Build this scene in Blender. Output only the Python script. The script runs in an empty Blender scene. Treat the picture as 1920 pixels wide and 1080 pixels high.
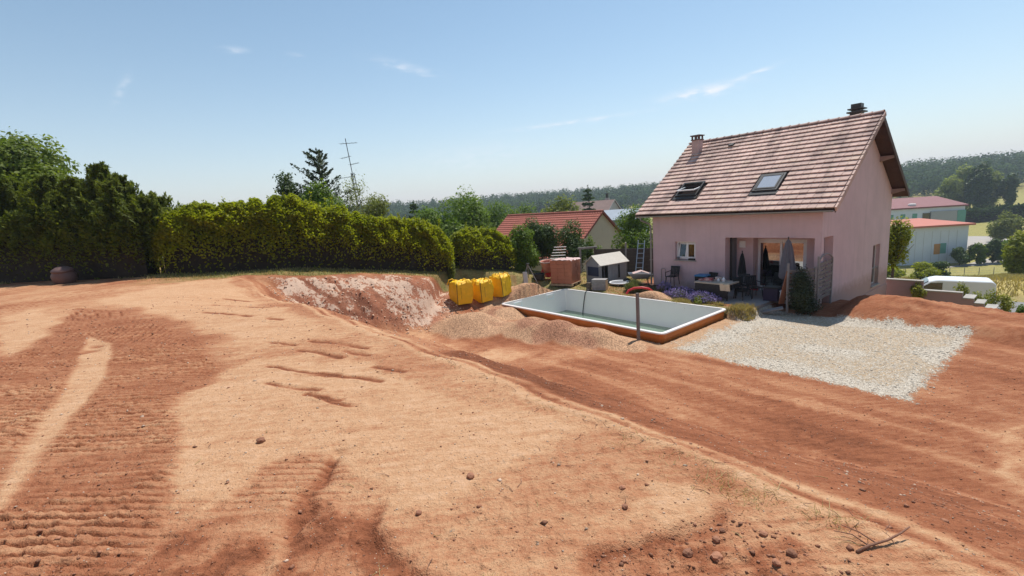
import bpy, bmesh, math, random
import numpy as np
from mathutils import Matrix, Vector

random.seed(7)
rng = np.random.default_rng(7)
R = math.radians
scene = bpy.context.scene
COL = scene.collection

# ------------------------------------------------------------------ camera
EYE_Z = 4.53
PIT, ROL = R(9.833), R(-4.05)
cam_data = bpy.data.cameras.new('camera')
cam_data.sensor_width = 36.0
cam_data.lens = 873.745 / 1920 * 36
cam_data.clip_start = 0.1
cam_data.clip_end = 6000
camera = bpy.data.objects.new('camera', cam_data)
COL.objects.link(camera)
fw = Vector((0, math.cos(PIT), -math.sin(PIT)))
up0 = Vector((0, math.sin(PIT), math.cos(PIT)))
rt = Vector((1, 0, 0)) * math.cos(ROL) + up0 * math.sin(ROL)
up = Vector((-1, 0, 0)) * math.sin(ROL) + up0 * math.cos(ROL)
m3 = Matrix((rt, up, -fw)).transposed()
camera.matrix_world = Matrix.Translation((0, 0, EYE_Z)) @ m3.to_4x4()
scene.camera = camera

# ------------------------------------------------------------------ sky and sun
SUN_EL, SUN_AZ = R(64), R(38)          # azimuth from +Y towards +X
world = bpy.data.worlds.new('World')
scene.world = world
world.use_nodes = True
wn, wl = world.node_tree.nodes, world.node_tree.links
wn.clear()
w_out = wn.new('ShaderNodeOutputWorld')
w_bg = wn.new('ShaderNodeBackground')
w_bg.inputs['Strength'].default_value = 0.101
w_sky = wn.new('ShaderNodeTexSky')
w_sky.sky_type = 'NISHITA'
w_sky.sun_disc = False
w_sky.sun_elevation = SUN_EL
w_sky.sun_rotation = SUN_AZ
w_sky.altitude = 250
w_sky.air_density = 1.0
w_sky.dust_density = 0.25
w_sky.ozone_density = 1.6

def WN(t, **kw):
    n = wn.new(t)
    for k, v in kw.items():
        setattr(n, k, v)
    return n
def wmath(op, a, b=None, clamp=False):
    n = WN('ShaderNodeMath', operation=op, use_clamp=clamp)
    for i, v in enumerate((a, b)):
        if v is None: continue
        if isinstance(v, (int, float)): n.inputs[i].default_value = v
        else: wl.new(v, n.inputs[i])
    return n.outputs[0]
# thin cirrus wisps fixed to directions of the sky (azimuth, elevation in degrees)
w_tc = WN('ShaderNodeTexCoord')
w_sep = WN('ShaderNodeSeparateXYZ')
wl.new(w_tc.outputs['Generated'], w_sep.inputs[0])
w_az = wmath('ARCTAN2', w_sep.outputs[0], w_sep.outputs[1])
w_az = wmath('MULTIPLY', w_az, 180 / math.pi)
w_el = wmath('MULTIPLY', wmath('ARCSINE', w_sep.outputs[2]), 180 / math.pi)
w_cmb = WN('ShaderNodeCombineXYZ')
wl.new(w_az, w_cmb.inputs[0]); wl.new(w_el, w_cmb.inputs[1])
w_nz = WN('ShaderNodeTexNoise')
w_nz.inputs['Scale'].default_value = 1.0
w_nz.inputs['Detail'].default_value = 3
w_nm = WN('ShaderNodeMapping')
w_nm.inputs['Scale'].default_value = (0.55, 1.9, 1)
w_nm.inputs['Rotation'].default_value = (0, 0, R(-4))
wl.new(w_cmb.outputs[0], w_nm.inputs['Vector'])
wl.new(w_nm.outputs[0], w_nz.inputs['Vector'])
w_off = wmath('MULTIPLY', wmath('SUBTRACT', w_nz.outputs[0], 0.5), 1.7)
w_dens = wmath('MULTIPLY', wmath('SUBTRACT', w_nz.outputs[0], 0.33), 2.8, clamp=True)
def wisp(az, el, length, width, ang, strength):
    mp = WN('ShaderNodeMapping', vector_type='TEXTURE')
    mp.inputs['Location'].default_value = (az, el, 0)
    mp.inputs['Rotation'].default_value = (0, 0, R(ang))
    mp.inputs['Scale'].default_value = (length, width, 1)
    wl.new(w_cmb.outputs[0], mp.inputs['Vector'])
    sp = WN('ShaderNodeSeparateXYZ')
    wl.new(mp.outputs[0], sp.inputs[0])
    x2 = wmath('MULTIPLY', sp.outputs[0], sp.outputs[0])
    yy = wmath('ADD', sp.outputs[1], w_off)
    y2 = wmath('MULTIPLY', yy, yy)
    g = wmath('EXPONENT', wmath('MULTIPLY', wmath('ADD', x2, y2), -2.2))
    return wmath('MULTIPLY', g, strength)
WISPS = []
for args in ((22.5, 10.75, 5.2, 0.75, 4, 1.2), (27.5, 11.7, 2.6, 0.28, 12, 0.9),
             (8.0, 9.15, 9.0, 0.3, 2.4, 0.8), (-27.3, 17.1, 1.5, 0.35, 0, 0.6),
             (-21.7, 17.0, 1.0, 0.25, -5, 0.3), (-10.3, 16.0, 4.4, 0.65, -13, 0.5),
             (-37.0, 13.0, 1.8, 0.45, 58, 0.4), (-3.0, 6.4, 10, 2.2, 3, 0.3)):
    WISPS.append(wisp(*args))
acc = WISPS[0]
for wsp in WISPS[1:]:
    acc = wmath('ADD', acc, wsp)
acc = wmath('MULTIPLY', acc, w_dens, clamp=True)
w_mix = WN('ShaderNodeMixRGB')
wl.new(acc, w_mix.inputs[0])
w_hsv = WN('ShaderNodeHueSaturation')
w_hsv.inputs['Saturation'].default_value = 1.0
wl.new(w_sky.outputs[0], w_hsv.inputs['Color'])
# pale haze towards the horizon, the same all round
w_hz = wmath('MULTIPLY', wmath('EXPONENT', wmath('MULTIPLY', wmath('MAXIMUM', w_el, 0.0), -1 / 7.0)), 0.92)
w_tint = WN('ShaderNodeMixRGB', blend_type='MULTIPLY')
w_tint.inputs[0].default_value = 1.0
w_tint.inputs[2].default_value = (1.0, 1.02, 0.90, 1)
wl.new(w_hsv.outputs[0], w_tint.inputs[1])
w_hmix = WN('ShaderNodeMixRGB')
wl.new(w_hz, w_hmix.inputs[0]); wl.new(w_tint.outputs[0], w_hmix.inputs[1])
w_hmix.inputs[2].default_value = (4.05, 3.8, 4.4, 1)
wl.new(w_hmix.outputs[0], w_mix.inputs[1])
w_mix.inputs[2].default_value = (5.7, 6.0, 6.5, 1)
wl.new(w_mix.outputs[0], w_bg.inputs['Color'])
wl.new(w_bg.outputs[0], w_out.inputs['Surface'])

sun_data = bpy.data.lights.new('sun', 'SUN')
sun_data.energy = 3.5
sun_data.angle = R(0.53)
sun_data.color = (1.0, 0.955, 0.89)
sun = bpy.data.objects.new('sun', sun_data)
COL.objects.link(sun)
sdir = Vector((math.sin(SUN_AZ) * math.cos(SUN_EL), math.cos(SUN_AZ) * math.cos(SUN_EL), math.sin(SUN_EL)))
sun.rotation_euler = sdir.to_track_quat('Z', 'Y').to_euler()
sun.location = (20, 30, 60)

scene.view_settings.view_transform = 'Standard'
scene.view_settings.look = 'None'
scene.view_settings.exposure = 0.65
scene.view_settings.gamma = 1.0
scene.view_settings.use_curve_mapping = False
scene.render.engine = 'CYCLES'
scene.cycles.max_bounces = 6
scene.cycles.transparent_max_bounces = 8

# ------------------------------------------------------------------ helpers
def tag(o, label=None, cat=None, group=None, kind=None):
    if label: o['label'] = label
    if cat: o['category'] = cat
    if group: o['group'] = group
    if kind: o['kind'] = kind
    return o
def empty(name, loc=(0, 0, 0), rz=0.0):
    o = bpy.data.objects.new(name, None)
    COL.objects.link(o)
    o.location = loc
    o.rotation_euler = (0, 0, rz)
    o.empty_display_size = 0.2
    return o
def link(name, me, mat=None, parent=None, loc=None, rot=None):
    o = bpy.data.objects.new(name, me)
    COL.objects.link(o)
    if mat is not None and not me.materials: me.materials.append(mat)
    if parent is not None: o.parent = parent
    if loc is not None: o.location = loc
    if rot is not None: o.rotation_euler = rot
    return o
def copy_tree(o, parent=None):
    c = o.copy()
    COL.objects.link(c)
    c.parent = parent
    for ch in list(o.children):
        copy_tree(ch, c)
    return c

class MB:
    """collects polygons; build() links them as one mesh object"""
    def __init__(self): self.v = []; self.f = []
    def add(self, vs, fs):
        n = len(self.v)
        self.v += [tuple(p) for p in vs]
        self.f += [tuple(i + n for i in q) for q in fs]
        return self
    def box(self, x0, x1, y0, y1, z0, z1):
        if x1 < x0: x0, x1 = x1, x0
        if y1 < y0: y0, y1 = y1, y0
        if z1 < z0: z0, z1 = z1, z0
        vs = [(x, y, z) for z in (z0, z1) for y in (y0, y1) for x in (x0, x1)]
        return self.add(vs, [(0, 2, 3, 1), (4, 5, 7, 6), (0, 1, 5, 4), (2, 6, 7, 3), (0, 4, 6, 2), (1, 3, 7, 5)])
    def obox(self, c, ex, ey, ez):
        """oriented box: centre and three half vectors"""
        c, ex, ey, ez = map(Vector, (c, ex, ey, ez))
        vs = [c + ex * i + ey * j + ez * k for k in (-1, 1) for j in (-1, 1) for i in (-1, 1)]
        return self.add(vs, [(0, 2, 3, 1), (4, 5, 7, 6), (0, 1, 5, 4), (2, 6, 7, 3), (0, 4, 6, 2), (1, 3, 7, 5)])
    def tube(self, pts, r, n=6, r1=None, cap=True):
        pts = [Vector(p) for p in pts]
        k = len(pts)
        rs = [r if r1 is None else r + (r1 - r) * i / (k - 1) for i in range(k)]
        vs = []; fs = []
        for i, p in enumerate(pts):
            t = (pts[min(i + 1, k - 1)] - pts[max(i - 1, 0)]).normalized()
            a = t.orthogonal().normalized() if i == 0 else (pa - t * pa.dot(t)).normalized()
            pa = a
            b = t.cross(a)
            for j in range(n):
                an = 2 * math.pi * j / n
                vs.append(p + a * math.cos(an) * rs[i] + b * math.sin(an) * rs[i])
        for i in range(k - 1):
            for j in range(n):
                fs.append((i * n + j, i * n + (j + 1) % n, (i + 1) * n + (j + 1) % n, (i + 1) * n + j))
        if cap:
            fs.append(tuple(range(n))[::-1]); fs.append(tuple(range((k - 1) * n, k * n)))
        return self.add(vs, fs)
    def lathe(self, prof, n=16, c=(0, 0, 0), sx=1, sy=1):
        vs = []; fs = []
        for r, z in prof:
            for j in range(n):
                an = 2 * math.pi * j / n
                vs.append((c[0] + sx * r * math.cos(an), c[1] + sy * r * math.sin(an), c[2] + z))
        for i in range(len(prof) - 1):
            for j in range(n):
                fs.append((i * n + j, i * n + (j + 1) % n, (i + 1) * n + (j + 1) % n, (i + 1) * n + j))
        return self.add(vs, fs)
    def prism(self, poly, d):
        """poly: list of 3D points, extruded by vector d"""
        d = Vector(d); n = len(poly)
        vs = [Vector(p) for p in poly] + [Vector(p) + d for p in poly]
        fs = [tuple(range(n))[::-1], tuple(range(n, 2 * n))]
        fs += [(i, (i + 1) % n, (i + 1) % n + n, i + n) for i in range(n)]
        return self.add(vs, fs)
    def build(self, name, mat, parent=None, loc=None, rot=None, smooth=False, bevel=0.0, recalc=True):
        me = bpy.data.meshes.new(name)
        me.from_pydata(self.v, [], self.f)
        if recalc or bevel:
            bm = bmesh.new(); bm.from_mesh(me)
            if bevel:
                bmesh.ops.bevel(bm, geom=bm.edges[:], offset=bevel, segments=1, affect='EDGES', clamp_overlap=True)
            bmesh.ops.recalc_face_normals(bm, faces=bm.faces[:])
            bm.to_mesh(me); bm.free()
        if smooth: me.shade_smooth()
        return link(name, me, mat, parent, loc, rot)

def np_mesh(name, V, Fq, mat=None):
    """fast mesh from numpy arrays; Fq is (n,3) or (n,4)"""
    me = bpy.data.meshes.new(name)
    V = np.ascontiguousarray(V, np.float32); Fq = np.ascontiguousarray(Fq, np.int32)
    k = Fq.shape[1]
    me.vertices.add(len(V)); me.vertices.foreach_set('co', V.ravel())
    me.loops.add(Fq.size); me.loops.foreach_set('vertex_index', Fq.ravel())
    me.polygons.add(len(Fq))
    me.polygons.foreach_set('loop_start', np.arange(0, Fq.size, k, dtype=np.int32))
    me.update(calc_edges=True)
    me.validate()
    if mat is not None: me.materials.append(mat)
    return me

# ------------------------------------------------------------------ materials
MATS = {}
def new_mat(name):
    m = bpy.data.materials.new(name)
    m.use_nodes = True
    nt = m.node_tree
    for n in list(nt.nodes):
        if n.type != 'OUTPUT_MATERIAL' and n.type != 'BSDF_PRINCIPLED': nt.nodes.remove(n)
    MATS[name] = m
    return m, nt.nodes, nt.links, nt.nodes['Principled BSDF']
def srgb(r, g, b):
    return tuple(((c / 255) / 12.92 if c / 255 < 0.04045 else ((c / 255 + 0.055) / 1.055) ** 2.4) for c in (r, g, b))
def mat(name, col, rough=0.7, var=0.12, scale=3.0, bump=0.0, bscale=40.0, metal=0.0, spec=0.3, per_obj=0.0, coords='Object', col2=None, fac2=0.5):
    """plain surface: base colour broken up by two scales of noise, optional second colour in patches, bump"""
    m, N, L, P = new_mat(name)
    tc = N.new('ShaderNodeTexCoord')
    out = tc.outputs[coords]
    n1 = N.new('ShaderNodeTexNoise'); n1.inputs['Scale'].default_value = scale; n1.inputs['Detail'].default_value = 8; n1.inputs['Roughness'].default_value = 0.65
    L.new(out, n1.inputs['Vector'])
    rmp = N.new('ShaderNodeMapRange')
    rmp.inputs[1].default_value = 0.25; rmp.inputs[2].default_value = 0.75
    rmp.inputs[3].default_value = 1 - var; rmp.inputs[4].default_value = 1 + var
    L.new(n1.outputs[0], rmp.inputs[0])
    val = rmp.outputs[0]
    if per_obj:
        oi = N.new('ShaderNodeObjectInfo'); ge = N.new('ShaderNodeNewGeometry')
        ad = N.new('ShaderNodeMath'); ad.operation = 'ADD'
        L.new(oi.outputs['Random'], ad.inputs[0]); L.new(ge.outputs['Random Per Island'], ad.inputs[1])
        fr = N.new('ShaderNodeMath'); fr.operation = 'FRACT'; L.new(ad.outputs[0], fr.inputs[0])
        mr = N.new('ShaderNodeMapRange'); mr.inputs[3].default_value = 1 - per_obj; mr.inputs[4].default_value = 1 + per_obj
        L.new(fr.outputs[0], mr.inputs[0])
        mu = N.new('ShaderNodeMath'); mu.operation = 'MULTIPLY'
        L.new(val, mu.inputs[0]); L.new(mr.outputs[0], mu.inputs[1]); val = mu.outputs[0]
    if col2 is not None:
        n3 = N.new('ShaderNodeTexNoise'); n3.inputs['Scale'].default_value = scale * 0.45; n3.inputs['Detail'].default_value = 6
        L.new(out, n3.inputs['Vector'])
        r3 = N.new('ShaderNodeMapRange'); r3.inputs[1].default_value = 0.42; r3.inputs[2].default_value = 0.68; r3.inputs[4].default_value = fac2
        L.new(n3.outputs[0], r3.inputs[0])
        mx = N.new('ShaderNodeMixRGB'); mx.inputs[1].default_value = (*col, 1); mx.inputs[2].default_value = (*col2, 1)
        L.new(r3.outputs[0], mx.inputs[0]); csrc = mx.outputs[0]
    else:
        rgb = N.new('ShaderNodeRGB'); rgb.outputs[0].default_value = (*col, 1); csrc = rgb.outputs[0]
    vm = N.new('ShaderNodeVectorMath'); vm.operation = 'SCALE'
    L.new(csrc, vm.inputs[0]); L.new(val, vm.inputs['Scale'])
    L.new(vm.outputs[0], P.inputs['Base Color'])
    P.inputs['Roughness'].default_value = rough
    P.inputs['Metallic'].default_value = metal
    P.inputs['Specular IOR Level'].default_value = spec
    if bump:
        n2 = N.new('ShaderNodeTexNoise'); n2.inputs['Scale'].default_value = bscale; n2.inputs['Detail'].default_value = 6
        L.new(out, n2.inputs['Vector'])
        b = N.new('ShaderNodeBump'); b.inputs['Strength'].default_value = min(1, bump); b.inputs['Distance'].default_value = 0.02
        L.new(n2.outputs[0], b.inputs['Height']); L.new(b.outputs[0], P.inputs['Normal'])
    return m
def leaf_mat(name, c1, c2, trans=0.3, rough=0.55, nscale=0.6, spec=0.25):
    m, N, L, P = new_mat(name)
    ge = N.new('ShaderNodeNewGeometry')
    nz = N.new('ShaderNodeTexNoise'); nz.inputs['Scale'].default_value = nscale; nz.inputs['Detail'].default_value = 3
    L.new(ge.outputs['Position'], nz.inputs['Vector'])
    ad = N.new('ShaderNodeMath'); ad.operation = 'MULTIPLY_ADD'; ad.inputs[1].default_value = 0.55
    L.new(ge.outputs['Random Per Island'], ad.inputs[0])
    s = N.new('ShaderNodeMapRange'); s.inputs[1].default_value = 0.3; s.inputs[2].default_value = 0.7; s.inputs[4].default_value = 0.5
    L.new(nz.outputs[0], s.inputs[0]); L.new(s.outputs[0], ad.inputs[2])
    mx = N.new('ShaderNodeMixRGB'); mx.inputs[1].default_value = (*c1, 1); mx.inputs[2].default_value = (*c2, 1)
    L.new(ad.outputs[0], mx.inputs[0])
    L.new(mx.outputs[0], P.inputs['Base Color'])
    P.inputs['Roughness'].default_value = rough
    P.inputs['Specular IOR Level'].default_value = spec
    tr = N.new('ShaderNodeBsdfTranslucent')
    br = N.new('ShaderNodeVectorMath'); br.operation = 'MULTIPLY'; br.inputs[1].default_value = (1.25, 1.3, 0.6)
    L.new(mx.outputs[0], br.inputs[0]); L.new(br.outputs[0], tr.inputs['Color'])
    ms = N.new('ShaderNodeMixShader'); ms.inputs[0].default_value = trans
    L.new(P.outputs[0], ms.inputs[1]); L.new(tr.outputs[0], ms.inputs[2])
    out = [n for n in N if n.type == 'OUTPUT_MATERIAL'][0]
    L.new(ms.outputs[0], out.inputs['Surface'])
    return m
def glass_mat(name, tint=(0.02, 0.022, 0.024), rough=0.03):
    m, N, L, P = new_mat(name)
    P.inputs['Base Color'].default_value = (*tint, 1)
    P.inputs['Roughness'].default_value = rough
    P.inputs['Specular IOR Level'].default_value = 0.9
    P.inputs['Coat Weight'].default_value = 0.6
    P.inputs['Coat Roughness'].default_value = 0.02
    return m

M_PINK = mat('pink_render', (0.62, 0.455, 0.47), 0.9, 0.08, 1.2, 0.5, 45, col2=(0.54, 0.40, 0.415))
def splash(m, col, h, fac):
    """soil splashed up the foot of a wall: ragged band near the ground"""
    N, L = m.node_tree.nodes, m.node_tree.links
    P = N['Principled BSDF']; src = P.inputs['Base Color'].links[0].from_socket
    ge = N.new('ShaderNodeNewGeometry'); sp = N.new('ShaderNodeSeparateXYZ'); L.new(ge.outputs['Position'], sp.inputs[0])
    nz = N.new('ShaderNodeTexNoise'); nz.inputs['Scale'].default_value = 3.5; nz.inputs['Detail'].default_value = 5; L.new(ge.outputs['Position'], nz.inputs['Vector'])
    ad = N.new('ShaderNodeMath'); ad.operation = 'MULTIPLY_ADD'; ad.inputs[1].default_value = -h * 1.6; L.new(nz.outputs[0], ad.inputs[0]); L.new(sp.outputs[2], ad.inputs[2])
    mr = N.new('ShaderNodeMapRange'); mr.inputs[1].default_value = -h * 0.9; mr.inputs[2].default_value = h * 0.1; mr.inputs[3].default_value = fac; mr.inputs[4].default_value = 0.0; L.new(ad.outputs[0], mr.inputs[0])
    mx = N.new('ShaderNodeMixRGB'); mx.inputs[2].default_value = (*col, 1); L.new(mr.outputs[0], mx.inputs[0]); L.new(src, mx.inputs[1])
    # faint rain streaks
    mp = N.new('ShaderNodeMapping'); mp.inputs['Scale'].default_value = (5, 5, 0.25); L.new(ge.outputs['Position'], mp.inputs['Vector'])
    n2 = N.new('ShaderNodeTexNoise'); n2.inputs['Scale'].default_value = 1.0; n2.inputs['Detail'].default_value = 4; L.new(mp.outputs[0], n2.inputs['Vector'])
    m2 = N.new('ShaderNodeMapRange'); m2.inputs[1].default_value = 0.5; m2.inputs[2].default_value = 0.75; m2.inputs[4].default_value = 0.22; L.new(n2.outputs[0], m2.inputs[0])
    mx2 = N.new('ShaderNodeMixRGB'); mx2.inputs[2].default_value = (0.36, 0.28, 0.27, 1); L.new(m2.outputs[0], mx2.inputs[0]); L.new(mx.outputs[0], mx2.inputs[1])
    L.new(mx2.outputs[0], P.inputs['Base Color'])
splash(M_PINK, (0.33, 0.19, 0.13), 0.45, 0.6)
M_WHITE = mat('white_pvc', (0.78, 0.78, 0.78), 0.4, 0.04)
M_WOODDK = mat('dark_stained_wood', (0.075, 0.04, 0.03), 0.7, 0.25, 4, 0.3, 30)
M_BEAM = mat('weathered_beam', (0.30, 0.22, 0.19), 0.8, 0.2, 5)
M_ZINC = mat('zinc', (0.30, 0.29, 0.27), 0.5, 0.15, 4, metal=0.5)
M_LEAD = mat('dark_metal', (0.05, 0.048, 0.045), 0.45, 0.2, 5)
M_BLACKP = mat('black_plastic', (0.018, 0.018, 0.02), 0.4, 0.2, 6)
M_GREYP = mat('grey_plastic', (0.16, 0.165, 0.18), 0.5, 0.1, 5)
M_GLASS = glass_mat('window_glass')
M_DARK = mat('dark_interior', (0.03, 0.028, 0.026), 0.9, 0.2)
M_CONC = mat('concrete', (0.36, 0.34, 0.31), 0.9, 0.15, 3, 0.3, 40, col2=(0.27, 0.25, 0.22))
M_TERR = mat('terrace_slab', (0.30, 0.27, 0.26), 0.8, 0.15, 2.5, 0.2, 40)
M_WOOD = mat('bare_wood', (0.42, 0.30, 0.19), 0.8, 0.2, 6, 0.3, 40)
M_GREYWOOD = mat('grey_wood', (0.26, 0.24, 0.23), 0.85, 0.22, 7, 0.4, 50)
M_BARK = mat('bark', (0.10, 0.075, 0.055), 0.9, 0.3, 8, 0.6, 30)
M_ALU = mat('aluminium', (0.55, 0.55, 0.55), 0.35, 0.08, 5, metal=0.8)
M_RED = mat('red_plastic', (0.55, 0.04, 0.045), 0.4, 0.1, 5)
M_STEEL = mat('galvanised_steel', (0.42, 0.43, 0.44), 0.45, 0.12, 5, metal=0.6)

# ------------------------------------------------------------------ terrain
def sstep(a, b, x):
    t = np.clip((x - a) / (b - a), 0, 1)
    return t * t * (3 - 2 * t)

def vnoise(x, y, seed=0):
    x = np.asarray(x, float); y = np.asarray(y, float)
    xi = np.floor(x).astype(np.int64); yi = np.floor(y).astype(np.int64)
    fx = x - xi; fy = y - yi
    fx = fx * fx * fx * (fx * (fx * 6 - 15) + 10); fy = fy * fy * fy * (fy * (fy * 6 - 15) + 10)
    def hsh(a, b):
        n = (a * 374761393 + b * 668265263 + seed * 974711) & 0xffffffff
        n = ((n ^ (n >> 13)) * 1274126177) & 0xffffffff
        n = n ^ (n >> 16)
        return (n & 0xffff) / 32767.5 - 1
    a = hsh(xi, yi); b = hsh(xi + 1, yi); c = hsh(xi, yi + 1); d = hsh(xi + 1, yi + 1)
    return (a * (1 - fx) + b * fx) * (1 - fy) + (c * (1 - fx) + d * fx) * fy

def fbm(x, y, octv=4, seed=0, gain=0.5):
    s = 0; amp = 1; tot = 0
    for i in range(octv):
        s = s + amp * vnoise(x * 2 ** i + 17.3 * i, y * 2 ** i - 9.1 * i, seed + i)
        tot += amp; amp *= gain
    return s / tot

EDX, EDY = 0.79, 0.61            # normal of the cut edge, towards the lower platform
OX, OY = 12.13, 18.0             # front right corner of the pink house
HUX, HUY, HNX, HNY = -0.604, 0.797, 0.797, 0.604
def house_ab(x, y):
    return (x - OX) * HUX + (y - OY) * HUY, (x - OX) * HNX + (y - OY) * HNY
def edge_s(x, y):
    wob = 0.25 * vnoise(x * 0.35, y * 0.35, 5) + 0.06 * vnoise(x * 1.7, y * 1.7, 6)
    return (x - 0.2) * EDX + (y - 4.0) * EDY + wob
def bank_s(x, y):
    return (x + 9.9) * 0.516 - (y - 18.5) * 0.857 + 0.35 * vnoise(x * 0.45, y * 0.45, 8) + 0.1 * vnoise(x * 1.9, y * 1.9, 9)

DROP_X = [-40, -14, -9.6, -7.8, -5.3, -3.4, -0.6, 2.0, 6.0, 40]
DROP_Z = [-0.1, 0.0, 0.25, 0.55, 0.95, 1.35, 1.8, 2.45, 2.75, 2.9]

def natural(x, y):
    g = 0.5 * x + 0.85 * y
    zg = 2.75 - 0.163 * np.clip(g - 9, 0, 14.5) - 0.24 * np.clip(g - 23.5, 0, 19) - 0.13 * np.clip(g - 42.5, 0, 68)
    zg = zg + 4.0 * sstep(170, 420, np.hypot(x, y))
    zu = 2.75 - np.interp(x, DROP_X, DROP_Z) * sstep(9, 17, y)
    t = sstep(28, 40, y)
    return zu * (1 - t) + zg * t

HEAPS = [(-1.8, 18.9, 1.0, 2.1, 1.6, -0.6), (0.8, 17.6, 0.8, 1.9, 1.35, -0.9), (2.3, 16.5, 0.6, 1.7, 1.2, -0.9), (3.4, 15.6, 0.3, 1.3, 0.9, -0.9), (-0.5, 20.8, 0.5, 1.5, 1.2, 0.9), (0.4, 23.2, 0.75, 1.4, 1.2, 0.6), (1.4, 23.7, 0.55, 1.3, 1.0, 0.6), (6.5, 21.0, 0.38, 1.2, 0.8, -0.9)]   # filled below: (x, y, height, radius along, radius across, angle)

def base_height(x, y):
    a, q = house_ab(x, y)
    zn = natural(x, y)
    # lower platform, terrace and garden
    plat = -0.35 + 0.95 * sstep(9.9, 12.8, a) * (1 - sstep(-7.6, -5.0, q)) + 0.35 * sstep(9, 12, a) * sstep(-7.6, -5.0, q)
    wob = 0.18 * vnoise(x * 0.9, y * 0.9, 11) + 0.07 * vnoise(x * 4, y * 4, 12)
    cut = sstep(-3.25, -3.05, q + wob) * sstep(1.2, 1.5, a + 0.12 * vnoise(x * 3, y * 3, 15))
    cut2 = sstep(-1.6, -0.5, q + wob) * (1 - sstep(-1.2, -0.6, a))
    zl = plat + np.maximum(cut, 0) * (0.0 - plat)
    zl = zl + cut2 * 0.32
    zl = zl + 0.33 * np.exp(-(((a + 2.2) / 1.9) ** 2 + ((q - 0.7) / 1.0) ** 2))
    zl = zl + 0.2 * sstep(4.5, 5.6, a) * sstep(-2.4, -1.2, q) * (1 - sstep(9, 12, a))
    # ground falling away right of the house and behind it
    zr = np.where(q < 1.6, 9.0, -0.34 * (q - 1.6) - 0.1)
    zr = np.maximum(zr, -4.2) - 0.13 * np.clip(q - 34, 0, 68)
    zr = np.where(q < 1.6, 9.0, zr) + 4.0 * sstep(170, 420, np.hypot(x, y))
    wr = 1 - sstep(-1.2, 6.0, a)
    bk = np.where(q < 1.6, 9.0, zn)
    fall = wr * np.minimum(zr, 9) + (1 - wr) * zn
    zl = np.where(q > 1.6, np.minimum(zl, np.where(a > 3, np.maximum(fall, -0.9 - 0.16 * np.clip(q - 8, 0, 99) * 1.0), fall)), np.minimum(zl, np.where(a > 3, np.maximum(zn, -0.3), 9)))
    # banks
    w1 = 6.0 - 2.6 * sstep(4, 15, y) + 1.2 * sstep(2, 6, x)
    s1 = edge_s(x, y) / w1
    s2 = bank_s(x, y) / (3.1 - 1.3 * sstep(-6, -2.5, x)) + 3 * sstep(-4.0, -2.5, x) * (1 - sstep(25.0, 26.0, y))
    k = np.minimum(s1, s2)
    kk = np.clip(k, 0, 1)
    kk = np.where(kk < 0.15, kk * 0.75 + kk * kk * 1.2, kk)   # rounded lip
    kk = np.clip(kk, 0, 1); kk = kk * 0.55 + 0.45 * kk * kk * (3 - 2 * kk)
    zu = natural(x, y)
    z = zu * (1 - kk) + zl * kk
    z = z + 15.0 * sstep(410, 640, np.hypot(x, y))
    # earth mound rising behind the camera
    z = z + 4.5 * sstep(-5, -16, y + 0.3 * x)
    for hx, hy, hh, ra, rb, ang in HEAPS:
        ca, sa = math.cos(ang), math.sin(ang)
        dx = x - hx; dy = y - hy
        d = np.sqrt(((dx * ca + dy * sa) / ra) ** 2 + ((-dx * sa + dy * ca) / rb) ** 2)
        z = z + hh * np.clip(1 - d, 0, 1) ** 1.25 * (1 + 0.18 * vnoise(x * 1.6, y * 1.6, 21)) * (1 - 0.25 * np.exp(-(d / 0.25) ** 2))
    return z

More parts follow.
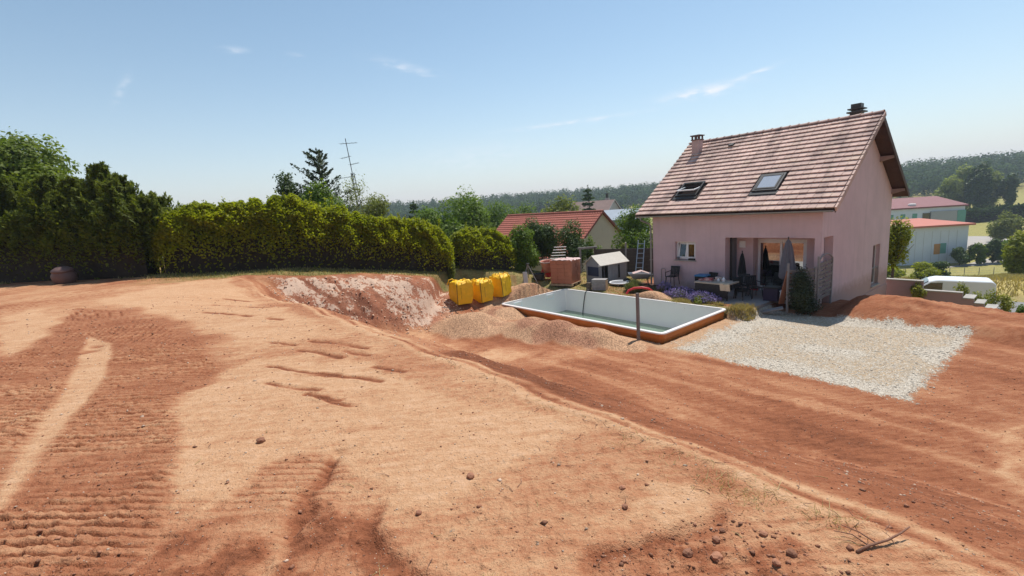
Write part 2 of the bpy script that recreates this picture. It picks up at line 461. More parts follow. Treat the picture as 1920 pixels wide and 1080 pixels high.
POLY = dict(
 T1=[(-3.79, 4.92), (-3.8, 5.6), (-3.44, 5.94), (-2.63, 6.02), (-1.54, 5.14), (-0.59, 4.3), (0.1, 3.66), (0.34, 3.4), (0.19, 3.14), (-0.09, 2.96), (-0.3, 2.74), (-0.64, 2.7), (-1.04, 2.92), (-1.31, 3.08), (-1.71, 3.28), (-2.08, 3.08), (-2.08, 2.7), (-2.41, 2.84), (-2.89, 3.56)],
 T2=[(-12.13, 13.65), (-12.32, 17.08), (-10.91, 18.01), (-4.07, 8.65), (-3.04, 7.18), (-3.7, 6.58), (-4.59, 7.21), (-5.92, 8.53), (-8.05, 10.3)],
 T3=[(-7.61, 8.23), (-6.78, 7.59), (-5.62, 6.18), (-4.5, 4.38), (-3.98, 3.46), (-3.6, 2.92), (-3.81, 3.12), (-4.4, 3.94), (-5.58, 5.58), (-7.13, 7.53)],
 T4=[(-12.23, 10.97), (-13.09, 12.58), (-11.35, 11.44), (-9.19, 9.11), (-8.5, 8.01), (-8.12, 7.14)],
 T6=[(7.44, 7.66), (8.63, 8.18), (9.94, 8.53), (7.77, 6.56), (7.43, 7.06)],
 T7=[(-5.8, 18.6), (-3.9, 20.1), (-2.7, 17.3), (-0.15, 15.7), (2.3, 14.5), (0.64, 13.6), (-3.2, 15.0)],
 T8=[(0.6, 2.88), (1.15, 2.66), (1.29, 2.36), (0.9, 2.28), (0.57, 2.36), (0.33, 2.58)],
 R1=[(-11.49, 12.18), (-9.78, 11.38), (-5.15, 7.35), (-3.74, 5.78), (-3.55, 5.2), (-3.76, 4.9), (-2.88, 3.56), (-2.38, 2.76), (-2.14, 2.2), (-2.0, 1.0), (-2.91, 1.0), (-5.5, 3.0), (-7.52, 6.58), (-8.29, 7.81), (-9.6, 9.67)],
 D1=[(-1.18, 5.91), (-0.43, 5.15), (0.19, 4.35), (0.42, 3.9), (1.2, 4.6), (0.4, 6.2), (-0.5, 7.4)],
 D2=[(-1.33, 2.74), (-1.07, 2.78), (-0.75, 2.58), (-0.7, 2.08), (-0.7, 1.2), (-1.2, 1.2), (-1.28, 2.44)],
 D3=[(0.36, 2.08), (0.72, 2.26), (1.0, 2.32), (1.26, 2.24), (1.37, 2.1), (1.41, 1.88), (1.3, 1.2), (0.52, 1.2)],
 D4=[(-2.17, 2.6), (-1.83, 2.7), (-1.47, 2.46), (-1.37, 2.14), (-1.3, 1.3), (-1.96, 1.3)],
 D6=[(4.65, 10.19), (6.19, 9.65), (6.93, 7.73), (5.06, 4.6), (2.85, 2.38), (2.25, 1.86), (2.24, 2.15), (2.15, 2.77), (2.1, 4.04)])
SEGS = [(-3.11, 5.7, -2.03, 5.14), (-2.62, 5.36, -1.47, 4.86), (-2.85, 5.06, -2.11, 4.7), (-2.24, 4.62, -1.72, 4.4), (-3.02, 6.82, -2.02, 6.16), (-3.04, 6.3, -2.28, 5.86), (-2.37, 6.1, -1.94, 5.86), (-1.73, 5.36, -1.29, 5.1), (-2.03, 4.5, -1.5, 4.2), (-4.05, 7.08, -3.18, 6.64), (-6.9, 10.2, -4.4, 8.6), (-7.6, 11.8, -5.4, 10.3), (-8.4, 13.4, -6.9, 12.4)]
BANKSEGS = [(-9.0, 17.6, -5.9, 18.6), (-8.9, 19.0, -6.9, 18.5), (-8.2, 19.5, -5.6, 18.9), (-6.4, 18.9, -5.8, 18.6), (-4.2, 22.0, -3.2, 21.8)]
RUTS = [(-1.35, 3.3, -1.3, 2.98), (-1.3, 2.98, -1.27, 2.68), (-1.27, 2.68, -1.4, 2.3), (-0.85, 2.66, -0.75, 2.34), (-0.75, 2.34, -0.66, 1.6), (0.35, 2.04, 0.75, 2.26), (0.75, 2.26, 1.2, 2.3), (-7.0, 7.6, -6.75, 7.2)]

def poly_sd(x, y, P):
    """signed distance to polygon, positive inside"""
    P = np.array(P); n = len(P)
    d = np.full(x.shape, 1e9); ins = np.zeros(x.shape, bool)
    for i in range(n):
        a = P[i]; b = P[(i + 1) % n]
        ex, ey = b - a
        wx = x - a[0]; wy = y - a[1]
        t = np.clip((wx * ex + wy * ey) / (ex * ex + ey * ey), 0, 1)
        d = np.minimum(d, (wx - ex * t) ** 2 + (wy - ey * t) ** 2)
        if ey != 0:
            c = ((a[1] > y) != (b[1] > y)) & (x < ex * (y - a[1]) / ey + a[0])
            ins ^= c
    d = np.sqrt(d)
    return np.where(ins, d, -d)
def seg_d(x, y, s):
    ex, ey = s[2] - s[0], s[3] - s[1]
    wx = x - s[0]; wy = y - s[1]
    t = np.clip((wx * ex + wy * ey) / (ex * ex + ey * ey), 0, 1)
    return np.hypot(wx - ex * t, wy - ey * t), t

POOL_D = (4.913, 15.02); POOL_Q = R(51.27); POOL_L, POOL_W = 8.89, 4.51
def pool_ab(x, y):
    dx = x - POOL_D[0]; dy = y - POOL_D[1]
    return -dx * math.cos(POOL_Q) + dy * math.sin(POOL_Q), dx * math.sin(POOL_Q) + dy * math.cos(POOL_Q)

def lerp3(c, col, m):
    return c * (1 - m[..., None]) + np.array(col) * m[..., None]

def ground_fields(x, y, want_soil=False):
    """height, albedo and masks (gravel, grass, marl) at points of the plot"""
    r = np.hypot(x, y)
    near = 1 - sstep(18, 30, r)
    out = sstep(45, 60, r)
    z = base_height(x, y)
    a, q = house_ab(x, y)
    s = edge_s(x, y); b = bank_s(x, y)
    wx = x + 0.22 * vnoise(x * 1.6, y * 1.6, 31) + 0.07 * vnoise(x * 6, y * 6, 32)
    wy = y + 0.22 * vnoise(x * 1.6, y * 1.6, 33) + 0.07 * vnoise(x * 6, y * 6, 34)
    # stretched coordinates along the direction the machine dragged the soil
    ux = (wx * 0.62 - wy * 0.78); uy = (wx * 0.78 + wy * 0.62)
    strk = fbm(uy * 0.55, ux * 2.4, 4, 41)
    strk2 = fbm(x * 0.5 + 3, y * 2.0, 4, 45)
    blot = fbm(x * 0.55, y * 0.55, 5, 51)
    fine = fbm(x * 5, y * 5, 4, 61)
    upper = 1 - sstep(-0.05, 0.25, s)
    slope = 1 - upper
    def pm(k, soft): return sstep(-soft, soft, poly_sd(wx, wy, POLY[k]))
    tan = np.maximum.reduce([pm('T1', 0.10), pm('T2', 0.2), pm('T4', 0.14), pm('T8', 0.12)])
    T3 = sstep(-0.10, 0.02, poly_sd(x + 0.15 * (wx - x), y + 0.15 * (wy - y), POLY['T3']))
    R1 = sstep(-0.1, 0.1, poly_sd(x + 0.25 * (wx - x), y + 0.25 * (wy - y), POLY['R1']))
    tan = tan * (1 - R1)
    tan = np.maximum(tan, T3)
    tan_lo = np.maximum(pm('T6', 0.5), pm('T7', 0.8)) * slope
    dark = np.maximum.reduce([pm('D2', 0.06), pm('D3', 0.05), pm('D4', 0.07)]) * upper
    dark_lo = np.maximum(pm('D1', 0.35), 0.55 * pm('D6', 0.9)) * slope
    C = np.zeros(x.shape + (3,)) + np.array((0.410, 0.192, 0.094))
    MID, TAN, RED, DRK = (0.410, 0.192, 0.094), (0.520, 0.300, 0.160), (0.290, 0.106, 0.051), (0.165, 0.058, 0.028)
    # upper ground
    C = lerp3(C, TAN, np.clip(0.5 * sstep(0.0, 0.5, blot + 0.5 * strk), 0, 1))
    C = lerp3(C, TAN, np.clip(tan * (0.85 + 0.35 * strk2), 0, 1))
    C = lerp3(C, RED, np.clip((1 - tan) * sstep(0.0, 0.45, -blot - 0.3 * strk) * 0.7, 0, 1))
    C = lerp3(C, RED, np.clip(R1 * (1 - T3) * (0.75 + 0.4 * strk2), 0, 1))
    C = lerp3(C, RED, np.clip(dark * (0.55 + 0.7 * fine), 0, 1))
    C = lerp3(C, DRK, np.clip(dark * (0.02 + 0.9 * fine + 0.5 * vnoise(x * 11, y * 11, 53)), 0, 1))
    # slope and lower platform: redder
    CL = np.zeros_like(C) + np.array((0.305, 0.112, 0.054))
    al = -0.61 * wx + 0.79 * wy
    lin = fbm(al * 0.30, s * 2.4 + 0.3 * blot, 4, 47)
    CL = lerp3(CL, MID, 0.75 * sstep(0.05, 0.45, lin + 0.35 * blot))
    CL = lerp3(CL, DRK, 0.42 * sstep(0.05, 0.5, -lin))
    CL = lerp3(CL, DRK, np.clip(dark_lo * (0.7 + 0.5 * fine), 0, 1))
    CL = lerp3(CL, TAN, np.clip(tan_lo * (0.6 + 0.8 * strk), 0, 1))
    CL = lerp3(CL, (0.50, 0.40, 0.31), 0.35 * sstep(0.38, 0.6, fbm(x * 0.9 + 7, y * 0.9, 4, 71)) * slope)
    C = C * upper[..., None] + CL * slope[..., None]
    # pale worn crest along the cut edge
    crest = np.exp(-((s + 0.03) / 0.055) ** 2) * sstep(22, 12, y)
    crest2 = np.exp(-((s - 0.20) / 0.06) ** 2) * sstep(22, 12, y)
    C = lerp3(C, (0.60, 0.41, 0.26), np.clip(0.85 * crest + 0.75 * crest2 + 0.0 * s, 0, 1) * np.clip(0.75 + 0.6 * strk2, 0, 1))
    C = lerp3(C, DRK, 0.55 * np.exp(-((s - 0.11) / 0.035) ** 2) * sstep(16, 8, y) * sstep(-0.3, 0.3, vnoise(x * 2.1, y * 2.1, 77)))
    # machine marks
    relief = np.zeros_like(x)
    for i, sg in enumerate(SEGS):
        d, t = seg_d(x + 0.25 * (wx - x), y + 0.25 * (wy - y), sg)
        w = 0.022 + 0.012 * vnoise(np.array([i * 1.7]), np.array([0.3]), 3)[0] + 0.012 * r / 5
        m = np.exp(-(d / w) ** 2) * sstep(-0.9, -0.1, vnoise(x * 2.0, y * 2.0, 81 + i))
        relief -= 0.012 * m
        relief += 0.006 * np.exp(-((d - 2 * w) / w) ** 2)
        C = lerp3(C, DRK, 0.85 * m)
    for i, sg in enumerate(RUTS):
        d, t = seg_d(wx, wy, sg)
        m = np.exp(-(d / 0.09) ** 2)
        relief -= 0.03 * m
        C = lerp3(C, DRK, 0.55 * m * sstep(-0.6, 0.1, vnoise(x * 5, y * 5, 95)))
    # crawler track ridges
    ph = (y + 0.09 * x) / 0.080 + 0.22 * vnoise(x * 0.8, y * 0.8, 97) + 0.10 * vnoise(x * 3, y * 3, 96)
    rd = sstep(0.08, 0.62, np.abs(np.sin(math.pi * ph)))
    amp = R1 * (1 - T3) * (0.35 + 0.65 * sstep(-0.3, 0.4, vnoise(x * 0.9, y * 1.5, 98)))
    amp2 = 0.35 * upper * (1 - R1) * sstep(0.15, 0.5, vnoise(x * 0.5 + 9, y * 0.6, 99)) * (1 - tan)
    am = np.maximum(amp, amp2)
    relief += am * 0.022 * np.clip(fbm(x * 26, y * 26, 2, 103), -0.2, 1)
    am = am * (0.35 + 0.65 * sstep(-0.30, 0.25, vnoise(x * 2.3 + np.floor(ph) * 5.7, np.floor(ph) * 1.3, 104)))
    relief += am * 0.040 * (rd - 0.6) * (0.75 + 0.5 * vnoise(x * 9, y * 9, 100))
    C = lerp3(C, DRK, np.clip(1.15 * am * sstep(0.75, 0.1, rd), 0, 1))  # shadow in the grooves painted into the soil colour
    C = lerp3(C, TAN, np.clip(0.35 * am * sstep(0.8, 1.0, rd), 0, 1))
    # general roughness
    rough = upper * (0.35 + 0.65 * (1 - tan)) * (1 - 0.7 * T3) + slope * 1.15
    relief += (0.022 * fbm(x * 1.1, y * 1.1, 3, 101) * rough + 0.009 * fine * rough * near) * (1 - out)
    cl = fbm(x * 17, y * 17, 3, 105)
    relief += 0.010 * np.clip(cl - 0.12, 0, 1) * rough * near * 2.0
    relief += 0.014 * dark * np.abs(cl)
    relief += 0.008 * crest - 0.014 * np.exp(-((s - 0.11) / 0.05) ** 2) * sstep(16, 8, y)
    mnd = sstep(-1.6, -0.8, q) * (1 - sstep(-1.0, -0.3, a)) * (1 - sstep(3.5, 5, q))
    relief += mnd * (0.07 * fbm(x * 2.2, y * 2.2, 4, 108) + 0.05 * np.clip(fbm(x * 7, y * 7, 2, 109), 0, 1))
    relief *= (1 - 0.85 * sstep(24, 34, r))
    # gravelled rectangle and the sandy strip round it
    gx = np.maximum(np.maximum((a - 1.55) * 0.45, -4.55 - a), np.maximum(q + 1.1, -7.75 - q)) + 0.10 * vnoise(x * 1.3, y * 1.3, 111) + 0.05 * vnoise(x * 6, y * 6, 112)
    gravel = 1 - sstep(-0.30, 0.22, gx + 0.10 * vnoise(x * 14, y * 14, 118))
    sandy = (1 - sstep(0.1, 1.2, gx + 0.5 * vnoise(x * 0.8, y * 0.8, 113))) * sstep(-0.3, 0.4, a - 0.6 + 0.3 * vnoise(x, y, 114)) * (1 - sstep(-3.4, -3.0, q))
    pa, pb = pool_ab(x, y)
    pr = np.maximum(np.maximum(-pa, pa - POOL_L), np.maximum(-pb, pb - POOL_W))
    sandy = np.maximum(sandy, (1 - sstep(0.25, 1.0, pr + 0.3 * vnoise(x * 1.1, y * 1.1, 116))) * (q < -3.0))
    C = lerp3(C, (0.455, 0.300, 0.180), 0.9 * sandy * slope)
    C = lerp3(C, (0.47, 0.35, 0.23), gravel)
    worn = gravel * sstep(-0.15, 0.35, fbm(a * 0.45 + 2, q * 0.8, 3, 117) - 0.9 * np.clip(np.abs(gx + 1.7) - 0.9, 0, 1) + 0.25) 
    gravel_m = gravel * (1 - 0.52 * worn)
    relief = relief * (1 - 0.6 * gravel) + gravel * (0.012 * fine + 0.02)
    # heaps of pea gravel
    heap = np.zeros_like(x)
    for hx, hy, hh, ra, rb, ang in HEAPS:
        ca, sa = math.cos(ang), math.sin(ang)
        dx = x - hx; dy = y - hy
        d = np.sqrt(((dx * ca + dy * sa) / ra) ** 2 + ((-dx * sa + dy * ca) / rb) ** 2)
        heap = np.maximum(heap, 1 - sstep(0.85, 1.05, d + 0.12 * vnoise(x * 1.5, y * 1.5, 121)))
    C = lerp3(C, (0.42, 0.25, 0.148), heap)
    C = lerp3(C, (0.30, 0.14, 0.085), heap * 0.8 * sstep(0.1, 0.45, fbm(x * 0.8 + 5, y * 0.8, 3, 123)))
    # marl showing in the cut bank
    bank = sstep(-0.05, 0.2, b) * (1 - sstep(2.3, 3.0, b)) * sstep(0.6, 1.6, s) * (1 - sstep(-3.5, -2.4, x))
    mm = bank * sstep(-0.30, 0.20, fbm((x * 0.857 + y * 0.516) * 0.6, b * 1.6, 4, 131) + 0.42 - 0.36 * np.abs(b - 1.25) + 0.2 * vnoise(x * 5, y * 5, 133))
    teeth = 1.1 * fbm((x * 0.857 + y * 0.516) * 1.6 + b, b * 4.5, 5, 135, 0.65) + 0.3 * fbm(x * 5, y * 5, 3, 136)
    C = lerp3(C, (0.33, 0.135, 0.08), bank * 0.85)
    marl = np.clip(mm * (0.75 + 1.0 * teeth), 0, 1)
    relief += bank * (0.10 * teeth + 0.05 * fbm(x * 6, y * 6, 3, 137))
    for i, sg in enumerate(BANKSEGS):
        d, t = seg_d(x + 0.3 * (wx - x), y + 0.3 * (wy - y), sg)
        m = np.exp(-(d / 0.09) ** 2) * bank
        relief -= 0.07 * m
        marl = marl * (1 - m); C = lerp3(C, (0.16, 0.06, 0.035), 0.8 * m)
    # grass
    gn = 0.5 * vnoise(x * 0.8, y * 0.8, 141) + 0.25 * vnoise(x * 3.1, y * 3.1, 142)
    grass = sstep(-0.05, -0.5, b + 0.5 * gn) * sstep(-15.5, -11.5, x + gn) * (y > 14)
    grass = np.maximum(grass, sstep(-21, -23, x + 0.0 * y + 2 * gn) * (y > 6))
    grass = np.maximum(grass, sstep(18.4, 19.2, y + 0.30 * (x + 14) + gn) * (x < -11) * 0.9)
    garden = sstep(9.2, 10.2, a + 1.2 * gn) * sstep(-5.4, -4.4, q + gn) 
    garden = np.maximum(garden, sstep(2.4, 3.4, a + gn) * sstep(-3.0, -2.5, q + 0.4 * gn) * (1 - sstep(-0.9, -0.2, q)) * 0.75)
    garden = np.maximum(garden, sstep(8.2, 9.5, a + gn) * sstep(-2.5, -1.5, q))
    garden = np.maximum(garden, sstep(1.45, 1.65, a) * sstep(-3.2, -3.0, q + 0.2 * gn) * (1 - sstep(-2.8, -2.5, q)))
    grass = np.maximum(grass, garden)
    away = sstep(2.4, 4.0, q + gn) * (1 - sstep(-1, 0.5, a)) + sstep(9.5, 12, q) + sstep(29, 33, y + gn) * (x < 6) + sstep(26, 32, x)
    grass = np.clip(np.maximum(grass, np.clip(away, 0, 1)) * (1 - heap), 0, 1)
    back = sstep(30, 60, r)
    gcol = np.array((0.200, 0.190, 0.070)) * (1 - back[..., None]) + np.array((0.215, 0.215, 0.072)) * back[..., None]
    dry = sstep(-0.2, 0.5, fbm(x * 0.35, y * 0.35, 3, 151))
    gcol = gcol * (1 - 0.6 * dry[..., None]) + np.array((0.36, 0.285, 0.125)) * 0.6 * dry[..., None]
    ripe = sstep(100, 130, r)
    gcol = lerp3(gcol, (0.30, 0.265, 0.085), ripe * 0.85)
    hayf = sstep(27, 28.5, q) * (1 - sstep(36, 38, q)) * (1 - sstep(0, 3, a))
    gcol = lerp3(gcol, (0.46, 0.36, 0.13), 0.75 * hayf)
    grass_c = grass * (0.55 + 0.45 * sstep(-0.4, 0.3, fine)) * (1 - back) + grass * back
    C = C * (1 - grass_c[..., None]) + gcol * grass_c[..., None]
    # dark damp soil along the front wall of the house
    bed = sstep(-1.4, -1.0, q + 0.3 * gn) * (1 - sstep(0.2, 0.4, q)) * sstep(3.9, 4.1, a) * (1 - sstep(9.5, 10.5, a))
    C = lerp3(C, (0.07, 0.05, 0.04), bed * 0.85)
    z = z + relief
    # excavation for the pool shell and bed of the terrace slab and house
    z = np.where(pr < -0.05, -1.75, z)
    terr = (a > -0.1) & (a < 5.2) & (q > -2.30) & (q < 3.2)
    z = np.where(terr, np.minimum(z, -0.12), z)
    hs = (a > 0.1) & (a < 7.6) & (q > 0.12) & (q < 8.95)
    z = np.where(hs, np.minimum(z, -0.12), z)
    soil_w = 1 - np.clip(np.maximum.reduce([gravel, grass, heap, 0.9 * bank, 0.8 * sandy * slope, bed]), 0, 1)
    if want_soil: return z, np.clip(C, 0.01, 0.9), gravel_m, grass, np.clip(heap, 0, 1), soil_w, marl * (1 - grass) * (1 - heap)
    return z, np.clip(C, 0.01, 0.9), gravel_m, grass, np.clip(heap, 0, 1)

def H(x, y):
    return float(base_height(np.array([float(x)]), np.array([float(y)]))[0])
def HF(x, y):
    return float(ground_fields(np.array([float(x)]), np.array([float(y)]))[0][0])

def soil_material():
    m, N, L, P = new_mat('soil')
    at = N.new('ShaderNodeVertexColor'); at.layer_name = 'soil'
    ak = N.new('ShaderNodeVertexColor'); ak.layer_name = 'cover'
    ge = N.new('ShaderNodeNewGeometry')
    sep = N.new('ShaderNodeSeparateColor'); L.new(ak.outputs[0], sep.inputs[0])
    pos = ge.outputs['Position']
    def noise(sc, det=3, ro=0.6):
        n = N.new('ShaderNodeTexNoise'); n.inputs['Scale'].default_value = sc; n.inputs['Detail'].default_value = det; n.inputs['Roughness'].default_value = ro
        L.new(pos, n.inputs['Vector']); return n.outputs[0]
    def mr(v, a, b, c, d):
        n = N.new('ShaderNodeMapRange'); L.new(v, n.inputs[0])
        for i, k in enumerate((a, b, c, d)): n.inputs[i + 1].default_value = k
        return n.outputs[0]
    def mul(a, b):
        n = N.new('ShaderNodeMath'); n.operation = 'MULTIPLY'; L.new(a, n.inputs[0])
        if isinstance(b, float): n.inputs[1].default_value = b
        else: L.new(b, n.inputs[1])
        return n.outputs[0]
    def mix(f, a, b):
        n = N.new('ShaderNodeMixRGB'); L.new(f, n.inputs[0])
        for i, v in ((1, a), (2, b)):
            if isinstance(v, tuple): n.inputs[i].default_value = (*v, 1)
            else: L.new(v, n.inputs[i])
        return n.outputs[0]
    mp = N.new('ShaderNodeMapping'); mp.inputs['Rotation'].default_value = (0, 0, R(-38)); mp.inputs['Scale'].default_value = (1.0, 5.0, 1.0)
    L.new(pos, mp.inputs['Vector'])
    ns = N.new('ShaderNodeTexNoise'); ns.inputs['Scale'].default_value = 2.4; ns.inputs['Detail'].default_value = 5; ns.inputs['Roughness'].default_value = 0.75
    L.new(mp.outputs[0], ns.inputs['Vector'])
    crisp = noise(13.0, 5, 0.78)
    v = mul(mul(mr(ns.outputs[0], 0.38, 0.62, 0.84, 1.13), mr(crisp, 0.35, 0.65, 0.84, 1.12)), mr(noise(70.0, 3, 0.75), 0.3, 0.7, 0.76, 1.22))
    # bare soil runs from dark crumbs and painted groove shade through red and mid tones to pale dust; noise breaks up the borders
    sr = N.new('ShaderNodeSeparateColor'); L.new(at.outputs[0], sr.inputs[0])
    tt = mr(sr.outputs[0], 0.165, 0.520, 0.0, 0.85)
    def addm(a, b, k):
        n = N.new('ShaderNodeMath'); n.operation = 'MULTIPLY_ADD'; L.new(b, n.inputs[0]); n.inputs[1].default_value = k; L.new(a, n.inputs[2]); return n.outputs[0]
    tt = addm(addm(addm(tt, mr(crisp, 0.3, 0.7, -0.5, 0.5), 0.30), mr(ns.outputs[0], 0.3, 0.7, -0.5, 0.5), 0.34), mr(noise(70.0, 3, 0.75), 0.3, 0.7, -0.5, 0.5), 0.16)
    rp_ = N.new('ShaderNodeValToRGB'); L.new(tt, rp_.inputs[0]); el = rp_.color_ramp.elements
    el[0].position = 0.0; el[0].color = (0.150, 0.052, 0.025, 1); el[1].position = 1.0; el[1].color = (0.570, 0.350, 0.213, 1)
    for ps_, c_ in ((0.30, (0.285, 0.104, 0.050)), (0.55, (0.400, 0.186, 0.097)), (0.80, (0.500, 0.287, 0.158))):
        k_ = el.new(ps_); k_.color = (*c_, 1)
    sc = N.new('ShaderNodeVectorMath'); sc.operation = 'SCALE'; L.new(at.outputs[0], sc.inputs[0]); L.new(v, sc.inputs['Scale'])
    col = mix(at.outputs[1], sc.outputs[0], rp_.outputs[0])
    loose = mul(mr(crisp, 0.54, 0.62, 0.0, 0.4), ak.outputs[1])
    col = mix(loose, col, (0.150, 0.055, 0.028))
    # scattered small stones and dark crumbs in the soil
    vo = N.new('ShaderNodeTexVoronoi'); vo.inputs['Scale'].default_value = 26; L.new(pos, vo.inputs['Vector'])
    crumb = mul(mr(vo.outputs['Distance'], 0.10, 0.20, 1.0, 0.0), mr(noise(2.2, 1), 0.50, 0.62, 0.0, 1.0))
    vs = N.new('ShaderNodeSeparateColor'); L.new(vo.outputs['Color'], vs.inputs[0])
    crd = mul(crumb, mr(vs.outputs[0], 0.45, 0.5, 0.0, 0.6))
    crl = mul(crumb, mr(vs.outputs[0], 0.86, 0.9, 0.0, 0.55))
    col = mix(crd, col, (0.11, 0.05, 0.033))
    col = mix(crl, col, (0.55, 0.44, 0.36))
    am_ = N.new('ShaderNodeAttribute'); am_.attribute_name = 'marl'
    msum = addm(addm(am_.outputs['Fac'], mr(crisp, 0.3, 0.7, -0.5, 0.5), 0.7), mr(noise(6.0, 4, 0.75), 0.3, 0.7, -0.5, 0.5), 1.1)
    col = mix(mul(mr(msum, 0.38, 0.62, 0.0, 0.82), mr(am_.outputs['Fac'], 0.03, 0.2, 0.0, 1.0)), col, (0.60, 0.44, 0.33))
    # crushed limestone
    vg = N.new('ShaderNodeTexVoronoi'); vg.inputs['Scale'].default_value = 30; L.new(pos, vg.inputs['Vector'])
    vgs = N.new('ShaderNodeSeparateColor'); L.new(vg.outputs['Color'], vgs.inputs[0])
    st = N.new('ShaderNodeMixRGB'); st.inputs[1].default_value = (0.44, 0.37, 0.285, 1); st.inputs[2].default_value = (0.68, 0.61, 0.51, 1); L.new(vgs.outputs[0], st.inputs[0])
    gap = mr(vg.outputs['Distance'], 0.4, 0.8, 1.0, 0.7)
    sg = N.new('ShaderNodeVectorMath'); sg.operation = 'SCALE'; L.new(st.outputs[0], sg.inputs[0]); L.new(gap, sg.inputs['Scale'])
    gsum = addm(addm(sep.outputs[0], mr(crisp, 0.3, 0.7, -0.5, 0.5), 0.5), mr(vgs.outputs[1], 0, 1, -0.5, 0.5), 0.5)
    gm = mr(gsum, 0.40, 0.55, 0.0, 1.0)
    col = mix(gm, col, sg.outputs[0])
    # pea gravel heaps
    vp = N.new('ShaderNodeTexVoronoi'); vp.inputs['Scale'].default_value = 30; L.new(pos, vp.inputs['Vector'])
    vps = N.new('ShaderNodeSeparateColor'); L.new(vp.outputs['Color'], vps.inputs[0])
    ps = N.new('ShaderNodeVectorMath'); ps.operation = 'SCALE'; L.new(at.outputs[0], ps.inputs[0]); L.new(mr(vps.outputs[1], 0, 1, 0.6, 1.5), ps.inputs['Scale'])
    col = mix(sep.outputs[2], col, ps.outputs[0])
    # grass tint breakup
    gv = N.new('ShaderNodeVectorMath'); gv.operation = 'SCALE'; L.new(col, gv.inputs[0]); L.new(mr(noise(1.4, 4, 0.75), 0.3, 0.7, 0.75, 1.25), gv.inputs['Scale'])
    col = mix(sep.outputs[1], col, gv.outputs[0])
    L.new(col, P.inputs['Base Color'])
    P.inputs['Roughness'].default_value = 0.95
    P.inputs['Specular IOR Level'].default_value = 0.12
    # relief
    b1 = N.new('ShaderNodeBump'); b1.inputs['Strength'].default_value = 0.85; b1.inputs['Distance'].default_value = 0.02
    hb = N.new('ShaderNodeMath'); hb.operation = 'MULTIPLY_ADD'; hb.inputs[1].default_value = 1.6
    L.new(crisp, hb.inputs[0]); L.new(noise(48.0, 3, 0.75), hb.inputs[2]); L.new(hb.outputs[0], b1.inputs['Height'])
    hsum = N.new('ShaderNodeMath'); hsum.operation = 'MULTIPLY_ADD'
    gh = mr(vg.outputs['Distance'], 0.1, 0.8, 1.0, 0.0)
    L.new(gh, hsum.inputs[0]); L.new(gm, hsum.inputs[1])
    hp = mul(mr(vp.outputs['Distance'], 0.1, 0.8, 0.7, 0.0), sep.outputs[2])
    L.new(hp, hsum.inputs[2])
    hs2 = N.new('ShaderNodeMath'); hs2.operation = 'MULTIPLY_ADD'; hs2.inputs[1].default_value = 0.5
    L.new(crumb, hs2.inputs[0]); L.new(hsum.outputs[0], hs2.inputs[2])
    b2 = N.new('ShaderNodeBump'); b2.inputs['Strength'].default_value = 0.7; b2.inputs['Distance'].default_value = 0.02
    L.new(hs2.outputs[0], b2.inputs['Height']); L.new(b1.outputs[0], b2.inputs['Normal'])
    L.new(b2.outputs[0], P.inputs['Normal'])
    return m
M_SOIL = soil_material()

def build_ground():
    th = np.concatenate([np.arange(-62, 62, 0.17), np.arange(62, 298, 2.36)])
    th = np.radians(th); na = len(th)
    rr = np.concatenate([np.geomspace(0.9, 1.66, 8), np.geomspace(1.7, 9, 340), np.geomspace(9.07, 46, 200), np.geomspace(47.5, 900, 50)])
    nr = len(rr)
    X = rr[:, None] * np.sin(th)[None]; Y = rr[:, None] * np.cos(th)[None]
    Zz, C, G, S, Hp, SW, ML = ground_fields(X, Y, True)
    V = np.stack([X, Y, Zz], -1).reshape(-1, 3)
    i = np.arange(nr - 1)[:, None]; j = np.arange(na)[None]
    j2 = (j + 1) % na
    F = np.stack([i * na + j, i * na + j2, (i + 1) * na + j2, (i + 1) * na + j], -1).reshape(-1, 4)
    F = F[:, ::-1]
    # close the small disc under the camera
    V = np.vstack([V, [[0, 0, float(Zz[0].mean())]]])
    me = np_mesh('ground', V, F, M_SOIL)
    me.shade_smooth()
    n = len(V)
    ca = me.color_attributes.new('soil', 'FLOAT_COLOR', 'POINT')
    buf = np.ones((n, 4), np.float32); buf[:-1, :3] = C.reshape(-1, 3); buf[:-1, 3] = SW.ravel(); ca.data.foreach_set('color', buf.ravel())
    cb = me.color_attributes.new('cover', 'FLOAT_COLOR', 'POINT')
    buf = np.zeros((n, 4), np.float32); buf[:-1, 0] = G.ravel(); buf[:-1, 1] = S.ravel(); buf[:-1, 2] = Hp.ravel(); buf[:-1, 3] = (sstep(0.47, 0.26, C[..., 0]) * (1 - np.clip(G + S + Hp, 0, 1))).ravel()
    cb.data.foreach_set('color', buf.ravel())
    ma_ = me.attributes.new('marl', 'FLOAT', 'POINT')
    mb_ = np.zeros(n, np.float32); mb_[:-1] = ML.ravel(); ma_.data.foreach_set('value', mb_)
    o = link('ground', me)
    tag(o, kind='structure')
    tag(o, 'red and tan bare soil plot with graded bank and fields beyond')
    return o
ground = build_ground()

# ------------------------------------------------------------------ pink house
RZ_H = R(180 - 52.84)
TANS = 3.658 / 5.006
SL = math.atan(TANS)
QR = 4.466                      # ridge position, ridge z
ZR = 3.643 + (QR + 0.54) * TANS
WB = 8.75                       # depth of the house
def HW(a, q, z=0.0):
    return (OX + HUX * a + HNX * q, OY + HUY * a + HNY * q, z)
house = empty('house', (OX, OY, 0), RZ_H)
tag(house, 'pale pink rendered house with brown tiled roof and recessed patio', 'house')
def hbox(mb, a0, a1, q0, q1, z0, z1): mb.box(a0, a1, -q0, -q1, z0, z1)

